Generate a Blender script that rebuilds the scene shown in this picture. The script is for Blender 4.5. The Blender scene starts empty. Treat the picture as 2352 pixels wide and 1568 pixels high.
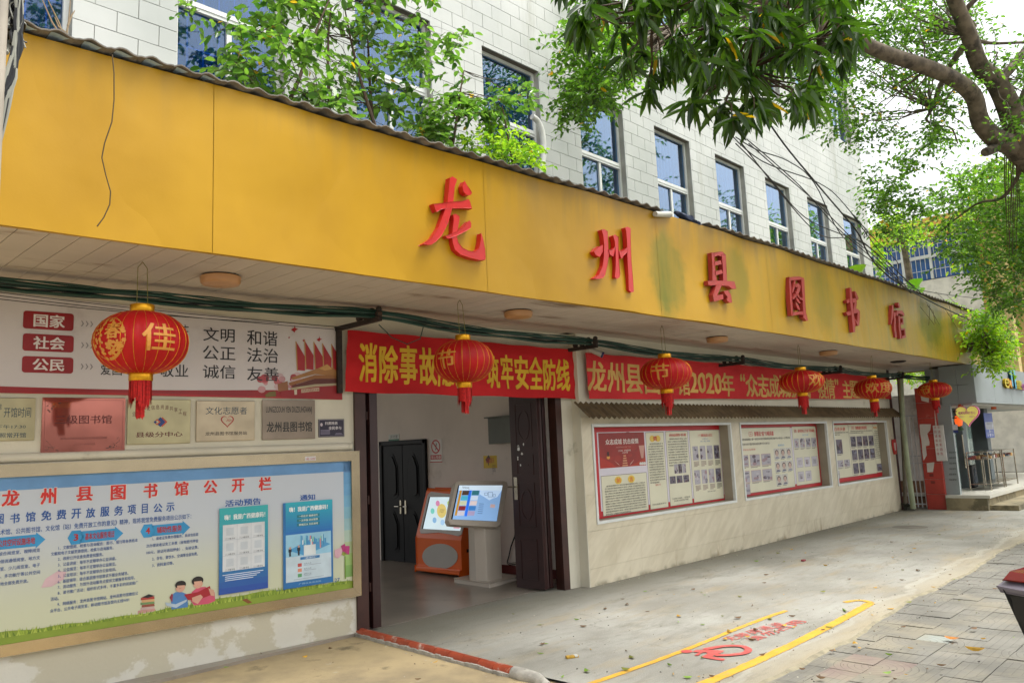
import bpy, math, random
import numpy as np
from mathutils import Vector, Matrix
from mathutils.geometry import tessellate_polygon
random.seed(7); rng = np.random.default_rng(7)
S = bpy.context.scene
COL = S.collection
R_ = math.radians

# ------------------------------------------------------------------ camera
F, CX, CY, H = 1801., 1176., 784., 1.6
_vx = np.array([1764., -171., -F])
_zv = np.array([-576., 0, -F]); _zv[1] = -(_vx[0]*_zv[0] + F*F)/_vx[1]
_X = _vx/np.linalg.norm(_vx); _Z = _zv/np.linalg.norm(_zv); _Y = np.cross(_Z, _X)
RM = np.array([_X, _Y, _Z]); CAM = np.array([0, 0, H])
cam_d = bpy.data.cameras.new('camera'); cam = bpy.data.objects.new('camera', cam_d); COL.objects.link(cam)
M = Matrix([list(RM[i]) + [CAM[i]] for i in range(3)] + [[0, 0, 0, 1]])
cam.matrix_world = M
cam_d.sensor_width = 36; cam_d.lens = F/2352*36; cam_d.clip_end = 600; cam_d.clip_start = .05
S.camera = cam

# ------------------------------------------------------------------ world, sun, exposure
SUN_EL, SUN_AZ = R_(66), R_(-50)          # azimuth of the light measured from +X counter-clockwise
W = bpy.data.worlds.new('World'); S.world = W; W.use_nodes = True
nt = W.node_tree; bg = nt.nodes['Background']
sky = nt.nodes.new('ShaderNodeTexSky'); sky.sky_type = 'NISHITA'; sky.sun_disc = False
sky.sun_elevation = SUN_EL; sky.sun_rotation = R_(90) - SUN_AZ; sky.air_density = 1.0; sky.dust_density = 5.0; sky.ozone_density = 1
hs = nt.nodes.new('ShaderNodeHueSaturation'); hs.inputs['Saturation'].default_value = .12; hs.inputs['Value'].default_value = 1.0
nt.links.new(sky.outputs[0], hs.inputs['Color']); nt.links.new(hs.outputs[0], bg.inputs[0])
bg.inputs[1].default_value = .15
sd = bpy.data.lights.new('sun', 'SUN'); sun = bpy.data.objects.new('sun', sd); COL.objects.link(sun)
sd.energy = .85; sd.angle = R_(25); sd.color = (1, .97, .92)
sun.rotation_euler = Vector((math.cos(SUN_EL)*math.cos(SUN_AZ), math.cos(SUN_EL)*math.sin(SUN_AZ), math.sin(SUN_EL))).to_track_quat('Z', 'Y').to_euler()
S.view_settings.view_transform = 'Standard'; S.view_settings.look = 'None'
S.view_settings.exposure = 1.36; S.view_settings.gamma = 1; S.view_settings.use_curve_mapping = False
S.cycles.max_bounces = 10; S.cycles.diffuse_bounces = 5; S.cycles.glossy_bounces = 4; S.cycles.transmission_bounces = 6; S.cycles.transparent_max_bounces = 12

# ------------------------------------------------------------------ survey helpers: a sight line meets a real plane
def ray(px, py): return RM @ np.array([px-CX, -(py-CY), -F])
def onY(px, py, y): d = ray(px, py); return CAM + d*(y/d[1])
def onZ(px, py, z): d = ray(px, py); return CAM + d*((z-H)/d[2])
def onX(px, py, x): d = ray(px, py); return CAM + d*(x/d[0])
def proj(p):
    d = RM.T @ (np.array(p, float)-CAM); return CX-F*d[0]/d[2], CY+F*d[1]/d[2], -d[2]
def zc(ox, oy, w, rw):            # crop of the 4096 px photograph shown rw pixels wide
    f = w/rw/1.7415
    return lambda a, b: (ox/1.7415+f*a, oy/1.7415+f*b)
class Plane:
    def __init__(s, o, u, n):
        s.o = np.array(o, float); s.u = np.array(u, float)/np.linalg.norm(u); s.n = np.array(n, float)/np.linalg.norm(n); s.v = np.cross(s.n, s.u)
        if s.v[2] < 0 or abs(s.v[2]) < 1e-6 and s.v[1] < 0: s.v = -s.v
    def w(s, u, v, d=0): return s.o+s.u*u+s.v*v+s.n*d
    def p(s, px, py):
        d = ray(px, py); t = ((s.o-CAM) @ s.n)/(d @ s.n); q = CAM+d*t-s.o; return float(q @ s.u), float(q @ s.v)
    def off(s, d): return Plane(s.o+s.n*d, s.u, s.n)

# ------------------------------------------------------------------ materials
MC = {}
def rgb(h):
    if isinstance(h, str):
        c = [int(h[i:i+2], 16)/255 for i in (0, 2, 4)]; return tuple(x/12.92 if x < .04045 else ((x+.055)/1.055)**2.4 for x in c)
    return tuple(h)
class N:
    def __init__(s, name):
        s.m = bpy.data.materials.new(name); s.m.use_nodes = True; s.t = s.m.node_tree; s.b = s.t.nodes['Principled BSDF']; s.out = s.t.nodes['Material Output']
    def n(s, ty, **k):
        x = s.t.nodes.new('ShaderNode'+ty)
        for a, b in k.items(): setattr(x, a, b)
        return x
    def l(s, a, b): s.t.links.new(a, b)
    def pos(s, sc=(1, 1, 1)):
        g = s.n('NewGeometry'); v = s.n('VectorMath', operation='MULTIPLY'); v.inputs[1].default_value = sc; s.l(g.outputs['Position'], v.inputs[0]); return v.outputs[0]
    def noise(s, scale, det=4, sc=(1, 1, 1), rough=.55, vec=None):
        x = s.n('TexNoise'); x.inputs['Scale'].default_value = scale; x.inputs['Detail'].default_value = det; x.inputs['Roughness'].default_value = rough
        s.l(vec or s.pos(sc), x.inputs['Vector']); return x.outputs['Fac']
    def ramp(s, f, a, b, x0=0., x1=1.):
        r = s.n('MapRange'); r.interpolation_type = 'SMOOTHSTEP'
        for i, v in zip(('From Min', 'From Max', 'To Min', 'To Max'), (a, b, x0, x1)): r.inputs[i].default_value = v
        s.l(f, r.inputs['Value']); return r.outputs[0]
    def math(s, op, a, b=None):
        x = s.n('Math', operation=op)
        for i, v in enumerate((a, b)):
            if v is None: continue
            if isinstance(v, (int, float)): x.inputs[i].default_value = v
            else: s.l(v, x.inputs[i])
        return x.outputs[0]
    def mix(s, f, a, b, mode='MIX'):
        x = s.n('Mix', data_type='RGBA', blend_type=mode)
        for i, v in ((0, f), (6, a), (7, b)):
            if isinstance(v, (int, float)): x.inputs[i].default_value = v
            elif isinstance(v, (tuple, list, str)): x.inputs[i].default_value = (*rgb(v), 1)
            else: s.l(v, x.inputs[i])
        return x.outputs[2]
    def bump(s, h, st=.3, dist=.01):
        x = s.n('Bump'); x.inputs['Strength'].default_value = st; x.inputs['Distance'].default_value = dist; s.l(h, x.inputs['Height']); s.l(x.outputs[0], s.b.inputs['Normal'])
    def ell(s, c, r, warp=.0, soft=(1, .6)):   # soft-edged patch round a world point
        g = s.pos(); v = s.n('VectorMath', operation='SUBTRACT'); v.inputs[1].default_value = c; s.l(g, v.inputs[0])
        m = s.n('VectorMath', operation='DIVIDE'); m.inputs[1].default_value = r; s.l(v.outputs[0], m.inputs[0])
        l = s.n('VectorMath', operation='LENGTH'); s.l(m.outputs[0], l.inputs[0])
        q = l.outputs['Value']
        if warp: q = s.math('ADD', q, s.math('MULTIPLY', s.math('SUBTRACT', s.noise(5, 5), .5), warp))
        return s.ramp(q, *soft)
def setp(b, rough=.7, metal=0, spec=.5, **k):
    b.inputs['Roughness'].default_value = rough; b.inputs['Metallic'].default_value = metal; b.inputs['Specular IOR Level'].default_value = spec
def mat(name, col, rough=.7, metal=0, var=.15, scale=3., bump=0., bscale=40., dirt=None, dscale=1.5, dlo=.55, dhi=.75, spec=.5, emit=0, rand=0., sc=(1, 1, 1)):
    if name in MC: return MC[name]
    N_ = N(name); c = rgb(col); setp(N_.b, rough, metal, spec)
    lo = tuple(x*(1-var) for x in c); hi = tuple(min(1, x*(1+var*.6)) for x in c)
    o = N_.mix(N_.ramp(N_.noise(scale, 5, sc), .3, .7), lo, hi)
    if dirt: o = N_.mix(N_.ramp(N_.noise(dscale, 7, sc, .65), dlo, dhi, 0, .8), o, dirt)
    if rand:
        oi = N_.n('ObjectInfo'); o = N_.mix(1., o, N_.mix(oi.outputs['Random'], (1-rand,)*3, (1+rand*.3,)*3), 'MULTIPLY')
    N_.l(o, N_.b.inputs['Base Color'])
    if bump: N_.bump(N_.noise(bscale, 5), bump, .01)
    if emit: N_.l(o, N_.b.inputs['Emission Color']); N_.b.inputs['Emission Strength'].default_value = emit
    MC[name] = N_.m; return N_.m
INK = {}
def ink(h, rough=.45):
    k = (h, rough)
    if k not in INK: INK[k] = mat('ink_'+h+('_%d' % (rough*100)), h, rough=rough, var=.1, scale=6)
    return INK[k]

# ------------------------------------------------------------------ mesh building
class MB:
    def __init__(s): s.v = []; s.f = []; s.mi = []; s.mats = []
    def mid(s, m):
        if m not in s.mats: s.mats.append(m)
        return s.mats.index(m)
    def add(s, vs, fs, m):
        k = len(s.v); i = s.mid(m); s.v.extend(tuple(map(float, p)) for p in vs); s.f.extend(tuple(k+a for a in f) for f in fs); s.mi.extend([i]*len(fs)); return s
    def box(s, a, b, m):
        x0, y0, z0 = a; x1, y1, z1 = b
        return s.add([(x, y, z) for x in (x0, x1) for y in (y0, y1) for z in (z0, z1)], [(0, 1, 3, 2), (4, 6, 7, 5), (0, 4, 5, 1), (2, 3, 7, 6), (0, 2, 6, 4), (1, 5, 7, 3)], m)
    def pbox(s, P, u0, u1, v0, v1, d0, d1, m):
        return s.add([P.w(u, v, d) for u in (u0, u1) for v in (v0, v1) for d in (d0, d1)], [(0, 1, 3, 2), (4, 6, 7, 5), (0, 4, 5, 1), (2, 3, 7, 6), (0, 2, 6, 4), (1, 5, 7, 3)], m)
    def quad(s, pts, m): return s.add(pts, [tuple(range(len(pts)))], m)
    def prism(s, P, pts, d0, d1, m):
        n = len(pts)
        tri = tessellate_polygon([[Vector((a, b, 0)) for a, b in pts]])
        vs = [P.w(a, b, d1) for a, b in pts]+[P.w(a, b, d0) for a, b in pts]
        return s.add(vs, [tuple(t) for t in tri]+[tuple(n+i for i in t[::-1]) for t in tri]+[(i, (i+1) % n, n+(i+1) % n, n+i) for i in range(n)], m)
    def tube(s, pts, r, m, seg=8, cap=True):
        pts = [np.array(p, float) for p in pts]; n = len(pts); rr = r if hasattr(r, '__len__') else [r]*n
        vs = []; prev = None
        for i, p in enumerate(pts):
            t = pts[min(i+1, n-1)]-pts[max(i-1, 0)]; t = t/(np.linalg.norm(t)+1e-9)
            if prev is None: a = np.cross(t, (0, 0, 1.) if abs(t[2]) < .9 else (1., 0, 0))
            else: a = prev-t*(prev @ t)
            a = a/(np.linalg.norm(a)+1e-9); prev = a; b = np.cross(t, a)
            for k in range(seg):
                q = 2*math.pi*k/seg; vs.append(p+(a*math.cos(q)+b*math.sin(q))*rr[i])
        fs = [(i*seg+k, i*seg+(k+1) % seg, (i+1)*seg+(k+1) % seg, (i+1)*seg+k) for i in range(n-1) for k in range(seg)]
        if cap: fs += [tuple(range(seg))[::-1], tuple(range((n-1)*seg, n*seg))]
        return s.add(vs, fs, m)
    def lathe(s, prof, c, m, seg=32, ax=None):
        vs = []; c = np.array(c, float)
        for r, z in prof:
            for k in range(seg):
                q = 2*math.pi*k/seg
                if ax == 'Y': vs.append(c+(r*math.cos(q), z, r*math.sin(q)))
                elif ax == 'X': vs.append(c+(z, r*math.cos(q), r*math.sin(q)))
                else: vs.append(c+(r*math.cos(q), r*math.sin(q), z))
        n = len(prof)
        fs = [(i*seg+k, i*seg+(k+1) % seg, (i+1)*seg+(k+1) % seg, (i+1)*seg+k) for i in range(n-1) for k in range(seg)]
        if prof[0][0] > 1e-6: fs.append(tuple(range(seg))[::-1])
        if prof[-1][0] > 1e-6: fs.append(tuple(range((n-1)*seg, n*seg)))
        return s.add(vs, fs, m)
    def build(s, name, parent=None, smooth=False, bevel=0., label=None, kind=None):
        off = Vector((0, 0, 0)); q = parent
        while q: off += q.location; q = q.parent
        me = bpy.data.meshes.new(name); me.from_pydata([(a-off.x, b-off.y, c-off.z) for a, b, c in s.v], [], s.f)
        for m in s.mats: me.materials.append(m)
        me.polygons.foreach_set('material_index', s.mi)
        if smooth:
            me.polygons.foreach_set('use_smooth', [True]*len(s.f))
            try: me.set_sharp_from_angle(angle=R_(38))
            except Exception: pass
        me.update(); o = bpy.data.objects.new(name, me); COL.objects.link(o)
        if parent: o.parent = parent
        if bevel:
            b = o.modifiers.new('bevel', 'BEVEL'); b.width = bevel; b.segments = 2; b.limit_method = 'ANGLE'; b.angle_limit = R_(40)
        if label: o['label'] = label
        if kind: o['kind'] = kind
        return o
def tag(o, label, cat, group=None):
    o['label'] = label; o['category'] = cat
    if group: o['group'] = group
    return o
def thing(name, label, cat, loc, group=None):
    o = bpy.data.objects.new(name, None); COL.objects.link(o); o.location = Vector([float(a) for a in loc]); o.empty_display_size = .1
    return tag(o, label, cat, group)
def single(mb, name, label, cat, group=None, **k):      # a thing that is one mesh; origin moved to its base
    o = mb.build(name, **k); me = o.data; n = len(me.vertices); co = np.empty(n*3); me.vertices.foreach_get('co', co); co = co.reshape(-1, 3)
    c = np.array([(co[:, 0].min()+co[:, 0].max())/2, (co[:, 1].min()+co[:, 1].max())/2, co[:, 2].min()])
    me.vertices.foreach_set('co', (co-c).ravel()); me.update(); o.location = c
    return tag(o, label, cat, group)
def inst(name, me, mw, parent=None):                    # another piece sharing its mesh; mw is its world matrix (unrotated parents)
    o = bpy.data.objects.new(name, me); COL.objects.link(o)
    off = Vector((0, 0, 0)); q = parent
    while q: off += q.location; q = q.parent
    m = mw.copy(); m.translation -= off
    if parent: o.parent = parent
    o.matrix_local = m
    return o

# lettering from Blender's own built-in font
_fc = bpy.data.curves.new('lettering', 'FONT'); _fo = bpy.data.objects.new('lettering_source', _fc); COL.objects.link(_fo); _fc.resolution_u = 2
_tc = {}
def glyphs(txt, bold=0., space=1., res=2):
    co, fs = _glyphs(txt, 0., space, res)
    if bold <= .004 or not len(co): return co, fs
    b = min(bold, .05)*.85; out = [co+np.array(o)*b for o in ((-1, -.55), (1, -.55), (-1, .55), (1, .55), (0, 0))]; k = len(co)      # heavier weight from shifted strokes
    return np.concatenate(out), [tuple(i+k*j for i in f) for j in range(5) for f in fs]
def _glyphs(txt, bold=0., space=1., res=2):
    k = (txt, bold, space, res)
    if k in _tc: return _tc[k]
    _fc.body = txt; _fc.offset = bold; _fc.space_character = space; _fc.resolution_u = res
    dg = bpy.context.evaluated_depsgraph_get(); me = bpy.data.meshes.new_from_object(_fo.evaluated_get(dg))
    n = len(me.vertices); co = np.empty(n*3); me.vertices.foreach_get('co', co); co = co.reshape(-1, 3)[:, :2]
    fs = [tuple(p.vertices) for p in me.polygons]; bpy.data.meshes.remove(me); _tc[k] = (co, fs); return _tc[k]
class Sheet(MB):
    """flat print on a plane; every layer sits a little proud of the one below"""
    def __init__(s, P, base=.002, step=.0012): super().__init__(); s.P = P; s.base = base; s.step = step
    def d(s, L): return s.base+s.step*L
    def rect(s, u0, v0, u1, v1, m, L=0): return s.quad([s.P.w(u0, v0, s.d(L)), s.P.w(u1, v0, s.d(L)), s.P.w(u1, v1, s.d(L)), s.P.w(u0, v1, s.d(L))], m)
    def poly(s, pts, m, L=0):
        tri = tessellate_polygon([[Vector((a, b, 0)) for a, b in pts]]); return s.add([s.P.w(a, b, s.d(L)) for a, b in pts], [tuple(t) for t in tri], m)
    def ell(s, u, v, ru, rv, m, L=0, seg=28): return s.quad([s.P.w(u+ru*math.cos(6.2832*k/seg), v+rv*math.sin(6.2832*k/seg), s.d(L)) for k in range(seg)], m)
    def ring(s, u0, v0, u1, v1, t, m, L=0):
        s.rect(u0, v0, u1, v0+t, m, L); s.rect(u0, v1-t, u1, v1, m, L); s.rect(u0, v0+t, u0+t, v1-t, m, L); s.rect(u1-t, v0+t, u1, v1-t, m, L); return s
    def text(s, t, u0, v0, u1, v1, m, L=1, bold=0., keep=False, space=1., res=2, ext=0., arc=0.):
        co, fs = glyphs(t, bold, space, res)
        if not len(co): return s
        a = co.min(0); b = co.max(0); w = np.maximum(b-a, 1e-4); q = (co-a)/w
        if t in '一': v0, v1 = v0+(v1-v0)*.42, v0+(v1-v0)*.58
        if keep: sc = min((u1-u0)/w[0], (v1-v0)/w[1]); U = (u0+u1)/2+(q[:, 0]-.5)*w[0]*sc; V = (v0+v1)/2+(q[:, 1]-.5)*w[1]*sc
        else: U = u0+q[:, 0]*(u1-u0); V = v0+q[:, 1]*(v1-v0)
        if arc: V = V+arc*(1-(2*q[:, 0]-1)**2)
        jj = np.zeros(len(co)) if bold <= .004 else np.repeat(np.arange(5), len(co)//5)*.00007
        vs = [s.P.w(x, y, s.d(L)+ext+j_) for x, y, j_ in zip(U, V, jj)]
        return s.add(vs, fs, m)
    def px(s, t, bl, tr, m, L=1, **k):              # bottom-left and top-right sighted on the plane
        a = s.P.p(*bl); b = s.P.p(*tr); return s.text(t, a[0], a[1], b[0], b[1], m, L, **k)
    def prect(s, bl, tr, m, L=0):
        a = s.P.p(*bl); b = s.P.p(*tr); return s.rect(a[0], a[1], b[0], b[1], m, L)
# ------------------------------------------------------------------ planes of the place
LW = Plane((7.0, 6.05, 0), (1, -.1, 0), (-.1, -1, 0))       # entrance wall with the notice board (slightly turned)
RW = Plane((0, 5.9, 0), (1, 0, 0), (0, -1, 0))              # protruding wall with the three showcases
UP = Plane((0, 7.6, 0), (1, 0, 0), (0, -1, 0))              # upper storeys
SZ = 2.95                                                    # soffit height
FK = [(-.6, 4.95), (2.2, 4.76), (4.55, 4.66), (7.0, 4.55), (9.4, 4.48), (11.8, 4.46), (14.2, 4.45), (16.6, 4.44), (19.0, 4.44)]
FT = 4.07
def fas(x):
    for (a, b), (c, d) in zip(FK, FK[1:]):
        if x <= c or (c, d) == FK[-1]: break
    t = (x-a)/(c-a); return b+(d-b)*t
def fplane(i): (a, b), (c, d) = FK[i], FK[i+1]; return Plane((a, b, 0), (c-a, d-b, 0), ((d-b), -(c-a), 0))
def lw_xy(u, d=0): p = LW.w(u, 0, d); return p

# ------------------------------------------------------------------ materials of the setting
def concrete():
    n = N('yard_concrete'); setp(n.b, .78, spec=.35)
    a = n.mix(n.ramp(n.noise(.55, 7, rough=.6), .3, .7), '75736a', 'a09f97')
    a = n.mix(n.ramp(n.noise(1.3, 8, (.5, 1.6, 1), .7), .48, .68, 0, .8), a, '91846a')
    a = n.mix(n.ramp(n.noise(.9, 9, (.6, 1.2, 1), .75), .52, .70, 0, .7), a, '5f5e52')
    gy = n.n('NewGeometry'); sy_ = n.n('SeparateXYZ'); n.l(gy.outputs['Position'], sy_.inputs[0]); off_ = n.math('SUBTRACT', n.math('SUBTRACT', sy_.outputs['Y'], n.math('MULTIPLY', sy_.outputs['X'], .022)), n.math('MULTIPLY', n.noise(1.1, 5), .5)); a = n.mix(n.ramp(off_, 2.75, 2.3, 0, .6), a, '9c8f72')
    a = n.mix(n.math('MULTIPLY', n.ramp(off_, 2.58, 2.55), n.math('MULTIPLY', n.ramp(off_, 2.47, 2.51), .3)), a, 'b5b2a6')
    # grime that gathers along the foot of the wall
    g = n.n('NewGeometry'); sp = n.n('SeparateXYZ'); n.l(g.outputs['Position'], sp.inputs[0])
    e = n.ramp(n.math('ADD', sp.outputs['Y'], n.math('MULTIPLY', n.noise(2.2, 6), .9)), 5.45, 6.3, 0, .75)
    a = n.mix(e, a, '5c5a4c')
    a = n.mix(n.ramp(n.noise(60, 3), .68, .74, 0, .45), a, '4f4c42')
    vo = n.n('TexVoronoi'); vo.feature = 'DISTANCE_TO_EDGE'; vo.inputs['Scale'].default_value = .55; wv = n.n('VectorMath', operation='ADD'); nz = n.n('TexNoise'); nz.inputs['Scale'].default_value = 3.; nz.inputs['Detail'].default_value = 6; n.l(n.pos(), nz.inputs['Vector']); n.l(n.pos(), wv.inputs[0]); sv = n.n('VectorMath', operation='SCALE'); sv.inputs['Scale'].default_value = .6; n.l(nz.outputs['Color'], sv.inputs[0]); n.l(sv.outputs[0], wv.inputs[1]); n.l(wv.outputs[0], vo.inputs['Vector'])
    a = n.mix(n.math('MULTIPLY', n.ramp(vo.outputs['Distance'], .0, .006, 1, 0), n.ramp(n.noise(.8, 2), .5, .62, 0, .6)), a, '3f3b31')
    a = n.mix(n.ramp(n.noise(130, 2), .3, .7, 0, .28), a, 'b9b5a6')
    a = n.mix(n.ramp(n.noise(7, 9, (.35, 1.6, 1), .8), .52, .60, 0, .28), a, '6b665a')
    n.l(a, n.b.inputs['Base Color']); n.bump(n.noise(45, 8, rough=.7), .5, .008); return n.m
def sandy():
    n = N('sandy_cement'); setp(n.b, .85, spec=.3)
    a = n.mix(n.ramp(n.noise(.8, 7, rough=.65), .35, .65), '857860', 'b3a07a')
    a = n.mix(n.ramp(n.noise(1.6, 8, rough=.7), .56, .68, 0, .7), a, '55503f')
    a = n.mix(n.ramp(n.noise(2.7, 8, rough=.7), .60, .72, 0, .8), a, 'bdbab0')
    n.l(a, n.b.inputs['Base Color']); n.bump(n.noise(30, 8, rough=.7), .4, .008); return n.m
def paver(name, lo, hi):
    n = N(name); setp(n.b, .8, spec=.35)
    p = n.pos((1/.9, 1/.9, 0)); fr = n.n('VectorMath', operation='FRACTION'); n.l(p, fr.inputs[0])
    sb = n.n('VectorMath', operation='SUBTRACT'); sb.inputs[1].default_value = (.5, .5, 0); n.l(fr.outputs[0], sb.inputs[0])
    ln = n.n('VectorMath', operation='LENGTH'); n.l(sb.outputs[0], ln.inputs[0])
    sn = n.math('ABSOLUTE', n.math('SINE', n.math('MULTIPLY', ln.outputs['Value'], 62.)))
    line = n.ramp(sn, .0, .3, 1, 0)
    pl = n.pos((1/.055, 1/.055, 0)); f2 = n.n('VectorMath', operation='FRACTION'); n.l(pl, f2.inputs[0]); s2 = n.n('SeparateXYZ'); n.l(f2.outputs[0], s2.inputs[0])
    l2 = n.math('MULTIPLY', n.ramp(s2.outputs['Y'], .0, .14, 1, 0), n.ramp(ln.outputs['Value'], .36, .37))
    l3 = n.math('MULTIPLY', line, n.ramp(ln.outputs['Value'], .37, .36))
    g = n.math('MAXIMUM', l2, l3)
    a = n.mix(n.ramp(n.noise(2.2, 6), .3, .7), lo, hi); a = n.mix(n.ramp(n.noise(1.0, 6, rough=.7), .42, .68, 0, .75), a, '938c78')
    oi = n.n('ObjectInfo'); a = n.mix(1., a, n.mix(oi.outputs['Random'], (.92, .92, .92), (1.04, 1.03, 1.03)), 'MULTIPLY')
    a = n.mix(n.math('MULTIPLY', g, .3), a, '403a32')
    n.l(a, n.b.inputs['Base Color'])
    h = n.math('SUBTRACT', n.math('MULTIPLY', n.noise(60, 5), .4), g); n.bump(h, .55, .004); return n.m
def fascia_mat():
    n = N('yellow_fascia_sheet'); setp(n.b, .4, spec=.3)
    a = n.mix(n.ramp(n.noise(.7, 5, (1, 1, .6)), .3, .7), 'a47a08', 'b68b10')
    g = n.n('NewGeometry'); sp = n.n('SeparateXYZ'); n.l(g.outputs['Position'], sp.inputs[0]); x = sp.outputs['X']; z = sp.outputs['Z']
    a = n.mix(n.ramp(x, 6., 15., 0, .45), a, 'a8942a')
    st = n.ramp(n.noise(11, 7, (1, 1, .05), .65), .46, .66)                         # run-down streaks
    far = n.ramp(x, 6., 16.)
    a = n.mix(n.math('MULTIPLY', n.math('MULTIPLY', st, far), .75), a, '8e8536')
    up = n.math('MULTIPLY', n.ramp(z, 3.5, 4.1), n.ramp(n.noise(7, 5, (1, 1, .1)), .45, .62))
    a = n.mix(n.math('MULTIPLY', up, n.ramp(x, 2., 9., .25, .6)), a, '8a7030')
    for px, py, rx, rz, k in ((1547, 625, .40, .60, 1.), (1700, 640, .35, .5, .6), (1890, 690, .45, .55, .5), (2135, 735, .9, .66, .95), (2205, 760, 1.0, .55, .9), (2060, 740, .5, .5, .5)):
        c = onY(px, py, 4.46)
        e = n.ell(tuple(c), (rx, 1.5, rz), .7, (1.0, .55)); a = n.mix(n.math('MULTIPLY', e, n.math('MULTIPLY', n.ramp(n.noise(4, 6, (1, 1, .25)), .3, .6, .55, 1), k)), a, '6f6c0e')
    n.l(a, n.b.inputs['Base Color']); n.bump(n.math('ADD', n.noise(1.1, 3), n.math('MULTIPLY', n.noise(60, 3), .02)), .5, .04); return n.m
M_CONC = concrete(); M_SAND = sandy(); M_FAS = fascia_mat()
M_PAV = paver('grey_paver', '6c6a62', '817f76'); M_PAVR = paver('pink_paver', '7d6d66', '877872'); M_PAVL = paver('pale_paver', '8c948f', '98a09a')
M_JOINT = mat('joint_soil', '57513f', .95, var=.3, scale=20)
M_WHITE = mat('white_render', 'c9c4b2', .85, var=.1, scale=1.3, dirt='7d775e', dscale=2.2, dlo=.60, dhi=.78, bump=.15, bscale=60)
M_CREAM = mat('lobby_paint', 'd6ccc2', .8, var=.07, scale=1.2, dirt='8a7f74', dscale=1.1, dlo=.6, dhi=.85)
def blocks():
    n = N('white_facade_block'); setp(n.b, .6, spec=.4)
    a = n.mix(n.ramp(n.noise(.6, 5), .3, .7), 'b0b3ae', 'c6c7c2')
    oi = n.n('ObjectInfo'); a = n.mix(1., a, n.mix(oi.outputs['Random'], (.93, .94, .93), (1, 1, 1)), 'MULTIPLY')
    a = n.mix(n.ramp(n.noise(2.2, 8, (1, 1, .12), .7), .54, .74, 0, .5), a, '8f8f7c')
    n.l(a, n.b.inputs['Base Color']); n.bump(n.noise(160, 4), .25, .004); return n.m
M_BLOCK = blocks(); M_GROUT = mat('facade_joint', 'a5a39a', .9, var=.2)
def marble():
    n = N('cream_marble_tile'); setp(n.b, .38, spec=.45)
    tc = n.pos((1, 1, 1)); rot = n.n('VectorRotate'); rot.rotation_type = 'Y_AXIS'; rot.inputs['Angle'].default_value = R_(40); n.l(tc, rot.inputs['Vector'])
    mp = n.n('VectorMath', operation='MULTIPLY'); mp.inputs[1].default_value = (1.2, 1, 5); n.l(rot.outputs[0], mp.inputs[0])
    a = n.mix(n.ramp(n.noise(1.6, 6, vec=mp.outputs[0], rough=.6), .32, .68), 'beb49c', 'cec5ae')
    oi = n.n('ObjectInfo'); a = n.mix(1., a, n.mix(oi.outputs['Random'], (.95, .95, .94), (1.02, 1.02, 1.02)), 'MULTIPLY')
    g = n.n('NewGeometry'); sp = n.n('SeparateXYZ'); n.l(g.outputs['Position'], sp.inputs[0])
    low = n.math('MULTIPLY', n.ramp(sp.outputs['Z'], .36, 0.), n.ramp(n.noise(2.6, 7, (1, 1, .25), .7), .54, .68))
    a = n.mix(n.math('MULTIPLY', low, .75), a, '7c6236')
    a = n.mix(n.math('MULTIPLY', n.ramp(sp.outputs['Z'], .07, 0.), n.ramp(n.noise(5, 6), .45, .65, 0, .6)), a, '4f4a30')
    n.l(a, n.b.inputs['Base Color']); return n.m
M_TILE = marble()
M_ALU = mat('white_aluminium', 'd2d4d0', .45, var=.06, dirt='8f8f84', dscale=5, dlo=.62, dhi=.8)
M_DOOR = mat('dark_brown_door_steel', '2e1513', .38, var=.2, scale=5)
M_DFR = mat('brown_door_frame', '3a1f18', .45, var=.25, scale=6, dirt='8a8074', dscale=12, dlo=.7, dhi=.76)
M_BLK = mat('black_lacquer', '060607', .5, var=.2, spec=.25)
M_CHROME = mat('worn_chrome', 'b9b3a4', .25, metal=1, var=.15)
M_STEEL = mat('brushed_stainless', 'b9aa8e', .24, metal=1, var=.12, scale=2)
M_BRASS = None
def plaque_mat(name, base, rough=.3):
    n = N(name); setp(n.b, rough, metal=.75, spec=.5); a = n.mix(n.ramp(n.noise(3.5, 3), .35, .65), base, tuple(min(1, x*1.25) for x in rgb(base))); n.l(a, n.b.inputs['Base Color']); n.bump(n.noise(2.2, 2), .12, .02); return n.m
M_SOF = mat('soffit_board', 'bbae9f', .75, var=.08, scale=.9, dirt='6b5238', dscale=1.6, dlo=.56, dhi=.72, rand=.06, sc=(.5, 2.2, 1))
M_ROOF = mat('weathered_cement_sheet', '77726a', .95, var=.3, scale=5, dirt='45423c', dscale=6)
M_RED = mat('sign_red_paint', 'c01f1a', .4, var=.1, scale=5, dirt='8e2c22', dscale=5, dlo=.55, dhi=.7)
M_REDF = mat('faded_sign_red_paint', 'a5332b', .5, var=.15, scale=5, dirt='7b3a2e', dscale=5, dlo=.5, dhi=.7)
M_GOLD = mat('gold_foil', 'd69a1c', .28, metal=.75, var=.1)
M_GOLDP = mat('gold_print', 'c58433', .5, metal=.1, var=.15)
M_YEL = mat('road_line_yellow', 'cf9f34', .6, var=.12, scale=6, dirt='9a9078', dscale=16, dlo=.56, dhi=.66)
M_RPT = mat('road_paint_red', 'c2554f', .6, var=.12, scale=9, dirt='ab9e90', dscale=28, dlo=.6, dhi=.68)
M_CABG = mat('green_cable_sheath', '123b30', .5, var=.2); M_CABK = mat('black_cable_sheath', '101216', .5, var=.2); M_CABW = mat('pale_cable_sheath', '8f8f84', .6, var=.2)
M_RUST = mat('rusty_iron', '2a211b', .8, var=.4, scale=18, dirt='5a3a22', dscale=14)
M_BARK = mat('grey_bark', '6a5f50', .95, var=.4, scale=7, bump=.9, bscale=16, dirt='35302a', dscale=5, dlo=.5, dhi=.65)
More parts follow.
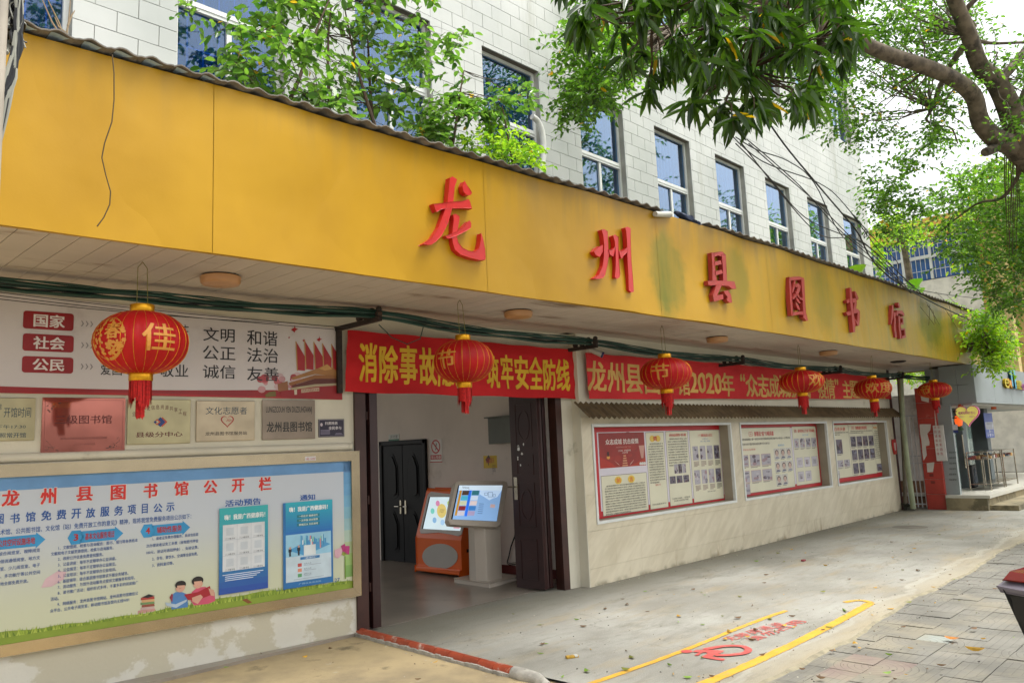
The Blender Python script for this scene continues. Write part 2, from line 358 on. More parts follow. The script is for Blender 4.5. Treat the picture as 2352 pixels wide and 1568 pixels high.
M_TWIG = mat('twig_bark', '4a3a2a', .9, var=.3)
M_GREYP = mat('grey_cladding_panel', '8a9292', .5, var=.08, scale=1.2)

# ------------------------------------------------------------------ ground
MB().quad([(-150, -150, -.06), (250, -150, -.06), (250, 250, -.06), (-150, 250, -.06)], mat('street_ground', '8a877d', .9, var=.2, scale=.4)).build('ground', kind='structure')
# concrete forecourt, its street-side edge run ragged over the pavers
M_EDGE = mat('crumbled_cement_edge', '8f8770', .95, var=.25, scale=9, bump=.6, bscale=40)
edge = []
x = 4.28
while x < 26:
    y = 2.58+.022*x+.035*math.sin(x*1.7)+.015*math.sin(x*5.3+1)+random.uniform(-.008, .008)-(.0 if x > 5.6 else (5.6-x)*.03)
    edge.append((x, y)); x += .09 if x < 12 else .3
mb = MB()
for (a, b), (c, d) in zip(edge, edge[1:]):
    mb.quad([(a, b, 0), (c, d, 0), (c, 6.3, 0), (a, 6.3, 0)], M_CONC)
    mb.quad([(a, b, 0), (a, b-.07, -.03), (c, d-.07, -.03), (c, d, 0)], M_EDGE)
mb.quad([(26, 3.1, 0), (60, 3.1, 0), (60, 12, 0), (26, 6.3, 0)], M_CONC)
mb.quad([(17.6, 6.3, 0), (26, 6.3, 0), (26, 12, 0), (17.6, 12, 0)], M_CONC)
mb.build('yard_paving', kind='structure')
MB().box((1.5, 6.302, -.05), (7.6, 12.2, .003), mat('lobby_terrazzo', '877e72', .28, var=.2, scale=2, dirt='4a4238', dscale=1.6, spec=.5)).build('lobby_floor', kind='structure')
MB().quad([(-6, 1.5, -.022), (4.30, 1.5, -.022), (4.30, 7.4, -.022), (-6, 7.4, -.022)], M_SAND).build('sandy_pavement', kind='structure')
# pavers: near ones one by one, the far ones joined
pv = thing('tiled_pavement', 'grey patterned square paving along the street edge of the concrete yard', 'pavement', (6, 1.5, -.02)); del pv['category']; pv['kind'] = 'structure'
MB().quad([(1, -6, -.034), (40, -6, -.034), (40, 3.6, -.034), (1, 3.6, -.034)], M_JOINT).build('joint_bed', pv)
T = .225; cells = []
for i in range(int(2/T), int(34/T)):
    for j in range(int(-5/T), int(3.3/T)):
        cx_, cy_ = (i+.5)*T+.02, (j+.5)*T+.02
        p = proj((cx_, cy_, 0)); vis = p[2] > 0 and -60 < p[0] < 2430 and p[1] < 1660
        cells.append((0 if vis else 1, cx_*cx_+cy_*cy_, cx_, cy_))
cells.sort(); far = MB(); tm = {}
def tile_mesh(m):
    if m not in tm:
        b = MB(); h = T/2-.0018; b.box((-h, -h, -.03), (h, h, 0), m); me = bpy.data.meshes.new('paver'); me.from_pydata(b.v, [], b.f); me.materials.append(m); tm[m] = me
    return tm[m]
for k, (v, dd, cx_, cy_) in enumerate(cells):
    q = proj((cx_, cy_, 0)); m = M_PAV
    if abs(q[0]-1985) < 75 and abs(q[1]-1530) < 22: m = M_PAVR
    if abs(q[0]-2140) < 25 and abs(q[1]-1462) < 9: m = M_PAVL
    if k < 296:
        rot = Matrix.Rotation(random.gauss(0, .006), 4, 'Z') @ Matrix.Rotation(random.gauss(0, .008), 4, 'X') @ Matrix.Rotation(random.gauss(0, .008), 4, 'Y')
        inst('paver', tile_mesh(m), Matrix.Translation((cx_, cy_, -.012+random.uniform(-.004, .003))) @ rot, pv)
    elif cx_ < 34:
        h = T/2-.0035; z = -.012+random.uniform(-.003, .002); far.box((cx_-h, cy_-h, -.033), (cx_+h, cy_+h, z), M_PAV)
far.build('paver', pv, kind='stuff')

# painted passage lines, symbol and words on the concrete
def ribbon(mb, pts, w, z, m, wob=.004):
    P = [np.array(p) for p in pts]; out = []
    for i in range(len(P)-1):
        p0, p1, p2, p3 = P[max(i-1, 0)], P[i], P[i+1], P[min(i+2, len(P)-1)]
        for k in range(14): t = k/14; out.append(.5*((2*p1)+(-p0+p2)*t+(2*p0-5*p1+4*p2-p3)*t*t+(-p0+3*p1-3*p2+p3)*t**3))
    out.append(P[-1]); L_ = []; R2 = []
    for i, p in enumerate(out):
        t = out[min(i+1, len(out)-1)]-out[max(i-1, 0)]; t = t/(np.linalg.norm(t)+1e-9); n_ = np.array([-t[1], t[0]]); L_.append(p+n_*(w/2+random.uniform(-wob, wob))); R2.append(p-n_*(w/2+random.uniform(-wob, wob)))
    for a, b, c, d in zip(L_, L_[1:], R2[1:], R2): mb.quad([(*d, z), (*c, z), (*b, z), (*a, z)], m)
    return
    for a, b in zip(pts, pts[1:]):
        a = np.array(a); b = np.array(b); t = (b-a)/np.linalg.norm(b-a); n_ = np.array([-t[1], t[0]])*w/2
        mb.quad([(*(a-n_), z), (*(b-n_), z), (*(b+n_), z), (*(a+n_), z)], m)
g2 = lambda px, py: onZ(px, py, 0)[:2]
lw_ = [g2(*p) for p in ((1340, 1575), (1480, 1527), (1600, 1482), (1690, 1445), (1760, 1418), (1806, 1402))]
mb = MB(); ribbon(mb, lw_, .052, .004, M_YEL); mb.build('painted_line', kind='structure')
mb = MB(); ribbon(mb, [g2(*p) for p in ((1590, 1580), (1700, 1535), (1830, 1475), (1930, 1424), (1975, 1399), (2000, 1385))], .088, .004, M_YEL)
ribbon(mb, [g2(*p) for p in ((2003, 1384), (1985, 1379.5), (1965, 1379), (1940, 1383))], .06, .0042, M_YEL); mb.build('painted_line', kind='structure')
GP = Plane((0, 0, 0), (1, 0, 0), (0, 0, 1)); zz = zc(2600, 2350, 1000, 2352)
sy = Sheet(GP, .004, .001)
P2 = lambda a, b: tuple(GP.p(*zz(a, b)))
hc = P2(345, 603); sy.poly([P2(345+57*math.cos(k*.35), 603+14*math.sin(k*.35)) for k in range(18)], M_RPT, 3)
sy.poly([P2(*p) for p in ((400, 608), (430, 590), (520, 586), (605, 590), (700, 596), (690, 606), (615, 635), (585, 650), (640, 662), (700, 672), (706, 682), (680, 688), (620, 680), (540, 668), (475, 655), (500, 645), (545, 622), (525, 610), (488, 615), (460, 640), (415, 642), (440, 625), (465, 612))], M_RPT, 2)
arc = [P2(*p) for p in ((510, 586), (600, 570), (690, 556), (790, 552), (870, 558), (920, 580), (925, 600), (890, 620), (820, 632), (720, 640), (615, 641))]
a_ = MB(); ribbon(sy, arc, .055, .0085, M_RPT, .002); sy.build('painted_symbol', kind='structure', label='red wheelchair symbol painted on the concrete')
tx = Sheet(GP, .004, .001)
def ground_word(chars, quads, m):
    for c, q in zip(chars, quads):
        co, fs = glyphs(c); a = co.min(0); b = co.max(0); q_ = (co-a)/(b-a); c0, c1, c2 = [np.array(P2(*p)) for p in q]     # bottom-left, bottom-right, top-left
        tx.add([GP.w(*(c0+(c1-c0)*x_+(c2-c0)*y_), .005) for x_, y_ in q_], fs, m)
def strip(bl0, bl1, tl0, n):      # row of n letters between two sighted lines
    out = []
    for k in range(n):
        t0 = k/n+.008; t1 = (k+.88)/n
        L = lambda t, a, b: (a[0]+(b[0]-a[0])*t, a[1]+(b[1]-a[1])*t)
        tl1 = (tl0[0]+bl1[0]-bl0[0], tl0[1]+bl1[1]-bl0[1])
        out.append((L(t0, bl0, bl1), L(t1, bl0, bl1), L(t0, tl0, tl1)))
    return out
ground_word('无障碍通道', strip((770, 505), (1300, 345), (668, 480), 5), M_RPT)
ground_word('请勿占用', strip((1010, 505), (1500, 315), (880, 490), 4), M_RPT)
tx.build('painted_words', kind='structure', label='faded red Chinese words painted between the yellow lines')
# kerb of half-round red tiles
kb = thing('red_tile_kerb', 'low kerb of half-round red tiles running out from beside the dark door', 'kerb', (4.3, 5.2, 0))
M_KT = mat('terracotta_glaze', 'a4482c', .5, var=.2, scale=8, dirt='b9aea0', dscale=11, dlo=.55, dhi=.66, rand=.2)
k0 = np.array([4.36, 6.4]); k1 = np.array([4.235, 4.22]); nk = 12
for i in range(nk):
    a = k0+(k1-k0)*(i/nk); b = k0+(k1-k0)*((i+.96)/nk); m = MB()
    t = (b-a)/np.linalg.norm(b-a); nn = np.array([-t[1], t[0]])
    vs = []; sg = 9
    for q in (a, b):
        for k in range(sg):
            an = math.pi*k/(sg-1); vs.append((*(q+nn*.045*math.cos(an)), -.01+.052*math.sin(an)+random.uniform(-.001, .001)))
    m.add(vs, [(k, k+1, sg+k+1, sg+k) for k in range(sg-1)]+[tuple(range(sg)), tuple(range(sg, 2*sg))[::-1], (0, sg, 2*sg-1, sg-1)], M_KT); m.build('kerb_tile', kb, smooth=True)
M_MORT = mat('white_mortar', 'a5a196', .9, var=.25, scale=14, dirt='4b4a38', dscale=9, bump=.6, bscale=30)
m = MB()
for i in range(40):
    a = k0+(k1-k0)*(i/40); b = k0+(k1-k0)*((i+1)/40)
    m.box((min(a[0], b[0])-.055-random.uniform(0, .012), b[1], -.03), (a[0]+.05, a[1]+.002, .003+random.uniform(-.004, .006)), M_MORT)
m.build('mortar_bed', kb)
m = MB(); m.tube([(4.235, 4.21, -.005), (4.22, 4.1, -.004), (4.23, 3.98, -.012), (4.21, 3.86, -.03)], [.052, .056, .05, .03], M_MORT, 12); m.build('mortar_end', kb, smooth=True, label='white mortar lump at the street end')
# ------------------------------------------------------------------ upper storeys of the library
lib = thing('library_building', 'white block-faced building with rows of blue windows rising behind the yellow canopy', 'building', (12, 7.6, 2.9))
X0, X1, Z0, Z1 = -1.2, 22.45, 3.6, 12.6
wins = []
for k in range(-1, 10):
    xr = 2.15+2.19*(k)+.0; w = 1.22
    wins.append((xr-w, xr, 5.0, 7.42)); wins.append((xr-w, xr, 9.55, 11.9))
def cut(rects, hole):
    out = []
    for a, b, c, d in rects:
        e, f, g, h = hole
        if e >= b or f <= a or g >= d or h <= c: out.append((a, b, c, d)); continue
        if c < g: out.append((a, b, c, g))
        if h < d: out.append((a, b, h, d))
        lo, hi = max(c, g), min(d, h)
        if a < e: out.append((a, e, lo, hi))
        if f < b: out.append((f, b, lo, hi))
    return out
# solid wall behind the block facing, opened at the windows
rects = [(X0, X1, Z0, Z1)]
for w in wins: rects = cut(rects, w)
mb = MB()
for a, b, c, d in rects: mb.pbox(UP, a, b, c, d, -.26, 0, M_GROUT)
mb.box((X1-.02, 7.6, Z0), (X1, 12.6, Z1), M_BLOCK); mb.box((X0, 12.45, Z0), (X1, 12.6, Z1), M_GROUT); mb.box((X0, 7.9, Z1), (X1, 12.6, Z1+.2), M_GROUT); mb.box((X0, 7.86, Z0), (X1, 12.45, Z0+.1), M_GROUT)
mb.build('wall', lib)
BW, BH = .40, .215; bl = []
j = 0; z = 4.05-BH
while z < Z1:
    x = X0-(BW/2 if j % 2 else 0)-.06+.0
    while x < X1:
        a, b = max(x, X0), min(x+BW, X1)
        if b-a > .03:
            rs = [(a+.0035, b-.0035, z+.0035, z+BH-.0035)]
            for w in wins:
                if w[0] < b and w[1] > a and w[2] < z+BH and w[3] > z: rs = cut(rs, w)
            rs = [r for r in rs if r[1]-r[0] > .015 and r[3]-r[2] > .015]
            if rs:
                q = proj(((a+b)/2, 7.6, z+BH/2)); vis = -40 < q[0] < 2400 and -40 < q[1]
                # hidden below the canopy edge?
                fy = fas((a+b)/2)
                s_ = CAM+(np.array([(a+b)/2, 7.6, z+BH])-CAM)*(4.85/7.6); hid = s_[2] < FT-.02
                bl.append((0 if vis and not hid else 1, q[2], rs, hid))
        x += BW
    z += BH; j += 1
bl.sort(key=lambda t: t[:2]); far = MB()
for k, (v, dd, rs, hid) in enumerate(bl):
    if hid and v: continue
    m = MB() if k < 296 else far
    for a, b, c, d in rs: m.pbox(UP, a, b, c, d, 0, .012+(random.uniform(0, .003)), M_BLOCK)
    if k < 296: m.build('block', lib)
far.build('block', lib, kind='stuff')
# windows
def glass_mat():
    n = N('blue_window_glass'); t = n.t; t.nodes.remove(n.b)
    gl = n.n('BsdfGlossy'); gl.inputs['Roughness'].default_value = .02; gl.inputs['Color'].default_value = (.75, .85, 1, 1)
    tr = n.n('BsdfTransparent'); tr.inputs['Color'].default_value = (.22, .58, .78, 1)
    fr = n.n('LayerWeight'); fr.inputs['Blend'].default_value = .35; r = n.ramp(fr.outputs['Facing'], 0., .85, .06, .42)
    mx = n.n('MixShader'); n.l(r, mx.inputs[0]); n.l(tr.outputs[0], mx.inputs[1]); n.l(gl.outputs[0], mx.inputs[2]); n.l(mx.outputs[0], n.out.inputs['Surface']); return n.m
M_GLASS = glass_mat(); M_CURT = mat('blue_curtain', '0d5c96', .8, var=.2, scale=2); M_BARB = mat('blue_window_bar', '2f7bd0', .5)
M_DARK = mat('dark_room', '14181f', .9)
for w in wins:
    a, b, c, d = w; q = proj(((a+b)/2, 7.6, (c+d)/2))
    if not (-150 < q[0] < 2450): continue
    D = -.09; tz = c+(d-c)*.585
    f = MB(); t = .05
    for r in ((a, b, c, c+t), (a, b, d-t, d), (a, a+t, c+t, d-t), (b-t, b, c+t, d-t), (a+t, b-t, tz-.06, tz+.04), ((a+b)/2-.028, (a+b)/2+.028, c+t, tz-.06)):
        f.pbox(UP, *r, D-.06, D+.0 if r[3]-r[2] > .2 or r[2] < c+.01 or r[3] > d-.01 else D+.012, M_ALU)
    f.pbox(UP, a+t, b-t, tz-.02, tz-.012, D, D+.02, M_ALU)
    fo = f.build('window_frame', lib)
    p = MB(); p.pbox(UP, a+t, b-t, tz+.04, d-t, D-.035, D-.03, M_GLASS); p.build('pane', fo)
    p = MB(); p.pbox(UP, a+t, (a+b)/2-.028, c+t, tz-.06, D-.035, D-.03, M_GLASS); p.build('pane', fo)
    p = MB(); p.pbox(UP, (a+b)/2+.028, b-t, c+t, tz-.06, D-.045, D-.04, M_GLASS); p.build('pane', fo)
    cu = MB(); nn = 46; vs = []
    rw = random.Random(int(a*77+c)); ua, ub = (a, b) if rw.random() < .35 else ((a, b-(b-a)*rw.uniform(.15, .5)) if rw.random() < .5 else (a+(b-a)*rw.uniform(.15, .5), b)); phs = rw.uniform(0, 6)
    for i in range(nn+1):
        u = ua+(ub-ua)*i/nn; dp = D-.16-.035*math.sin(i*1.15+phs)-.012*math.sin(i*2.9+phs)
        vs += [UP.w(u, c, dp), UP.w(u, d, dp)]
    cu.add(vs, [(2*i, 2*i+2, 2*i+3, 2*i+1) for i in range(nn)], M_CURT); cu.build('curtain', fo, smooth=True)
    if b < 7.5:
        g = MB()
        for i in range(1, 7): u = a+(b-a)*i/7; g.pbox(UP, u-.007, u+.007, c+t, d-t, D-.075, D-.061, M_BARB)
        for i in range(1, 5): v = c+(d-c)*i/5; g.pbox(UP, a+t, b-t, v-.01, v+.01, D-.085, D-.075, M_BARB)
        g.build('window_bar', fo)
    lt = MB(); lt.pbox(UP, a, b, d-.004, d+.06, -.26, -.012, mat('stained_lintel', '6a6258', .9, var=.3)); lt.build('lintel', fo)

# ------------------------------------------------------------------ canopy
can = thing('entrance_canopy', 'long flat canopy with a plain yellow fascia and pale boarded underside over the entrance', 'canopy', (9, 5.2, SZ))
for i in range(len(FK)-1):
    P = fplane(i); L = math.hypot(FK[i+1][0]-FK[i][0], FK[i+1][1]-FK[i][1]); m = MB(); nu, nv = 14, 7
    vs = []
    for a in range(nu+1):
        for b in range(nv+1):
            u = .002+(L-.004)*a/nu; v = SZ-.02+(FT-SZ+.02)*b/nv
            e = min(a, nu-a, 3)/3; bul = e*(.012*math.sin(u*2.3+i*2)+.016*math.sin(v*5+i)*math.sin(u*1.7+i)+.007*math.sin(u*6.1+v*3))
            vs.append(P.w(u, v, .012+bul))
    m.add(vs, [(a*(nv+1)+b, (a+1)*(nv+1)+b, (a+1)*(nv+1)+b+1, a*(nv+1)+b+1) for a in range(nu) for b in range(nv)], M_FAS)
    m.pbox(P, .002, L-.002, SZ-.02, FT, -.03, .0, M_FAS); m.build('fascia_panel', can, smooth=True)
m = MB(); m.box((18.96, 4.46, SZ-.02), (19.0, 7.5, FT), M_FAS); m.build('end_panel', can)
sb = MB(); x = -.6; bw = .16
while x < 18.9:
    yf = fas(x+bw/2)+.035; yb = 7.55
    m = MB(); m.box((x+.0025, yf, SZ), (x+bw-.0025, (6.75-.1*max(0, x) if x < 7 else 5.93) if x < 17.7 else 6.2, SZ+.02+random.uniform(0, .001)), M_SOF); m.build('soffit_board', can); x += bw
m = MB()
for (a, b), (c, d) in zip(FK, FK[1:]): m.add([(a, b+.05, SZ+.03), (c, d+.05, SZ+.03), (c, 7.55, SZ+.03), (a, 7.55, SZ+.03), (a, b+.05, FT-.07), (c, d+.05, FT-.07), (c, 7.55, FT+.0), (a, 7.55, FT+.0)], [(0, 1, 2, 3), (4, 7, 6, 5), (0, 4, 5, 1), (3, 2, 6, 7)], mat('canopy_slab', '5a564c', .95, var=.3))
m.build('slab', can)
# corrugated cement sheets capping the fascia
x = .2; pitch = .172
def sheet(x0, n, lift=0):
    m = MB(); vs = []; per = 8; tot = n*per
    for i in range(tot+1):
        xx = x0+i*pitch/per; ph = (i % per)/per; hz = .016*math.sin(2*math.pi*i/per)+.012*ph
        yf = fas(xx)-.075+random.uniform(-.003, .003); zb = FT+.012+hz+lift
        for yy, zt in ((yf, zb), (yf, zb+.009), (yf+.9, zb+.07), (yf+.9, zb+.06)): vs.append((xx, yy, zt))
    fs = []
    for i in range(tot):
        for k in range(4): fs.append((4*i+k, 4*i+(k+1) % 4, 4*(i+1)+(k+1) % 4, 4*(i+1)+k))
    fs += [(0, 1, 2, 3)]; m.add(vs, fs, M_ROOF); return m
k = 0
while x < 18.5:
    if not (7.15 < x+.4 < 8.0): sheet(x, 5, .004*(k % 2)).build('roof_sheet', can)
    x += 5*pitch; k += 1
m = MB()
vs = []; 
for i in range(41):
    xx = 1.05+i*.03; vs += [(xx, fas(xx)-.05, FT+.02+.008*math.sin(i*1.1)), (xx, fas(xx)+.25, FT+.06+.006*math.sin(i*.7))]
m.add(vs, [(2*i, 2*i+2, 2*i+3, 2*i+1) for i in range(40)], mat('pale_blue_tin', 'a9c0d2', .5, var=.2)); single(m, 'tin_strip', 'crumpled pale blue tin strip lying on the canopy edge near the cable bundle', 'scrap')

# ------------------------------------------------------------------ ground floor walls
ew = thing('entrance_wall', 'stained white wall carrying the notice board and plaques, opened by the doorway', 'wall', LW.w(-2, 0))
m = MB(); TH = .2
for u0, u1, v0, v1 in ((-8.2, -2.66, -.03, SZ), (-2.66, .04, 2.40, SZ)): m.pbox(LW, u0, u1, v0, v1, -TH, 0, M_WHITE)
m.pbox(LW, .04, .22, -.03, SZ, -TH, .0, M_WHITE)
m.build('wall', ew)
m = MB(); vs = []
for u in (-8.2, -2.72):
    for k in range(9): an = math.pi*k/8-math.pi/2; vs.append(LW.w(u, 1.70+.035*math.sin(an), .001+.035*math.cos(an)))
m.add(vs, [(k, k+1, 10+k, 9+k) for k in range(8)]+[tuple(range(9)), tuple(range(9, 18))], M_WHITE); m.build('plaster_ledge', ew, smooth=True)
M_PEEL = mat('peeled_paint', 'dcdcd8', .85, var=.05)
M_FOOT = mat('repainted_wall_foot', 'cbc8bb', .85, var=.04, dirt='b3ac94', dscale=2.4, dlo=.47, dhi=.53, sc=(1, 1, 1.3), bump=.2)
m = MB(); m.pbox(LW, -8.2, -2.70, -.03, .33, .0, .003, M_FOOT); m.build('wall_foot', ew)
# lobby
lob = thing('lobby_room', 'dim pale-walled lobby seen through the open doorway', 'room', (5, 9, 0)); del lob['category']; lob['kind'] = 'structure'
m = MB(); m.box((7.5, 6.3, 0), (7.65, 12.2, SZ), M_CREAM); m.build('wall', lob)
m = MB(); m.box((1.4, 12.05, 0), (7.5, 12.2, .25), M_CREAM); m.box((1.4, 12.05, 2.75), (7.5, 12.2, SZ), M_CREAM); m.box((7.0, 12.05, .25), (7.5, 12.2, 2.75), M_CREAM); m.build('wall', lob)  # back wall left open out of view, added to let sky light into the lobby
m = MB(); m.box((1.35, 6.75, 0), (1.5, 12.05, .9), M_CREAM); m.box((1.35, 6.75, 2.6), (1.5, 12.05, SZ), M_CREAM); m.box((1.35, 6.75, .9), (1.5, 7.6, 2.6), M_CREAM); m.build('wall', lob)  # unseen opening in the left wall, also added to brighten the lobby
m = MB(); m.box((1.35, 6.75, SZ), (7.65, 12.2, SZ+.02), M_CREAM); m.build('ceiling', lob)
m = MB(); m.box((7.485, 6.3, 0), (7.498, 8.9, .11), mat('red_skirting', '5c1a14', .5)); m.build('skirting', lob)
# showcase wall faced with marble tiles
OP = [(7.41, 10.74, .69, 1.865), (11.0, 14.225, .69, 1.865), (14.48, 17.25, .69, 1.865)]
sw = thing('showcase_wall', 'cream marble-tiled wall with three framed recesses beneath a narrow tiled awning', 'wall', (12.4, 5.9, 0))
rects = [(7.22, 17.62, 0, SZ)]
for o in OP: rects = cut(rects, o)
m = MB()
for r in rects: m.pbox(RW, *r, -.3, -.012, M_WHITE)
m.pbox(RW, 7.22, 17.62, 0, SZ, -.34, -.3, M_WHITE)
m.build('wall', sw)
rows = [0, .2, .62, 1.04, 1.46, 1.95]
for j in range(5):
    x = 7.235-(0 if j != 0 else .26)
    while x < 17.6:
        a, b = max(x, 7.235), min(x+.52, 17.61)
        if b-a > .02:
            rs = [(a+.001, b-.001, rows[j]+.001, rows[j+1]-.001)]
            for o in OP: rs = cut(rs, o)
            rs = [r for r in rs if r[1]-r[0] > .01 and r[3]-r[2] > .01]
            if rs:
                m = MB()
                for r in rs: m.pbox(RW, *r, -.012, random.uniform(0, .0012), M_TILE)
                m.build('tile', sw)
        x += .52
for j in range(5): m = MB(); m.box((7.221, 5.9, rows[j]+.001), (7.235, 6.03, rows[j+1]-.001), M_WHITE); m.build('tile', sw)
# awning of small corrugated sheet
m = MB(); vs = []; n = 0; x = 7.1; zt, zb = 2.12, 1.93; y0, y1 = 5.89, 5.67
while x < 17.72:
    h = .014*math.sin((x-7.1)*2*math.pi/.1)
    for yy, z_ in ((y0, zt+h), (y1, zb+h), (y1, zb+h-.005), (y0, zt+h-.005)): vs.append((x, yy, z_))
    n += 1; x += .0125
m.add(vs, [(4*i+k, 4*i+(k+1) % 4, 4*i+4+(k+1) % 4, 4*i+4+k) for i in range(n-1) for k in range(4)]+[(0, 1, 2, 3), (4*n-4, 4*n-3, 4*n-2, 4*n-1)], mat('brown_weathered_sheet', '66563c', .9, var=.3, scale=6, dirt='3d3422', dscale=9))
single(m, 'showcase_awning', 'narrow brown corrugated awning sloping out over the three showcases', 'awning', smooth=False)

# ------------------------------------------------------------------ doors of the entrance
def panel_leaf(P, u0, u1, v0, v1, th, name, parent, m_=M_DOOR, deco=True):
    m = MB(); m.pbox(P, u0, u1, v0, v1, -th, 0, m_); w = u1-u0
    o = m.build(name, parent, bevel=.003)
    if deco:
        for sd, off in ((0, .004), ):
            hts = [(.04, .24, 0), (.30, .52, 1), (.56, .66, 0), (.70, .92, 1)]
            for a, b, k in hts:
                z0 = v0+(v1-v0)*a; z1 = v0+(v1-v0)*b; m = MB()
                x0 = u0+w*.2; x1 = u1-w*.2; s_ = .012
                for r in ((x0, x1, z0, z0+s_), (x0, x1, z1-s_, z1), (x0, x0+s_, z0+s_, z1-s_), (x1-s_, x1, z0+s_, z1-s_)): m.pbox(P, *r, 0, .006, m_)
                if k:
                    cx_, cz = (x0+x1)/2, (z0+z1)/2; ra, rb = (x1-x0)*.36, (z1-z0)*.36; pts = []
                    for i in range(24):
                        a0, a1 = 6.2832*i/24, 6.2832*(i+1)/24
                        m.prism(P, [(cx_+ra*math.cos(a0), cz+rb*math.sin(a0)), (cx_+ra*math.cos(a1), cz+rb*math.sin(a1)), (cx_+.86*ra*math.cos(a1), cz+.86*rb*math.sin(a1)), (cx_+.86*ra*math.cos(a0), cz+.86*rb*math.sin(a0))], 0, .006, m_)
                else: m.pbox(P, (x0+x1)/2-w*.12, (x0+x1)/2+w*.12, (z0+z1)/2-.01, (z0+z1)/2+.01, 0, .005, m_)
                m.build('raised_panel', o)
    return o
ed = thing('entrance_door', 'dark brown embossed steel folding doors standing open on both sides of the entrance', 'door', LW.w(-1.3, 0))
m = MB(); m.pbox(LW, -2.69, -2.575, 0, 2.398, -.12, .03, M_DFR); m.pbox(LW, -2.575, -2.55, 0, 2.398, -.12, -.06, M_BLK)
m.pbox(LW, -.055, .038, 0, 2.398, -.12, .012, M_DFR); m.pbox(LW, -2.5, -.055, 2.33, 2.398, -.12, .01, M_DFR); m.build('door_frame', ed)
# left leaf swung inside, seen on its edge
PLf = Plane(LW.w(-2.49, 0, -.12), LW.n*-1, LW.u); m = MB(); m.pbox(PLf, 0, .58, .02, 2.32, -.05, 0, M_DOOR); m.build('door_leaf', ed, bevel=.003)
m = MB(); m.pbox(LW, -2.54, -2.455, .02, 2.32, -.25, .045, M_DOOR)
for v in (.35, 1.15, 1.95): m.pbox(LW, -2.56, -2.541, v, v+.08, -.02, .02, M_DFR)
m.build('door_leaf', ed, bevel=.003)
# right leaves folded inside: broad face turned to the street side
PR = Plane((6.735, 6.60, 0), (.03, -.40, 0), (-.40, -.03, 0)); leaf = panel_leaf(PR, 0, .42, .02, 2.32, .05, 'door_leaf', ed)
PR2 = Plane((6.79, 6.19, 0), (.14, -.02, 0), (-.02, -.14, 0)); m = MB(); m.pbox(PR2, 0, .055, .02, 2.32, -.3, 0, M_DOOR); m.pbox(PR2, .085, .13, .02, 2.32, -.35, -.02, M_DOOR); m.build('door_leaf', ed, bevel=.003)
m = MB(); m.pbox(PR, .035, .085, 1.02, 1.28, .0, .012, M_CHROME); m.tube([PR.w(.06, 1.17, .012), PR.w(.06, 1.17, .05), PR.w(-.02, 1.17, .055)], .009, M_CHROME); m.build('handle', leaf, smooth=True)
m = MB()
for a, b, c in ((.12, 1.62, .02), (.17, 1.55, .012), (.1, 1.5, .014), (.2, 1.66, .01), (.14, 1.42, .008)): m.prism(PR, [(a+c*(1+.5*math.sin(k*3+a*50))*math.cos(k*.785), b+c*1.7*math.sin(k*.785)) for k in range(8)], 0, .001, M_PEEL)
m.build('paint_chip', leaf)
# black double doors on the lobby side wall
IW = Plane((7.5, 0, 0), (0, -1, 0), (-1, 0, 0))   # u = -Y
bd = thing('lobby_door', 'tall black double door with arched raised panels on the lobby wall', 'door', (7.5, 10.2, 0))
yA, yB = 9.14, 10.14   # near and far edge
m = MB()
for r in ((-yA, -yA+.07, 0, 1.82), (-yB-.07, -yB, 0, 1.82), (-yB-.07, -yA+.07, 1.75, 1.82)): m.pbox(IW, *r, .0, .05, M_BLK)
m.build('door_frame', bd, bevel=.01)
for k, (a, b) in enumerate(((-yB, -(yA+yB)/2-.004), (-(yA+yB)/2+.004, -yA))):
    m = MB(); m.pbox(IW, a, b, .01, 1.75, .0, .03, M_BLK); lf = m.build('door_leaf', bd, bevel=.006); c = (a+b)/2; w = (b-a)*.27
    for z0, z1 in ((.95, 1.6), (.15, .74)):
        m = MB(); top = [(c-w, z0+.06)]
        for i in range(13):
            t = -1+2*i/12; top.append((c+w*t, z1-.14*(abs(t)**1.6)+.03*math.cos(3*t)))
        top += [(c+w, z0+.06)]
        for i in range(11): t = 1-2*i/10; top.append((c+w*t, z0-.05*(1-t*t)+.04))
        m.prism(IW, top, .03, .036, M_BLK); ins = [(c+(u-c)*.78, (z0+z1)/2+(v-(z0+z1)/2)*.86) for u, v in top]; m.prism(IW, ins, .036, .052, M_BLK); m.build('raised_panel', lf, bevel=.008)
    hx = -(yA+yB)/2+(.06 if k else -.06); m = MB(); m.pbox(IW, hx-.018, hx+.018, .72, .92, .03, .042, M_CHROME); m.tube([IW.w(hx, .83, .04), IW.w(hx, .83, .08), IW.w(hx+(.09 if k else -.09), .83, .085)], .01, M_CHROME); m.build('handle', lf, smooth=True)

def iwpx(px, py): return IW.p(px, py)
def sign(name, label, cat, P, bl, tr, th, m_, fill=None, group=None):
    a = P.p(*bl); b = P.p(*tr); u0, u1 = sorted((a[0], b[0])); v0, v1 = sorted((a[1], b[1]))
    t = thing(name, label, cat, P.w((u0+u1)/2, v0), group); m = MB(); m.pbox(P, u0, u1, v0, v1, .0005, th, m_); m.build('board', t)
    s = Sheet(P.off(th), .0006, .0006); return t, s, (u0, u1, v0, v1)
W2 = zc(1000, 1100, 1024, 1784)
B2 = zc(1000, 1750, 1100, 1758)
t, s, (u0, u1, v0, v1) = sign('no_smoking_sign', 'white no-smoking sign with a red ring beside the black lobby door', 'sign', IW, W2(1256, 1305), W2(1338, 1140), .004, mat('sign_white', 'cfcac2', .4))
cu, cv = (u0+u1)/2, v0+(v1-v0)*.68; r = (u1-u0)*.36; RD = ink('b3201c')
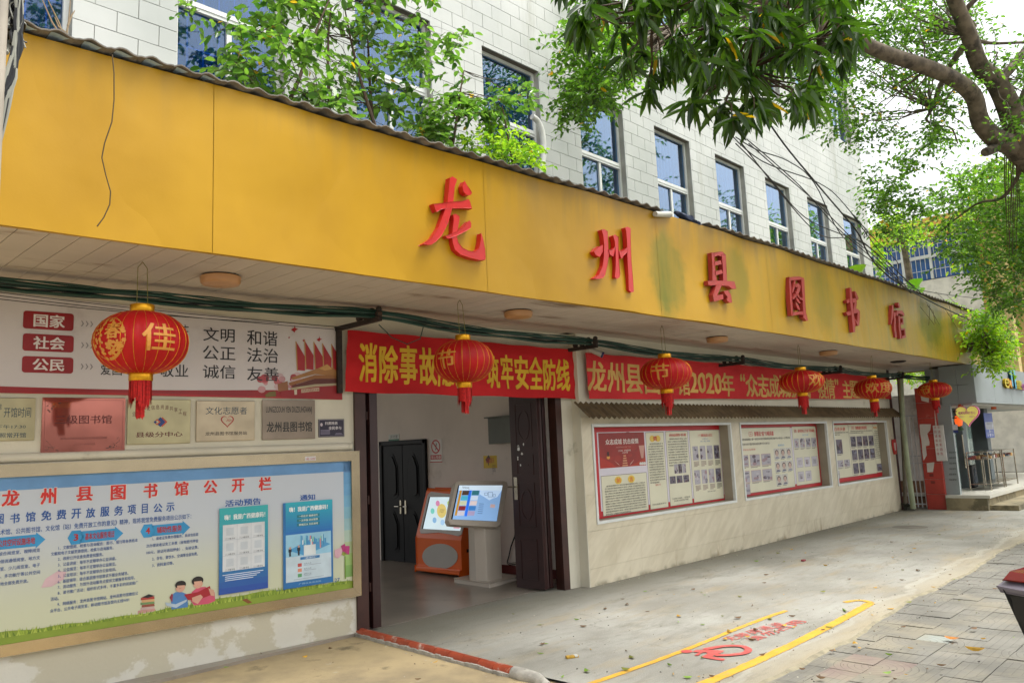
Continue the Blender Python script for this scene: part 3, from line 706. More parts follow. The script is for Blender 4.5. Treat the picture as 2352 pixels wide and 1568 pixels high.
for i in range(24):
    a0, a1 = 6.2832*i/24, 6.2832*(i+1)/24; rv = r*1.0
    s.poly([(cu+r*math.cos(a0), cv+rv*math.sin(a0)), (cu+r*math.cos(a1), cv+rv*math.sin(a1)), (cu+.8*r*math.cos(a1), cv+.8*rv*math.sin(a1)), (cu+.8*r*math.cos(a0), cv+.8*rv*math.sin(a0))], RD, 1)
s.poly([(cu-r*.7, cv+r*.55), (cu-r*.55, cv+r*.7), (cu+r*.7, cv-r*.55), (cu+r*.55, cv-r*.7)], RD, 2); s.poly([(cu-r*.1, cv-r*.5), (cu+r*.08, cv-r*.5), (cu+r*.25, cv+r*.5), (cu+r*.1, cv+r*.5)], ink('26221f'), 1)
s.rect(u0+.02, v0+(v1-v0)*.13, u1-.02, v0+(v1-v0)*.32, RD, 1); s.text('禁止吸烟', u0+.035, v0+(v1-v0)*.16, u1-.035, v0+(v1-v0)*.29, ink('e4ddd2'), 2, bold=.01); s.rect(u0, v0+.0, u1, v0+(v1-v0)*.035, RD, 1); s.build('print', t)
t, s, (u0, u1, v0, v1) = sign('camera_notice', 'yellow camera notice with a black camera symbol above the kiosks', 'sign', IW, W2(1630, 1345), W2(1720, 1255), .003, mat('sign_yellow', 'c9a91c', .5))
s.text('温馨提示', u0+.05, v1-.1, u1-.05, v1-.03, RD, 1, bold=.01); K = ink('2a2415')
s.poly([(u0+.04, v0+.12), (u0+.07, v0+.07), (u0+.14, v0+.13), (u0+.11, v0+.18)], K, 1); s.rect(u0+.09, v0+.04, u0+.105, v0+.1, K, 1)
for i, l in enumerate(('公共区域', '视频监控', '请注意文明', '卫生')): s.text(l, u0+.17, v1-.15-.035*i, u1-.03-(.05 if i == 3 else 0), v1-.122-.035*i, K, 1)
s.build('print', t)
t, s, (u0, u1, v0, v1) = sign('room_sign', 'small green and white room sign above the black lobby door', 'sign', IW, W2(968, 1158), W2(1040, 1106), .006, mat('sign_pale', 'c3c6bd', .4))
s.rect(u0, v0, u1, v0+(v1-v0)*.3, ink('2c6b4c'), 1); s.text('活动室', u0+.03, v0+(v1-v0)*.4, u1-.03, v1-.01, ink('3a3f3c'), 1); s.build('print', t)
# electric box on the lobby wall
a = IW.p(*W2(1722, 1175)); b = IW.p(*W2(1800, 990)); t = thing('meter_box', 'grey-green metal meter box hung high on the lobby wall', 'box', IW.w(a[0], a[1])); m = MB(); M_MB = mat('meter_box_grey', '5d6157', .5, var=.15)
m.pbox(IW, a[0], a[0]+.5, a[1], b[1], 0, .16, M_MB); m.build('housing', t, bevel=.006); m = MB(); m.pbox(IW, a[0]-.03, a[0]+.53, b[1], b[1]+.015, 0, .2, M_MB); m.build('lid', t)
m = MB(); q = [IW.w(a[0]+.55, 1.0, .02)]
pts = [onX(*B2(*p), 7.47) for p in ((1700, 560), (1690, 640), (1668, 700), (1655, 760), (1643, 800), (1660, 812), (1700, 806))]
m.tube(pts, .006, M_CABK); m.tube([p+np.array((0, 0, .02)) for p in pts[1:]]+[onX(*B2(1720, 815), 7.45)], .004, M_CABG); single(m, 'power_cord', 'dark power cords hanging down the lobby wall behind the pale kiosk', 'cord', smooth=True)

# ------------------------------------------------------------------ kiosks
KZ = zc(1650, 1850, 500, 1568)
M_PEARL = mat('pearl_plastic', 'c0b6a8', .35, var=.04)
def screen_mat(name, col, st):
    n = N(name); setp(n.b, .2); a = n.mix(n.ramp(n.noise(4, 3), .3, .7), col, tuple(x*.8 for x in rgb(col))); n.l(a, n.b.inputs['Base Color']); n.l(a, n.b.inputs['Emission Color']); n.b.inputs['Emission Strength'].default_value = st; return n.m
def sm(h): return mat('lit_'+h, h, .3, var=.04, emit=.32)
kx, ky = 6.98, 7.35
wk = thing('information_kiosk', 'pale kiosk on a post with a tilted blue screen, before the orange kiosk', 'kiosk', (kx, ky, 0))
base = [tuple(onZ(*KZ(*p), .06)[:2]) for p in ((520, 1440), (960, 1505), (1310, 1415), (1060, 1385))]
bc = np.mean(base, 0)
GPz = Plane((0, 0, 0), (1, 0, 0), (0, 0, 1)); m = MB(); m.prism(GPz, [(6.61, 6.92), (7.15, 6.98), (7.17, 7.42), (7.14, 7.6), (6.65, 7.6)], .012, .055, M_PEARL); m.build('base', wk, bevel=.012)
m = MB(); m.prism(GPz, [(6.65, 7.2), (6.70, 7.06), (6.97, 7.07), (7.03, 7.2), (6.98, 7.34), (6.68, 7.34)], .055, .80, M_PEARL); m.build('post', wk, bevel=.01)
# tilted head from four sighted corners on a plane leaning back
c0 = onY(*KZ(450, 765), 7.0); c1 = onY(*KZ(1085, 800), 6.98); c3 = onY(*KZ(560, 228), 7.2); c2 = onY(*KZ(1190, 235), 7.18)
uu = c1-c0; nn_ = np.cross(uu, c3-c0); nn_ = -nn_ if nn_[1] > 0 else nn_
HP = Plane(c0, uu, nn_)
def hp(a, b): return HP.p(*KZ(a, b))
outl = [hp(*p) for p in ((450, 720), (475, 770), (560, 778), (1050, 803), (1095, 780), (1120, 720), (1195, 290), (1185, 245), (1150, 228), (590, 226), (545, 245), (530, 300))]
m = MB(); m.prism(HP, outl, -.07, 0, M_PEARL); m.build('head', wk, bevel=.012)
m = MB(); scr = [hp(*p) for p in ((482, 708), (1060, 735), (1130, 280), (575, 278))]; m.prism(HP, scr, .0, .001, M_BLK); m.build('bezel', wk)
s = Sheet(HP, .002, .0008)
def sp(*p): return [hp(*q) for q in p]
s.poly(sp((500, 708), (1055, 733), (1128, 283), (585, 283)), sm('7fa4cf'), 0)
s.poly(sp((585, 283), (1128, 283), (1118, 345), (578, 345)), sm('c4d6e4'), 1)
s.poly(sp((840, 395), (900, 430), (960, 470), (1010, 445), (1060, 430), (1118, 345), (848, 345)), sm('b3cbe6'), 1.6)
s.poly(sp((592, 348), (620, 348), (552, 662), (525, 662)), sm('b38320'), 2); s.poly(sp((708, 345), (742, 345), (680, 670), (648, 670)), sm('2a6ad8'), 2)
for i, (c, e) in enumerate(zip(('4a3a30', '49a3bd', 'b9bfa0', '7c2a30', 'b9b3bd'), ('2f6a74', 'b9c7d8', 'c9b9b9', '3a74b4', '9a8fae'))):
    y0 = 350+64*i; y1 = y0+56; x0 = 628-15*i; s.poly(sp((x0, y0), (x0+85, y0), (x0+74, y1), (x0-12, y1)), sm(c), 2)
    x0 = 750-14*i; s.poly(sp((x0, y0), (x0+88, y0), (x0+76, y1), (x0-11, y1)), sm(e), 2)
for i in range(6): s.poly(sp((835-4*i, 510+24*i), (895-4*i, 513+24*i), (893-4*i, 519+24*i), (833-4*i, 516+24*i)), sm('3a5a86'), 2)
for r in ((900, 375, 940, 405), (945, 368, 1000, 425), (1005, 395, 1035, 425)):
    a, b, c, d = r
    for e in (((a, b), (c, b), (c, b+5), (a, b+5)), ((a, d), (c, d), (c, d+5), (a, d+5)), ((a, b), (a+5, b), (a+5, d), (a, d)), ((c, b), (c+5, b), (c+5, d), (c, d))): s.poly(sp(*e), sm('5b7899'), 2)
s.poly(sp((978, 518), (1036, 524), (1028, 566), (970, 560)), sm('b59a98'), 2); s.px('数字图书馆', KZ(628, 325), KZ(708, 305), sm('4a5260'), 2)
s.build('screen', wk)
ok_ = thing('self_service_kiosk', 'orange self-service kiosk with a silver oval and a lit white screen by the black door', 'kiosk', (7.2, 8.3, 0))
M_OR = mat('orange_enamel', 'e06008', .35, var=.05, spec=.5)
# profile in the plane X = 6.95 .. body runs along Y; front faces -X
px0 = 6.95
ya, yb = 7.80, 8.70
prof = [(px0-.03, .03), (px0-.03, .09), (px0, .1), (px0+.0, .47), (px0+.015, .51), (px0+.215, 1.08), (px0+.24, 1.11), (px0+.37, 1.11), (px0+.40, .6), (px0+.42, .03)]
m = MB(); PO = Plane((0, ya, 0), (1, 0, 0), (0, -1, 0)); m.prism(PO, prof, -(yb-ya), 0, M_OR); m.build('body', ok_, bevel=.015)
FO = Plane((px0, ya, 0), (0, -1, 0), (-1, 0, 0)); m = MB(); ov = [FO.p(*KZ(348+222*math.cos(k*.2244), 1173+160*math.sin(k*.2244))) for k in range(28)]; m.prism(FO, ov, 0, .006, mat('silver_panel', 'b0ada6', .45, metal=0, var=.03)); m.build('oval_panel', ok_)
th = math.atan2(.57, .20); OPn = Plane((px0+.015, ya, .51), (0, -1, 0), (-math.sin(th), 0, math.cos(th)))
m = MB(); bz = [OPn.p(*KZ(*p)) for p in ((100, 850), (110, 885), (180, 885), (330, 875), (470, 895), (580, 920), (620, 900), (650, 790), (700, 400), (520, 395), (400, 385), (300, 372), (240, 365), (200, 400))]
m.prism(OPn, bz, .0, .012, mat('silver_bezel', 'b9b4ac', .4, var=.03)); m.build('bezel', ok_)
s = Sheet(OPn.off(.012), .002, .001); op = lambda *p: [OPn.p(*KZ(*q)) for q in p]
s.poly(op((125, 830), (612, 858), (690, 425), (218, 428)), M_BLK, 0); s.poly(op((142, 830), (610, 856), (688, 432), (232, 432)), sm('c9dde4'), 1)
for x_, y_, rx, ry, c in ((377, 605, 60, 88, 'd3bd68'), (327, 512, 25, 36, 'c97ba4'), (472, 512, 25, 36, '9cc04a'), (262, 608, 25, 36, '6cc4b4'), (287, 722, 25, 36, '7ba9cf'), (387, 750, 25, 36, '9cc3e4'), (462, 650, 25, 36, 'cf9a4c')):
    s.poly([OPn.p(*KZ(x_+rx*math.cos(k*.3307), y_+ry*math.sin(k*.3307))) for k in range(19)], sm(c), 2)
s.poly(op((530, 795), (605, 800), (600, 830), (524, 824)), sm('cf9aa4'), 2); s.px('自助服务', KZ(345, 600), KZ(408, 580), sm('8c7a3a'), 3); s.px('终端机', KZ(340, 625), KZ(400, 605), sm('8c7a3a'), 3); s.build('screen', ok_)
SO = Plane((0, ya, 0), (1, 0, 0), (0, -1, 0)); m = MB(); a = SO.p(*KZ(680, 1125)); b = SO.p(*KZ(748, 1072)); m.pbox(SO, a[0], b[0], a[1], b[1], 0, .004, M_BLK); m.build('card_slot', ok_)
# yellow hand barrier behind the left leaf
a = onY(862, 1215, 8.6); m = MB(); PB = Plane((a[0]-.25, 8.6, 0), (1, 0, 0), (0, -1, 0))
b1 = PB.p(864, 1224); b0 = PB.p(845, 1145); m.prism(PB, [(b1[0]-.4, b1[1]), (b1[0]-.02, b1[1]), (b1[0], b1[1]+.03), (b1[0]-.005, b0[1]-.06), (b1[0]-.06, b0[1]), (b1[0]-.4, b0[1])], -.04, 0, mat('yellow_plastic', 'c9a41c', .4)); m.pbox(PB, b1[0]-.22, b1[0]-.18, 0, b1[1], -.04, 0, mat('yellow_plastic', 'c9a41c', .4)); single(m, 'yellow_stand', 'yellow plastic stand peeking out behind the left door leaf', 'stand', bevel=.008)
# ------------------------------------------------------------------ big red characters on the fascia
def strokes_sign(ch, polys, zfun, cx_px, group, m_, label):
    i = next(k for k in range(len(FK)-1) if FK[k+1][0] > onY(*zfun(*cx_px), 4.5)[0])
    P0 = fplane(i); dep = .05; P = P0.off(.02+dep)
    loc = P.w(*P.p(*zfun(*cx_px)))
    t = thing('sign_character', label, 'sign character', loc, group)
    for k, pl in enumerate(polys):
        m = MB(); m.prism(P, [P.p(*zfun(*q)) for q in pl], -dep+.0005*k, .0012*k, m_); m.build('stroke', t, bevel=.004)
Z1_ = zc(1650, 680, 900, 2352); Z2_ = zc(2750, 950, 950, 2352)
G = 'red raised characters of the library sign'
strokes_sign('龙', [
 [(388, 85), (420, 72), (462, 100), (438, 180), (425, 320), (405, 430), (370, 560), (300, 690), (235, 755), (190, 778), (110, 775), (200, 710), (270, 600), (330, 440), (365, 330)],
 [(215, 357), (345, 342), (420, 332), (520, 325), (585, 310), (600, 335), (617, 403), (560, 398), (400, 395), (300, 410), (250, 435), (230, 395)],
 [(542, 118), (565, 160), (605, 215), (617, 242), (600, 262), (560, 255), (528, 225), (518, 170)],
 [(420, 470), (445, 462), (487, 485), (487, 510), (470, 620), (460, 700), (475, 760), (520, 815), (580, 845), (650, 855), (690, 820), (708, 740), (714, 660), (735, 730), (755, 830), (760, 915), (755, 938), (700, 938), (600, 918), (500, 885), (440, 835), (418, 770), (408, 690), (418, 600), (428, 520)],
 [(592, 532), (608, 560), (605, 600), (560, 638), (480, 678), (400, 712), (365, 712), (335, 690), (380, 675), (470, 640), (530, 590)]],
 Z1_, (430, 500), G, M_RED, 'largest red raised character, first from the left on the yellow fascia')
strokes_sign('州', [
 [(1975, 625), (2005, 620), (2038, 642), (2040, 690), (2048, 800), (2050, 900), (2035, 1000), (2012, 1098), (1990, 1128), (1930, 1136), (1890, 1132), (1945, 1095), (1988, 1000), (2000, 900), (2003, 780), (1992, 680)],
 [(2095, 688), (2115, 677), (2150, 702), (2150, 800), (2155, 950), (2167, 1090), (2163, 1118), (2135, 1135), (2112, 1118), (2122, 1000), (2120, 850), (2112, 750)],
 [(2220, 606), (2243, 594), (2278, 612), (2278, 750), (2285, 950), (2300, 1120), (2311, 1270), (2285, 1278), (2258, 1252), (2254, 1100), (2243, 900), (2240, 750), (2232, 640)],
 [(1983, 788), (1986, 850), (1953, 906), (1912, 882), (1893, 855), (1930, 812)],
 [(2046, 838), (2085, 832), (2113, 808), (2109, 850), (2094, 903), (2062, 880)],
 [(2152, 852), (2190, 847), (2239, 815), (2238, 860), (2200, 898), (2181, 927), (2162, 890)]],
 Z1_, (2110, 870), G, M_RED, 'second red raised character on the yellow fascia, three upright strokes with dots')
strokes_sign('县', [
 [(235, 150), (262, 152), (268, 250), (287, 425), (250, 430), (243, 250)],
 [(262, 150), (300, 143), (345, 142), (376, 175), (335, 186), (300, 176), (264, 188)],
 [(335, 172), (376, 172), (382, 300), (388, 430), (354, 430), (347, 300)],
 [(266, 237), (325, 230), (333, 262), (270, 274)], [(272, 332), (335, 324), (345, 352), (278, 371)],
 [(197, 428), (285, 424), (388, 430), (460, 436), (478, 505), (440, 508), (400, 480), (300, 470), (230, 474), (200, 468)],
 [(278, 472), (332, 473), (297, 545), (292, 568), (345, 566), (350, 608), (258, 630), (245, 570)],
 [(352, 532), (395, 523), (425, 570), (435, 643), (412, 645), (382, 620), (390, 590), (366, 560)]],
 Z2_, (330, 400), G, M_REDF, 'third red raised character, right of the green algae patch on the fascia')
strokes_sign('图', [
 [(1003, 392), (1020, 395), (1035, 600), (1045, 740), (1042, 772), (1028, 772), (1012, 600)],
 [(1005, 392), (1100, 386), (1150, 402), (1155, 430), (1120, 418), (1020, 421)],
 [(1122, 416), (1155, 422), (1160, 600), (1170, 740), (1192, 822), (1178, 822), (1143, 790), (1137, 600)],
 [(1040, 738), (1100, 731), (1165, 731), (1160, 768), (1100, 760), (1044, 772)],
 [(1052, 426), (1066, 427), (1056, 500), (1037, 550), (1030, 540), (1044, 482)],
 [(1056, 467), (1095, 455), (1115, 480), (1105, 530), (1085, 570), (1047, 610), (1032, 606), (1072, 545), (1088, 490), (1068, 492)],
 [(1064, 538), (1080, 543), (1110, 590), (1145, 605), (1143, 622), (1110, 612), (1083, 580)],
 [(1072, 592), (1095, 620), (1113, 648), (1100, 650), (1074, 625)], [(1064, 637), (1085, 665), (1110, 713), (1096, 716), (1068, 680)]],
 Z2_, (1080, 600), G, M_REDF, 'fourth red raised character, the one enclosed in a tall box')
strokes_sign('书', [
 [(1572, 627), (1600, 606), (1670, 601), (1675, 650), (1668, 713), (1647, 718), (1652, 645), (1600, 641), (1582, 650)],
 [(1567, 742), (1620, 722), (1680, 706), (1704, 731), (1704, 800), (1699, 872), (1681, 868), (1654, 812), (1665, 810), (1678, 830), (1683, 745), (1630, 756), (1587, 773)],
 [(1600, 498), (1621, 502), (1632, 620), (1645, 750), (1661, 850), (1657, 935), (1638, 935), (1625, 800), (1608, 650)],
 [(1652, 530), (1668, 542), (1689, 600), (1687, 618), (1664, 600), (1657, 570)]],
 Z2_, (1630, 700), G, M_REDF, 'fifth red raised character on the yellow fascia, last but one')
strokes_sign('馆', [
 [(2026, 667), (2039, 671), (2041, 720), (2034, 790), (2016, 862), (2010, 858), (2019, 780)],
 [(2040, 742), (2061, 737), (2064, 760), (2050, 810), (2046, 828), (2040, 800)],
 [(2045, 802), (2060, 792), (2062, 900), (2074, 983), (2057, 988), (2042, 900)],
 [(2081, 642), (2094, 651), (2106, 689), (2095, 696), (2080, 670)],
 [(2068, 722), (2124, 724), (2144, 760), (2140, 780), (2120, 761), (2086, 750), (2073, 780), (2063, 760)],
 [(2083, 772), (2100, 776), (2105, 880), (2119, 998), (2102, 1002), (2087, 880)],
 [(2102, 786), (2132, 790), (2132, 803), (2102, 800)], [(2122, 803), (2133, 803), (2135, 852), (2125, 850)], [(2105, 842), (2134, 846), (2135, 860), (2107, 858)],
 [(2108, 898), (2148, 900), (2148, 914), (2109, 912)], [(2138, 914), (2149, 914), (2156, 984), (2145, 984)], [(2116, 972), (2155, 974), (2156, 988), (2118, 998)]],
 Z2_, (2080, 820), G, M_REDF, 'sixth and last red raised character, at the far end of the fascia')
# loose wire hanging down the fascia
m = MB(); FP = Plane((0, 4.76, 0), (1, -.08, 0), (-.08, -1, 0)).off(.03)
def onpl(P, px, py, d=0): u, v = P.p(px, py); return P.w(u, v, d)
pp = ((258, 126), (262, 170), (262, 230), (257, 280), (240, 330), (234, 362), (243, 402), (254, 440), (252, 470), (238, 500), (223, 520))
m.tube([onpl(FP, *p) for p in pp], .0035, mat('dull_wire', '4c3d22', .6, metal=.3)); single(m, 'loose_wire', 'thin loose wire dangling down the yellow fascia from the roof edge', 'wire', smooth=True)

# ------------------------------------------------------------------ round soffit lamps
for i, (px, py, r, lb) in enumerate(((507, 633, .142, 'large round orange soffit lamp behind the first lantern'), (1190, 714, .142, 'round soffit lamp between the second and third lanterns'), (1647, 774, .142, 'round soffit lamp to the right of the third lantern'), (1902, 806, .142, 'round soffit lamp between the fourth and fifth lanterns'))):
    c = onZ(px, py, SZ); t = thing('soffit_lamp', lb, 'ceiling lamp', c, 'round lamps on the canopy soffit')
    m = MB(); m.lathe([(r*.9, 0), (r*.9, -.012)], c, mat('lamp_base', '2b2620', .7)); m.build('base', t, smooth=True)
    m = MB(); m.lathe([(0, -.012), (r, -.012), (r*1.0, -.03), (r*.97, -.055), (r*.9, -.066), (r*.5, -.075), (0, -.078)], c, mat('amber_lamp_cover', 'b98a5c', .35, var=.08)); m.build('lamp_shade', t, smooth=True)
c = onZ(2063, 829, SZ); m = MB(); m.lathe([(.13, 0), (.14, -.015), (.1, -.03), (0, -.032)], c, mat('lamp_base', '2b2620', .7)); single(m, 'soffit_lamp', 'dark round lamp base without a cover near the far end of the soffit', 'ceiling lamp', 'round lamps on the canopy soffit', smooth=True)

# ------------------------------------------------------------------ lanterns
def lantern_red():
    n = N('red_lantern_silk'); setp(n.b, .5, spec=.4); a = n.mix(n.ramp(n.noise(3, 4), .3, .7), 'a80f12', 'cf1a1c'); n.l(a, n.b.inputs['Base Color'])
    n.b.inputs['Transmission Weight'].default_value = 0; n.b.inputs['Subsurface Weight'].default_value = 0
    tr = n.n('BsdfTranslucent'); n.l(n.mix(0., 'd3201c', 'd3201c'), tr.inputs['Color']); mx = n.n('MixShader'); mx.inputs[0].default_value = .4
    n.l(n.b.outputs[0], mx.inputs[1]); n.l(tr.outputs[0], mx.inputs[2]); n.l(mx.outputs[0], n.out.inputs['Surface']); n.bump(n.noise(90, 3), .15, .003); return n.m
M_SILK = lantern_red(); M_TAS = mat('red_tassel', 'b81410', .8, var=.3, scale=60)
LP = [(328, 600, 325, 712, 863, 103), (1056, 688, 1065, 778, 882, 70), (1520, 747, 1529, 819, 897, 60), (1833, 791, 1841, 848, 905, 50), (2001, 816, 2005, 866, 919, 41), (2136, 832, 2146, 875, 916, 36)]
LL = ['largest red lantern with gold writing and medallion, in front of the white banner', 'red lantern in front of the banner over the doorway', 'red lantern covering part of the long banner beside the doorway', 'red lantern between the third and fifth in the row, gold character at its edge', 'red lantern at the end of the long banner, two gold characters showing', 'smallest red lantern, hanging before the red pillar at the far end']
LT = [[('佳', 22)], [('节', -36)], [('节', -12)], [('欢', 40)], [('欢', -2), ('度', 44)], [('节', -34)]]
for i, (hx, hy, cx_, ty, by, rp) in enumerate(LP):
    top = onZ(hx, hy, SZ); Y = top[1]; cpt = onY(cx_, (ty+by)/2+ (by-ty)*.02, Y); zt = onY(cx_, ty+2, Y)[2]; zb = onY(cx_, by-2, Y)[2]
    dist = -(RM.T @ (cpt-CAM))[2]; R = rp*dist/1801*.985; hh = (zt-zb)/2-.005; c = np.array([cpt[0], cpt[1], (zt+zb)/2])
    t = thing('red_lantern', LL[i], 'lantern', (c[0], c[1], zb-.2), 'red lanterns hanging from the canopy')
    m = MB(); nr = 24; seg = nr*6; nlat = 22; vs = []
    for a in range(nlat+1):
        th_ = math.pi*(.06+.88*a/nlat)-math.pi/2; zz_ = math.sin(th_)*hh; rr = R*abs(math.cos(th_))**.82
        for b in range(seg):
            q = 2*math.pi*b/seg; k = 1-.022*(1-abs(math.cos(q*nr/2)))**1.0*math.cos(th_); vs.append((c[0]+rr*k*math.cos(q), c[1]+rr*k*math.sin(q), c[2]+zz_))
    m.add(vs, [(a*seg+b, a*seg+(b+1) % seg, (a+1)*seg+(b+1) % seg, (a+1)*seg+b) for a in range(nlat) for b in range(seg)], M_SILK); m.build('lantern_body', t, smooth=True)
    for b in range(nr):
        q = 2*math.pi*b/nr; pts = []
        for a in range(13):
            th_ = math.pi*(.07+.86*a/12)-math.pi/2; rr = R*abs(math.cos(th_))**.82*1.003; pts.append((c[0]+rr*math.cos(q), c[1]+rr*math.sin(q), c[2]+math.sin(th_)*hh))
        g = MB(); g.tube(pts, .0017+.0008*(i > 2), M_GOLD, 4); g.build('rib', t)
    for z0, z1, rr, nm in ((hh*.99-.005, hh+.045, R*.26, 'top_collar'), (-hh-.045, -hh*.99+.008, R*.255, 'bottom_collar')):
        g = MB(); g.lathe([(rr*.97, z0), (rr, z0+.004), (rr, z1-.004), (rr*.97, z1), (rr*.9, z1), (rr*.9, z0)], c, M_GOLD); g.build(nm, t, smooth=True)
    g = MB(); zt_ = c[2]-hh-.043
    for k in range(190):
        q = 2*math.pi*k/190; r1 = R*.245*random.uniform(.82, 1.02); L = (.135+.03*math.sin(q*3+i))*R/.3+random.uniform(-.03, .025); a = (c[0]+r1*math.cos(q), c[1]+r1*math.sin(q)); w = .0028
        dx, dy = -math.sin(q)*w, math.cos(q)*w; o = random.uniform(.96, 1.04)
        g.quad([(a[0]-dx, a[1]-dy, zt_), (a[0]+dx, a[1]+dy, zt_), (c[0]+(a[0]-c[0])*o+dx, c[1]+(a[1]-c[1])*o+dy, zt_-L), (c[0]+(a[0]-c[0])*o-dx, c[1]+(a[1]-c[1])*o-dy, zt_-L-.01)], M_TAS)
    for k in range(26):
        a = (c[0]+random.uniform(-1, 1)*R*.09, c[1]+random.uniform(-1, 1)*R*.09); g.quad([(a[0]-.006, a[1], zt_), (a[0]+.006, a[1]-.003, zt_), (a[0]+.006, a[1], zt_-.245*R/.3-random.uniform(0, .02)), (a[0]-.006, a[1], zt_-.24*R/.3)], M_TAS)
    g.build('tassel', t)
    g = MB(); h = np.array([top[0], top[1], SZ-.005])
    for sx in (-1, 1): g.tube([(c[0]+sx*.035, c[1], c[2]+hh+.03), (h[0]+sx*.03, h[1], h[2]-.04), (h[0], h[1], h[2])], .0028, mat('hanging_cord', '6f6a30', .7), 5)
    g.build('hanging_cord', t)
    # gold characters follow the round body
    base = math.atan2(-c[1], -c[0])
    for ch, deg in LT[i]:
        co, fs = glyphs(ch, .014, 1, 2); a_ = co.min(0); b_ = co.max(0); q = (co-(a_+b_)/2)/(b_-a_).max()
        sz = R*.72; lon0 = base+R_(deg); vs = []
        # refine the faces so the print bends with the lantern
        import bmesh
        bm = bmesh.new(); kq = max(1, len(q)//5); bv = [bm.verts.new((x_, y_, .01*(i_//kq))) for i_, (x_, y_) in enumerate(q)]
        for f in fs:
            try: bm.faces.new([bv[k] for k in f])
            except Exception: pass
        bmesh.ops.triangulate(bm, faces=bm.faces); bmesh.ops.subdivide_edges(bm, edges=[e for e in bm.edges if e.calc_length() > .1], cuts=3, use_grid_fill=True); bmesh.ops.triangulate(bm, faces=bm.faces)
        bm.verts.index_update()
        for v in bm.verts:
            lon = lon0+v.co.x*sz/(R*.95); zz_ = v.co.y*sz*.86+hh*.02; cth = math.sqrt(max(0, 1-(zz_/hh)**2)); rr = R*cth**.82*(1.006+.08*v.co.z); vs.append((c[0]+rr*math.cos(lon), c[1]+rr*math.sin(lon), c[2]+zz_))
        g = MB(); g.add(vs, [[v.index for v in f.verts] for f in bm.faces], M_GOLDP); bm.free(); g.build('gold_character', t)
    lon0 = base+R_((-46, 60, 66, -70, -80, 50)[i]); g = MB(); nq = 0
    def onl(a, b): cth = math.sqrt(max(0, 1-(b/hh)**2)); rr = R*cth**.82*1.006; return (c[0]+rr*math.cos(lon0+a/(R*.95)), c[1]+rr*math.sin(lon0+a/(R*.95)), c[2]+b)
    if i == 0:      # flower medallion of petals, rings and fireworks
        rg = random.Random(3)
        for k in range(70):
            an = rg.uniform(0, 6.28); rad = R*rg.choice((.15, .26, .36, .4, .44))+rg.uniform(-.008, .008); x_, y_ = rad*math.cos(an), rad*math.sin(an)*.95; s_ = rg.uniform(.008, .016)
            g.quad([onl(x_+s_*math.cos(u), y_+s_*.8*math.sin(u)) for u in (0, 1.05, 2.1, 3.14, 4.2, 5.2)], M_GOLDP)
        for k in range(34):
            a0, a1 = 6.2832*k/34, 6.2832*(k+.8)/34; rr = R*.47; g.quad([onl(rr*math.cos(a0), rr*math.sin(a0)), onl(rr*math.cos(a1), rr*math.sin(a1)), onl(rr*.95*math.cos(a1), rr*.95*math.sin(a1)), onl(rr*.95*math.cos(a0), rr*.95*math.sin(a0))], M_GOLDP)
        for ch, ox, oy, sz in (('春', .05, .045, .11), ('梦', .06, -.075, .12)):
            co, fs = glyphs(ch, .03, 1, 2); a_ = co.min(0); b_ = co.max(0); q = (co-(a_+b_)/2)/(b_-a_).max()
            g.add([onl(ox+x_*sz, oy+y_*sz) for x_, y_ in q], fs, M_GOLDP)
        g.build('gold_medallion', t)

# ------------------------------------------------------------------ banners
def cloth(name, mat_, P, corners, folds, seed, nu=80, nv=14, amp=.012):
    """hanging cloth between four corners (u,v): bl, br, tr, tl"""
    m = MB(); r = random.Random(seed); ph = [(r.uniform(2, 9), r.uniform(0, 6), r.uniform(.3, 1)) for _ in range(6)]; vs = []
    def h(s_, t_):
        e = sum(a*math.sin(f*s_*folds+p+t_*3.1) for f, p, a in ph)*amp*.3; return .025+e*(.35+.65*t_)+amp*.5*math.sin(t_*17+s_*9)
    for i in range(nu+1):
        for j in range(nv+1):
            s_, t_ = i/nu, j/nv; a = np.array(corners[0])*(1-s_)+np.array(corners[1])*s_; b = np.array(corners[3])*(1-s_)+np.array(corners[2])*s_; q = a*(1-t_)+b*t_
            q = q+np.array((0, .004*math.sin(s_*30*folds)*(t_ > .9)+.005*math.sin(s_*21+2)*(t_ < .1))); vs.append(P.w(q[0], q[1], h(s_, t_)))
    m.add(vs, [(i*(nv+1)+j, (i+1)*(nv+1)+j, (i+1)*(nv+1)+j+1, i*(nv+1)+j+1) for i in range(nu) for j in range(nv)], mat_)
    def at(u, v):
        # bilinear inverse good enough for near-parallelogram cloth
        s_ = (u-corners[0][0])/(corners[1][0]-corners[0][0]); a = np.array(corners[0])*(1-s_)+np.array(corners[1])*s_; b = np.array(corners[3])*(1-s_)+np.array(corners[2])*s_
        t_ = (v-a[1])/(b[1]-a[1]); return h(s_, t_)
    return m, at
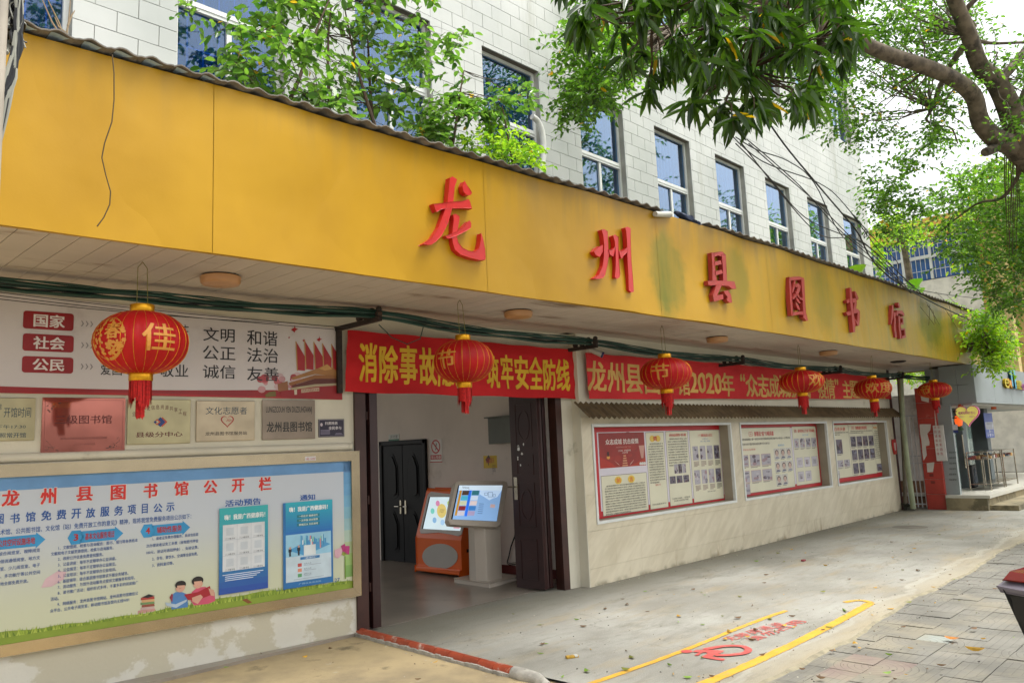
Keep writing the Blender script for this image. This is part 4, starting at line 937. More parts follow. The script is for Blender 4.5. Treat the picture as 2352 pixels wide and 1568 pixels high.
def cloth_text(P, at, txt, u0, v0, u1, v1, m_, bold=.02, slope=0.):
    import bmesh
    co, fs = glyphs(txt, bold, 1, 2); a_ = co.min(0); b_ = co.max(0); q = (co-a_)/(b_-a_)
    bm = bmesh.new(); kq = max(1, len(q)//5) if bold > .004 else 10**9; bv = [bm.verts.new((u0+x_*(u1-u0), v0+y_*(v1-v0)+slope*x_, i_//kq)) for i_, (x_, y_) in enumerate(q)]
    for f in fs:
        try: bm.faces.new([bv[k] for k in f])
        except Exception: pass
    bmesh.ops.triangulate(bm, faces=bm.faces); bmesh.ops.subdivide_edges(bm, edges=[e for e in bm.edges if e.calc_length() > .05], cuts=2, use_grid_fill=True); bmesh.ops.triangulate(bm, faces=bm.faces); bm.verts.index_update()
    g = MB(); nb_ = 5 if bold > .004 else 1
    g.add([P.w(v.co.x, v.co.y, at(v.co.x, v.co.y)+.004+.0003*v.co.z) for v in bm.verts], [[v.index for v in f.verts] for f in bm.faces], m_); bm.free(); return g
def redcloth(name, a, b):
    n = N(name); setp(n.b, .75, spec=.25); c = n.mix(n.ramp(n.noise(1.2, 5), .3, .7), a, b); g = n.n('NewGeometry'); n.l(c, n.b.inputs['Base Color']); n.bump(n.noise(120, 3, (1, 1, 2)), .2, .003); return n.m
M_BAN = redcloth('red_banner_cloth', 'a5161a', 'be1f22'); M_BAN2 = redcloth('bright_red_banner_cloth', 'b8262a', 'cc3336')
M_CHY = mat('banner_yellow', 'cda21c', .7, var=.12, scale=3); M_CHF = mat('faded_banner_yellow', 'c9a055', .7, var=.25, scale=2.5)
# over the doorway
c4 = [LW.p(785, 901), LW.p(1322, 917), LW.p(1320, 806), LW.p(791, 760)]
bt = thing('doorway_banner', 'red cloth banner with yellow slogan stretched over the open doorway', 'banner', LW.w((c4[0][0]+c4[1][0])/2, c4[0][1], .05))
PB_ = LW.off(.04); m, at = cloth('b', M_BAN, PB_, c4, 1.2, 3); m.build('cloth', bt, smooth=True)
T1 = zc(1000, 1100, 1024, 1784)
def bchar(ch, bl, tr, P, at, m_, parent, bold=.035):
    a = P.p(*bl); b = P.p(*tr); cloth_text(P, at, ch, a[0], a[1], b[0], b[1], m_, bold).build('character', parent)
T3 = zc(2000, 1200, 700, 2195)
for ch, bl, tr, zf in (('消', (752, 745), (872, 480), T1), ('除', (893, 752), (1018, 495), T1), ('事', (1032, 762), (1150, 497), T1), ('故', (1170, 768), (1285, 512), T1),
                       ('隐', (1300, 776), (1400, 525), T1), ('患', (1420, 782), (1520, 540), T1), ('筑', (1640, 790), (1722, 565), T1),
                       ('牢', (0, 1112), (135, 690), T3), ('安', (172, 1122), (328, 705), T3), ('全', (352, 1120), (505, 722), T3), ('防', (530, 1132), (668, 745), T3), ('线', (695, 1140), (840, 748), T3)):
    bchar(ch, zf(*bl), zf(*tr), PB_, at, M_CHY, bt)
# long banner on the showcase wall
c4 = [RW.p(1345, 917), RW.p(2042, 916), RW.p(2034, 866), RW.p(1336, 811)]
bt = thing('event_banner', 'long red banner with faded yellow writing above the showcase awning', 'banner', RW.w((c4[0][0]+c4[1][0])/2, c4[0][1], .05))
PC_ = RW.off(.03); m, at = cloth('b', M_BAN2, PC_, c4, 3, 5, nu=180, amp=.010); m.build('cloth', bt, smooth=True)
T4 = zc(2700, 1200, 1000, 2352)
rowc = [('龙', (1080, 1140), (1300, 775), T3), ('州', (1330, 1158), (1520, 795), T3), ('县', (1560, 1168), (1752, 818), T3), ('图', (1795, 1175), (1960, 830), T3), ('书', (1985, 1178), (2130, 850), T3),
        ('馆', (15, 893), (117, 700), T4), ('2', (130, 870), (193, 684), T4), ('0', (206, 874), (268, 686), T4), ('2', (282, 878), (342, 690), T4), ('0', (356, 882), (412, 694), T4), ('年', (428, 905), (528, 690), T4), ('“', (594, 764), (636, 695), T4), ('众', (658, 910), (753, 700), T4), ('志', (770, 912), (860, 702), T4), ('成', (878, 914), (958, 706), T4), ('城', (974, 916), (1058, 712), T4), ('抗', (1080, 918), (1150, 718), T4), ('击', (1185, 920), (1250, 725), T4), ('疫', (1255, 920), (1315, 735), T4),
        ('疫', (1338, 925), (1402, 740), T4), ('情', (1412, 927), (1478, 742), T4), ('”', (1488, 800), (1518, 745), T4), ('主', (1568, 920), (1628, 760), T4), ('题', (1638, 924), (1700, 762), T4), ('连', (1712, 926), (1765, 765), T4), ('环', (1780, 928), (1830, 770), T4), ('画', (1840, 930), (1890, 772), T4), ('展', (1900, 932), (1950, 775), T4)]
rowc = [r for r in rowc if not (r[0] == '疫' and r[1][0] == 1255)]
for ch, bl, tr, zf in rowc: bchar(ch, zf(*bl), zf(*tr), PC_, at, M_CHF, bt, .03)
# white core-values banner, printed sheet on the wall
WB = LW.off(.012); c4 = [WB.p(-60, 905), WB.p(785, 917), WB.p(773, 754), WB.p(-60, 664)]; c4[0] = (c4[0][0], c4[1][1]+.03)
wb = thing('values_banner', 'white printed banner with black two-character words and red tags above the plaques', 'banner', LW.w(-4, 2.15))
m = MB()
M_VIN = mat('white_vinyl', 'c8c2c2', .55, var=.05, scale=1.5, dirt='8f7f80', dscale=1.4, dlo=.58, dhi=.8)
m.add([WB.w(*c4[0]), WB.w(*c4[1]), WB.w(*c4[2]), WB.w(*c4[3]), WB.w(*c4[0], -.01), WB.w(*c4[1], -.01), WB.w(*c4[2], -.01), WB.w(*c4[3], -.01)], [(0, 1, 2, 3), (7, 6, 5, 4), (0, 4, 5, 1), (1, 5, 6, 2), (2, 6, 7, 3), (3, 7, 4, 0)], M_VIN); m.build('sheet', wb)
s = Sheet(WB, .002, .001); W1 = zc(0, 1000, 1024, 1784); DR = ink('8d1418'); BK = ink('1d1a1c'); WH = ink('d9d2cf')
zbot = c4[1][1]
def wave(ut): return .075+.012*math.sin(ut*1.7)
us = np.linspace(c4[0][0], c4[1][0], 30); s.poly([(c4[0][0], c4[0][1]), (c4[1][0]-.001, c4[1][1])]+[(u, zbot+wave(u)) for u in us[::-1]], DR, 0)
s.poly([(c4[0][0], c4[0][1]), (c4[1][0]-.001, c4[1][1])]+[(u, zbot+.03+.01*math.sin(u*2.3)) for u in us[::-1]], ink('a51c20'), 1)
# pink glow print near the bottom
for bl, tr, t in (((158, 545), (515, 445), '国家'), ((155, 700), (515, 598), '社会'), ((150, 852), (512, 750), '公民')):
    a = WB.p(*W1(*bl)); b = WB.p(*W1(*tr)); u0, v0, u1, v1 = a[0], a[1], b[0], b[1]; dv = -.01; rr = .02
    pts = []
    for cx_, cy_, a0 in ((u1-rr, v1-rr, 0), (u0+rr, v1-rr, 90), (u0+rr, v0+rr, 180), (u1-rr, v0+rr, 270)):
        for k in range(4): an = R_(a0+30*k); pts.append((cx_+rr*math.cos(an), cy_+rr*math.sin(an)))
    s.poly(pts, DR, 1); s.text(t, u0+(u1-u0)*.2, v0+(v1-v0)*.13, u1-(u1-u0)*.18, v1-(v1-v0)*.13, WH, 2, bold=.03)
    for k in range(3):
        u = u1+.05+.032*k; vc = (v0+v1)/2-.004; GY = ink('8b8688')
        s.poly([(u, vc+.022), (u+.008, vc+.022), (u+.022, vc), (u+.008, vc-.022), (u, vc-.022), (u+.012, vc)], GY, 1)
W2b = zc(1000, 1100, 1024, 1784)
rowsw = [('富强', (705, 590), (850, 490)), ('民主', (880, 600), (1080, 500)), ('文明', (1415, 632), (1635, 550)), ('自由', (705, 730), (850, 640)), ('平等', (880, 745), (1080, 655)), ('公正', (1412, 762), (1640, 675)), ('爱国', (700, 870), (850, 790)), ('敬业', (1110, 882), (1312, 798)), ('诚信', (1412, 892), (1640, 805))]
for t_, bl, tr in rowsw: s.px(t_, W1(*bl), W1(*tr), BK, 1, bold=.006)
s.px('庄', W1(1258, 610), W1(1315, 520), BK, 1)
for t_, bl, tr in (('和谐', (-22, 485), (190, 395)), ('法治', (-22, 605), (195, 515)), ('友善', (-22, 735), (200, 645))): s.px(t_, W2b(*bl), W2b(*tr), BK, 1, bold=.006)
# gate building, flags, smoke, birds
pp = lambda *q: [WB.p(*W2b(*k)) for k in q]
for k in range(5):
    x0, y0 = ((320, 462), (380, 455), (445, 465), (505, 475), (568, 480))[k]
    s.poly(pp((x0, y0), (x0+62, y0+105), (x0+62, y0+205), (x0+8, y0+200)), ink('9e1a1e'), 1); s.poly(pp((x0-5, y0), (x0+3, y0), (x0+12, y0+205), (x0+5, y0+205)), ink('b08a4c'), 2)
rg = random.Random(5)
for k in range(38):
    x0, y0 = rg.uniform(-20, 330), rg.uniform(690, 800)-rg.uniform(0, 60)*(1 if k % 3 == 0 else 0); r = rg.uniform(15, 34)
    if y0 < 700 or x0 < 60: continue
    c_ = WB.p(*W2b(x0, y0)); s.ell(c_[0], c_[1], r*.0013, r*.0011, ink(rg.choice(('b0575c', 'b9888c', '9c3a40', 'bfa3a6'))), .1+.02*k, 12)
s.poly(pp((285, 715), (470, 650), (535, 620), (575, 650), (640, 685), (640, 702), (560, 700), (450, 690), (300, 730)), ink('9a6a34'), 4); s.poly(pp((478, 650), (535, 622), (572, 655), (520, 665)), ink('b98a4a'), 5)
s.poly(pp((265, 752), (450, 695), (640, 700), (640, 722), (450, 722), (280, 770)), ink('8c5a2a'), 4)
s.poly(pp((290, 770), (450, 722), (640, 722), (640, 755), (450, 762), (300, 790)), ink('5a2418'), 4); s.poly(pp((280, 787), (450, 760), (640, 752), (640, 766), (450, 778), (290, 800)), ink('a99c7c'), 5)
s.poly(pp((210, 808), (450, 775), (640, 765), (642, 868), (400, 862), (215, 850)), DR, 4); s.poly(pp((355, 795), (480, 783), (480, 808), (355, 820)), ink('b9a58c'), 5); s.px('人民大团结万岁', W2b(360, 814), W2b(476, 790), ink('8a2018'), 6); s.poly(pp((305, 800), (325, 797), (325, 832), (308, 834)), ink('c9bda8'), 5)
s.poly(pp((190, 760), (260, 738), (265, 800), (195, 812)), ink('8c5a34'), 4)
for x0, y0, k in ((310, 372, 26), (272, 433, 8), (375, 452, 12), (482, 443, 20)): s.poly(pp((x0-k, y0+k*.3), (x0-k*.1, y0-k*.2), (x0, y0-k), (x0+k*.25, y0-k*.1), (x0+k, y0+k*.2), (x0+k*.3, y0+k*.5), (x0, y0+k*1.1)), ink('a3181c'), 1)
s.poly(pp((100, 838), (130, 815), (175, 808), (180, 845), (110, 852)), ink('6a5a22'), 5)
s.build('print', wb)

# ------------------------------------------------------------------ plaques
PQ = LW.off(.002)
M_PQ1 = plaque_mat('pale_gold_plaque', '9a9170'); M_PQ2 = plaque_mat('polished_plate_tinted_reflection', 'ad6a5e', .06); M_PQ3 = plaque_mat('satin_brass_plate', 'a0927a', .35); M_PQ4 = plaque_mat('bronze_tinted_plate', '7f7264', .3)  # award plate's base colour is reddened to stand in for a red reflection
DKR = ink('560d0a'); NAV = ink('1d3a4c')
def plaque(label, bl, tr, m_, cat='plaque', th=.014, frame=None):
    a = PQ.p(*bl); b = PQ.p(*tr); t = thing('wall_plaque', label, cat, PQ.w((a[0]+b[0])/2, a[1]), 'metal plaques in a row above the notice board')
    m = MB(); m.pbox(PQ, a[0], b[0], a[1], b[1], 0, th, m_); m.build('plate', t, bevel=.003); return t, Sheet(PQ.off(th), .0005, .0006), (a[0], a[1], b[0], b[1])
t, s, (u0, v0, u1, v1) = plaque('metal opening-hours plaque cut off by the photo edge, blue-green writing', (-80, 1014), (82, 914), M_PQ1)
s.px('开馆时间', W1(25, 1165), W1(218, 1095), NAV, 1); s.px('下午17:30', W1(-30, 1245), W1(180, 1215), NAV, 1); s.px('照常开馆', W1(-5, 1308), W1(182, 1270), NAV, 1, bold=.01); s.px('馆', W1(-10, 1110), W1(12, 1070), NAV, 1); s.build('print', t)
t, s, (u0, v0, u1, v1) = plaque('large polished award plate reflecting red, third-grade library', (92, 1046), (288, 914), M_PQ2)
s.px('三级图书馆', W1(382, 1212), W1(780, 1148), DKR, 1, bold=.01); s.px('中华人民共和国文化和旅游部', W1(420, 1322), W1(745, 1298), DKR, 1); s.px('二〇一八年八月', W1(512, 1360), W1(660, 1342), DKR, 1)
s.ring(u0+.018, v0+.018, u1-.018, v1-.018, .002, DKR, 0)
rg = random.Random(8)
for cu, cv, sx, sy_ in ((u0+.03, v1-.04, 1, -1), (u0+.03, v0+.03, 1, 1), (u1-.04, v0+.04, -1, 1)):
    for k in range(26): a = rg.uniform(0, .09); b = rg.uniform(0, .09-a); s.ell(cu+sx*a, cv+sy_*b, .004, .003, ink('3a2a20'), 1+.01*k, 7)
s.build('print', t)
t, s, (u0, v0, u1, v1) = plaque('brass plate with a blue and orange diamond emblem beneath the lantern tassel', (290, 1021), (437, 918), M_PQ1)
arcs = '全国文化信息资源共享工程'
for k, ch in enumerate(arcs):
    tt = k/(len(arcs)-1)*2-1; cu = (u0+u1)/2+tt*.195; cv = v1-.085+.055*(1-tt*tt)-.03; s.text(ch, cu-.014, cv-.018, cu+.014, cv+.018, DKR, 1)
cu, cv = (u0+u1)/2, v0+.175; BL = ink('1c3a7a'); ORG = ink('b8482a')
def dia(cx_, cy_, r, m_, L): s.poly([(cx_-r, cy_), (cx_, cy_-r), (cx_+r, cy_), (cx_, cy_+r)], m_, L)
dia(cu+.02, cv, .04, ORG, 1); dia(cu+.005, cv, .04, BL, 2); dia(cu-.02, cv, .026, ORG, 3); dia(cu-.02, cv, .014, ink('b9ae8c'), 4); dia(cu-.035, cv, .012, BL, 5)
s.px('县级分中心', W1(945, 1305), W1(1272, 1262), DKR, 1, bold=.015); s.build('print', t)
t, s, (u0, v0, u1, v1) = plaque('brass volunteer plate with a red outlined heart', (449, 1014), (584, 921), M_PQ3)
s.px('文化志愿者', W1(1432, 1145), W1(1722, 1092), NAV, 1); s.px('龙州县图书馆服务站', W1(1430, 1292), W1(1722, 1260), ink('2b211c'), 1, bold=.01)
hx_, hy_ = PQ.p(*W1(1580, 1190)); H_ = [(16*math.sin(a)**3, 13*math.cos(a)-5*math.cos(2*a)-2*math.cos(3*a)-math.cos(4*a)) for a in np.linspace(0, 6.2832, 33)[:-1]]
for k in range(31):
    if k in (0,): continue
    (x0, y0), (x1, y1) = H_[k], H_[k+1]; f = .0035; s.poly([(hx_+x0*f, hy_+y0*f), (hx_+x1*f, hy_+y1*f), (hx_+x1*f*.82, hy_+(y1+.5)*f*.82), (hx_+x0*f*.82, hy_+(y0+.5)*f*.82)], ink('a3201c'), 1)
for k in range(4): s.poly([(hx_+.006+.01*k, hy_+.02-.004*k), (hx_+.011+.01*k, hy_+.022-.004*k), (hx_-.004+.012*k, hy_-.004), (hx_-.009+.012*k, hy_-.002)], ink('a3201c'), 1)
s.build('print', t)
t, s, (u0, v0, u1, v1) = plaque('bronze name plate lettered in Zhuang and Chinese, last metal plate in the row', (601, 1010), (722, 919), M_PQ4)
s.px('LUNGZCOUH YEN DUZSUHGVANJ', W2b(112, 970), W2b(430, 915), ink('14100e'), 1, bold=.008); s.px('龙州县图书馆', W2b(115, 1095), W2b(432, 1018), ink('12100e'), 1, bold=.02); s.build('print', t)
t, s, (u0, v0, u1, v1) = plaque('small dark purple notice with white writing beside the door frame', (731, 1004), (790, 962), mat('purple_enamel', '241d33', .3), 'notice', .006)
s.ring(u0+.006, v0+.006, u1-.006, v1-.006, .002, ink('bdb5b5'), 1); s.px('扫黑除恶', W2b(522, 1042), W2b(610, 1020), ink('d0caca'), 1, bold=.02); s.px('全民参与', W2b(548, 1076), W2b(636, 1052), ink('d0caca'), 1, bold=.02)
for k in range(4): s.rect(u0+.02, v0+.062-.011*k, u0+.115, v0+.066-.011*k, ink('8f88a0'), 1)
s.rect(u1-.1, v0+.02, u1-.02, v0+.024, ink('8f88a0'), 1); s.rect(u1-.09, v0+.03, u1-.03, v0+.034, ink('8f88a0'), 1); s.ell(u0+.03, v1-.05, .012, .016, ink('b9aeb5'), 1); s.build('print', t)

# ------------------------------------------------------------------ the big notice board
nb = thing('notice_board', 'wide steel-framed notice board with red title and columns of blue text', 'notice board', LW.w(-4.2, .33))
fo = (-7.4, -2.665, .335, 1.655); fi = (-7.3, -2.745, .415, 1.565)
for nm, pts in (('frame_rail', [(fo[0], fo[3]), (fi[0], fi[3]), (fi[1], fi[3]), (fo[1], fo[3])]), ('frame_rail', [(fo[0], fo[2]), (fo[1], fo[2]), (fi[1], fi[2]), (fi[0], fi[2])]), ('frame_rail', [(fo[1], fo[2]), (fo[1], fo[3]), (fi[1], fi[3]), (fi[1], fi[2])]), ('frame_rail', [(fo[0], fo[3]), (fo[0], fo[2]), (fi[0], fi[2]), (fi[0], fi[3])])):
    m = MB(); m.prism(LW, pts, .002, .055, M_STEEL); m.build(nm, nb, bevel=.003)
def board_mat():
    n = N('printed_board_face'); setp(n.b, .3, spec=.4); g = n.n('NewGeometry'); sp_ = n.n('SeparateXYZ'); n.l(g.outputs['Position'], sp_.inputs[0])
    a = n.mix(n.ramp(sp_.outputs['Z'], 1.25, .55), 'b9c0c8', 'c0c3a8'); n.l(a, n.b.inputs['Base Color']); return n.m
NB = LW.off(.03); m = MB(); m.pbox(LW, fi[0], fi[1], fi[2], fi[3], .004, .03, board_mat()); m.build('panel', nb)
s = Sheet(NB, .0015, .0009); B1 = zc(0, 1750, 1100, 1758)
u0, u1, v0, v1 = fi
BLU = ink('5f8dbb'); NB_ = ink('1f4f95'); TR = ink('c4231c'); CY_ = ink('2d8cc0')
s.rect(u0, v1-.095, u1, v1, BLU, 0)
for k in range(10): a = k/10; s.rect(u1-.075, v0+.1+(v1-v0-.1)*a, u1, v0+.1+(v1-v0-.1)*(a+.1), ink(('7da65a', '93b36a', 'a3b58a', 'a3b8a8', '8fb3b8', '7daec0', '6fa5c4', '659cc4', '6096c0', '5f8dbb')[k]), 0)
s.poly([(u0, v0), (u1, v0)]+[(u, v0+.075+.012*math.sin(u*3)+.006*math.sin(u*17)) for u in np.linspace(u1, u0, 60)], ink('7f9430'), 1)
rg = random.Random(4)
for k in range(420):
    u = rg.uniform(-5.6, u1-.02); h = rg.uniform(.02, .05)+.012*math.sin(u*3); s.poly([(u-.006, v0+.045), (u+.006, v0+.045), (u+rg.uniform(-.02, .02), v0+.05+h)], ink(rg.choice(('8fa536', '6f8a28', 'a3b34a', '5f7a22'))), 2+.002*k)
tt = [('龙', (8, 440), (128, 330)), ('州', (255, 428), (362, 318)), ('县', (485, 408), (595, 308)), ('图', (705, 400), (805, 298)), ('书', (915, 388), (1008, 288)), ('馆', (1112, 372), (1205, 276)), ('公', (1300, 360), (1390, 268)), ('开', (1480, 350), (1562, 260)), ('栏', (1652, 340), (1735, 248))]
for ch, bl, tr in tt:
    a = NB.p(*B1(*bl)); b = NB.p(*B1(*tr)); s.text(ch, a[0]-.004, a[1]-.004, b[0]+.004, b[1]+.004, ink('dcd3c8'), 1, bold=.075); s.text(ch, a[0], a[1], b[0], b[1], TR, 2, bold=.04)
sub = '图书馆免费开放服务项目公示'; xs = [(-30, 25, 552, 485), (62, 128, 548, 480), (162, 228, 538, 470), (262, 330, 530, 462), (360, 425, 524, 456), (455, 520, 518, 450), (548, 610, 512, 445), (640, 700, 504, 438), (728, 788, 498, 432), (815, 870, 490, 426), (905, 945, 484, 420), (980, 1038, 478, 418), (1062, 1115, 472, 412)]
for ch, (a, b, c, d) in zip(sub, xs): s.px(ch, B1(a, c), B1(b, d), NB_, 1, bold=.03)
s.px('术馆、公共图书馆、文化馆（站）免费开放工作的意见》精神，', B1(0, 618), B1(830, 548), NB_, 1, bold=.012) if False else None
def line(t_, bl, br, h, m_, bold=0., L=1):     # text along a sighted base line, h = letter height in metres
    a = NB.p(*B1(*bl)); b = NB.p(*B1(*br)); v = (a[1]+b[1])/2; s.text(t_, a[0], v, b[0], v+h, m_, L, bold=bold)
line('术馆、公共图书馆、文化馆（站）免费开放工作的意见》精神，现将我馆免费服务项目公示如下：', (0, 618), (1222, 522), .042, NB_, .01)
def arrow(bl, tr, t_, m1=CY_):
    a = NB.p(*B1(*bl)); b = NB.p(*B1(*tr)); v = (a[1]+b[1])/2; h = .042; s.poly([(a[0], v-h), (b[0]-.06, v-h), (b[0]-.06, v-h-.015), (b[0], v), (b[0]-.06, v+h+.015), (b[0]-.06, v+h), (a[0], v+h), (a[0]+.02, v)], m1, 1); s.text(t_, a[0]+.04, v-.024, b[0]-.065, v+.026, ink('a5201c'), 2, bold=.03)
arrow((-60, 690), (290, 640), '公共空间设施场地'); arrow((505, 645), (788, 600), '基本文化服务项目'); arrow((968, 600), (1215, 565), '辅助性服务')
for p, n_ in (((485, 636), '3'), ((945, 594), '4')):
    c_ = NB.p(*B1(*p)); s.poly([(c_[0]-.055, c_[1]), (c_[0]-.03, c_[1]-.05), (c_[0]+.03, c_[1]-.05), (c_[0]+.055, c_[1]), (c_[0]+.03, c_[1]+.05), (c_[0]-.03, c_[1]+.05)], CY_, 1); s.text(n_, c_[0]-.016, c_[1]-.024, c_[0]+.016, c_[1]+.026, ink('a5201c'), 2, bold=.04)
TXT = ink('2a4f8f')
for t_, bl, br in (('综合阅览室、视障阅览', (-10, 755), (255, 728)), ('借流通借阅室、地方文', (0, 803), (255, 776)), ('室、少儿阅览室、电子', (0, 850), (255, 824)), ('、多功能厅等公共空间', (0, 897), (255, 870)), ('地全部免费开放。', (0, 945), (180, 926)),
    ('1、文献借阅、检索与咨询服务：图书、报刊等各类纸本', (372, 712), (880, 668)), ('文献和电子文献资源借阅，检索与咨询服务。', (325, 752), (725, 716)), ('2、政府公开信息免费查阅服务。', (370, 785), (660, 757)), ('3、公益讲座：每年不定期举办公益讲座。', (370, 822), (742, 782)), ('4、公益展览：每年不定期举办公益展览。', (370, 857), (742, 818)), ('5、公益培训：每年不定期举办公益培训。', (370, 893), (742, 852)), ('6、基层辅导：结合基层图书馆需求开展业务辅导。', (368, 930), (820, 877)), ('7、流动服务：为馆外流动服务点提供文献服务和指导。', (368, 965), (862, 905)), ('8、读书推广活动：组织形式多样，丰富多彩的阅读推广', (368, 1002), (882, 937)), ('活动。', (322, 1045), (375, 1035)), ('9、网络服务：龙州县图书馆网站、龙州县图书馆微信公', (366, 1075), (882, 1003)), ('众平台、公共电子阅览室、移动图书馆及馆内无线WIFI', (320, 1118), (825, 1045)),
    ('1、读者证免费办理服务，具体包括首', (972, 655), (1268, 628)), ('次办理读者证免工本费（收取图书押金', (934, 702), (1268, 668)), ('100元，退证时退回押金）、免验证费。', (934, 746), (1268, 708)), ('2、存包、直饮水、空调等全部免费。', (972, 785), (1265, 750)), ('3、资料复印等。', (972, 826), (1110, 810))): line(t_, bl, br, .027, TXT, .012)
s.px('活动预告', B1(1438, 442), B1(1668, 382), NB_, 1, bold=.03); s.px('通知', B2(318, 402), B2(416, 358), NB_, 1, bold=.03)
s.px('联系电话：', B2(168, 982), B2(330, 948), NB_, 1, bold=.01); s.px('27', B2(540, 922), B2(573, 893), NB_, 1, bold=.01)
# printed children reading, book pile, petals, flower
q = lambda *p: [NB.p(*B1(*k)) for k in p]
s.poly(q((262, 958), (290, 900), (370, 850), (425, 856), (405, 905), (330, 950)), ink('c9aab0'), 1)
SK = ink('c99a84'); HR = ink('1d1714')
s.poly(q((880, 1105), (985, 1080), (995, 1105), (880, 1125)), ink('b98a84'), 2)
for k, (y0, w0, c_) in enumerate(((1085, 5, 'b9a09a'), (1068, 12, '8c4a3a'), (1052, 4, '6a8a5a'), (1038, 12, 'c9a070'), (1022, 6, 'a33a34'))): s.poly(q((893+w0, y0), (985, y0-10), (988, y0+6), (893+w0, y0+15)), ink(c_), 3)
s.poly(q((905, 1018), (950, 998), (990, 1008), (945, 1022)), ink('1c1a20'), 4)
# boy
s.poly(q((1090, 1010), (1120, 985), (1165, 985), (1198, 1000), (1200, 1080), (1095, 1095)), ink('4a7ab0'), 3); s.poly(q((1082, 1020), (1095, 995), (1105, 1000), (1100, 1050)), ink('8c3040'), 4)
c_ = NB.p(*B1(1152, 955)); s.ell(c_[0], c_[1], .036, .037, SK, 4); c2_ = NB.p(*B1(1153, 940)); s.ell(c2_[0], c2_[1]+.004, .042, .03, HR, 5)
s.poly(q((1130, 944), (1180, 940), (1182, 958), (1132, 962)), SK, 6)
s.poly(q((1055, 1050), (1120, 1062), (1195, 1030), (1190, 1045), (1125, 1085), (1060, 1070)), ink('a9b9c8'), 6)
# girl
s.poly(q((1225, 985), (1260, 955), (1310, 950), (1370, 985), (1375, 1040), (1330, 1060), (1240, 1070), (1218, 1040)), ink('c4506a'), 3)
c_ = NB.p(*B1(1265, 930)); s.ell(c_[0], c_[1], .038, .038, SK, 4); c2_ = NB.p(*B1(1262, 912)); s.ell(c2_[0], c2_[1], .046, .034, HR, 5); s.poly(q((1238, 918), (1288, 912), (1292, 935), (1242, 942)), SK, 6)
s.poly(q((1175, 1000), (1260, 985), (1340, 945), (1352, 1000), (1275, 1030), (1200, 1035)), ink('9e1c28'), 7); s.poly(q((1225, 1020), (1280, 1000), (1295, 1015), (1262, 1060), (1228, 1045)), SK, 8); s.poly(q((1330, 960), (1365, 970), (1368, 1010), (1345, 1005)), SK, 8)
s.poly(q((1545, 1035), (1575, 1025), (1610, 1050), (1585, 1058)), ink('7c4a24'), 4)
q2 = lambda *p: [NB.p(*B2(*k)) for k in p]
for pts, c_ in ((((540, 715), (580, 700), (600, 735), (560, 770), (538, 760)), 'c9a0ac'), (((580, 690), (605, 675), (612, 720), (590, 730)), 'a8306c'), (((605, 690), (635, 690), (632, 745), (600, 740)), 'b03474'), (((590, 725), (620, 735), (600, 755), (582, 745)), '8a9a3a'), (((602, 755), (608, 755), (612, 900), (604, 900)), '6a8a30')): s.poly(q2(*pts), ink(c_), 5)
s.build('printed_design', nb)
m = MB(); a = LW.off(.056).p(*B2(352, 146)); b = LW.off(.056).p(*B2(420, 118)); m.pbox(LW, a[0], b[0], a[1], b[1], .056, .0575, ink('cfcaca')); s2 = Sheet(LW.off(.0575), .0004, .0003); s2.text('182 1430', a[0]+.01, a[1]+.006, b[0]-.01, b[1]-.012, RD, 1); m.build('sticker', nb); s2.build('sticker_print', nb)
# posters taped on the board
def poster(name, label, P, bl, tl, br, base_mat, th=.0025):
    a = P.p(*bl); b = P.p(*tl); c_ = P.p(*br); u0, u1 = (a[0]+b[0])/2, c_[0]; v0, v1 = a[1], b[1]
    t = thing(name, label, 'poster', P.w((u0+u1)/2, v0)); m = MB(); m.pbox(P, u0, u1, v0, v1, .0005, th, base_mat); m.build('sheet', t); return t, Sheet(P.off(th), .0006, .0005), (u0, v0, u1, v1)
PP = NB.off(.012)
t, s, (u0, v0, u1, v1) = poster('health_code_poster', 'teal-to-blue poster with nine white squares on the notice board', PP, B1(1402, 1005), B1(1398, 452), B1(1713, 965), ink('2f5fae'))
w, h = u1-u0, v1-v0; v1 = v0+h*1.0
for k in range(14):
    c_ = np.array(rgb('35a5a8'))*(1-k/13)+np.array(rgb('2a4f9e'))*(k/13); mm = mat('poster_grade_%d' % k, tuple(c_), .3, var=.02); s.rect(u0, v1-h*(k+1)/14, u1, v1-h*k/14, mm, 0)
s.text('嗨！我是广西健康码！', u0+w*.1, v1-h*.145, u1-w*.06, v1-h*.08, ink('dfe3e0'), 1, bold=.035)
s.rect(u0+w*.07, v0+h*.26, u1-w*.07, v1-h*.20, ink('c9cdd0'), 1)
for i in range(3):
    for j in range(3):
        cu = u0+w*(.07+.86*(i+.5)/3); cv = v1-h*(.20+.54*(j+.5)/3); s.rect(cu-w*.075, cv-w*.06, cu+w*.075, cv+w*.09, ink('b9c0c6'), 2); s.text('二维码', cu-w*.1, cv-w*.14, cu+w*.1, cv-w*.105, ink('3a3f48'), 2)
for k in (1, 2): s.rect(u0+w*.07+w*.86*k/3-.001, v0+h*.26, u0+w*.07+w*.86*k/3+.001, v1-h*.2, ink('9aa3ad'), 2); s.rect(u0+w*.07, v1-h*(.2+.54*k/3)-.001, u1-w*.07, v1-h*(.2+.54*k/3)+.001, ink('9aa3ad'), 2)
for k in range(4): s.rect(u0+w*(.07 if k == 0 else .12), v0+h*(.215-.022*k), u1-w*(.1+.07*k), v0+h*(.224-.022*k), ink('c9d3e3'), 1)
s.build('print', t)
t, s, (u0, v0, u1, v1) = poster('city_poster', 'newer blue poster with small buildings and two figures, edges lifted', PP, B2(218, 968), B2(205, 418), B2(532, 928), ink('256aa5'))
w, h = u1-u0, v1-v0
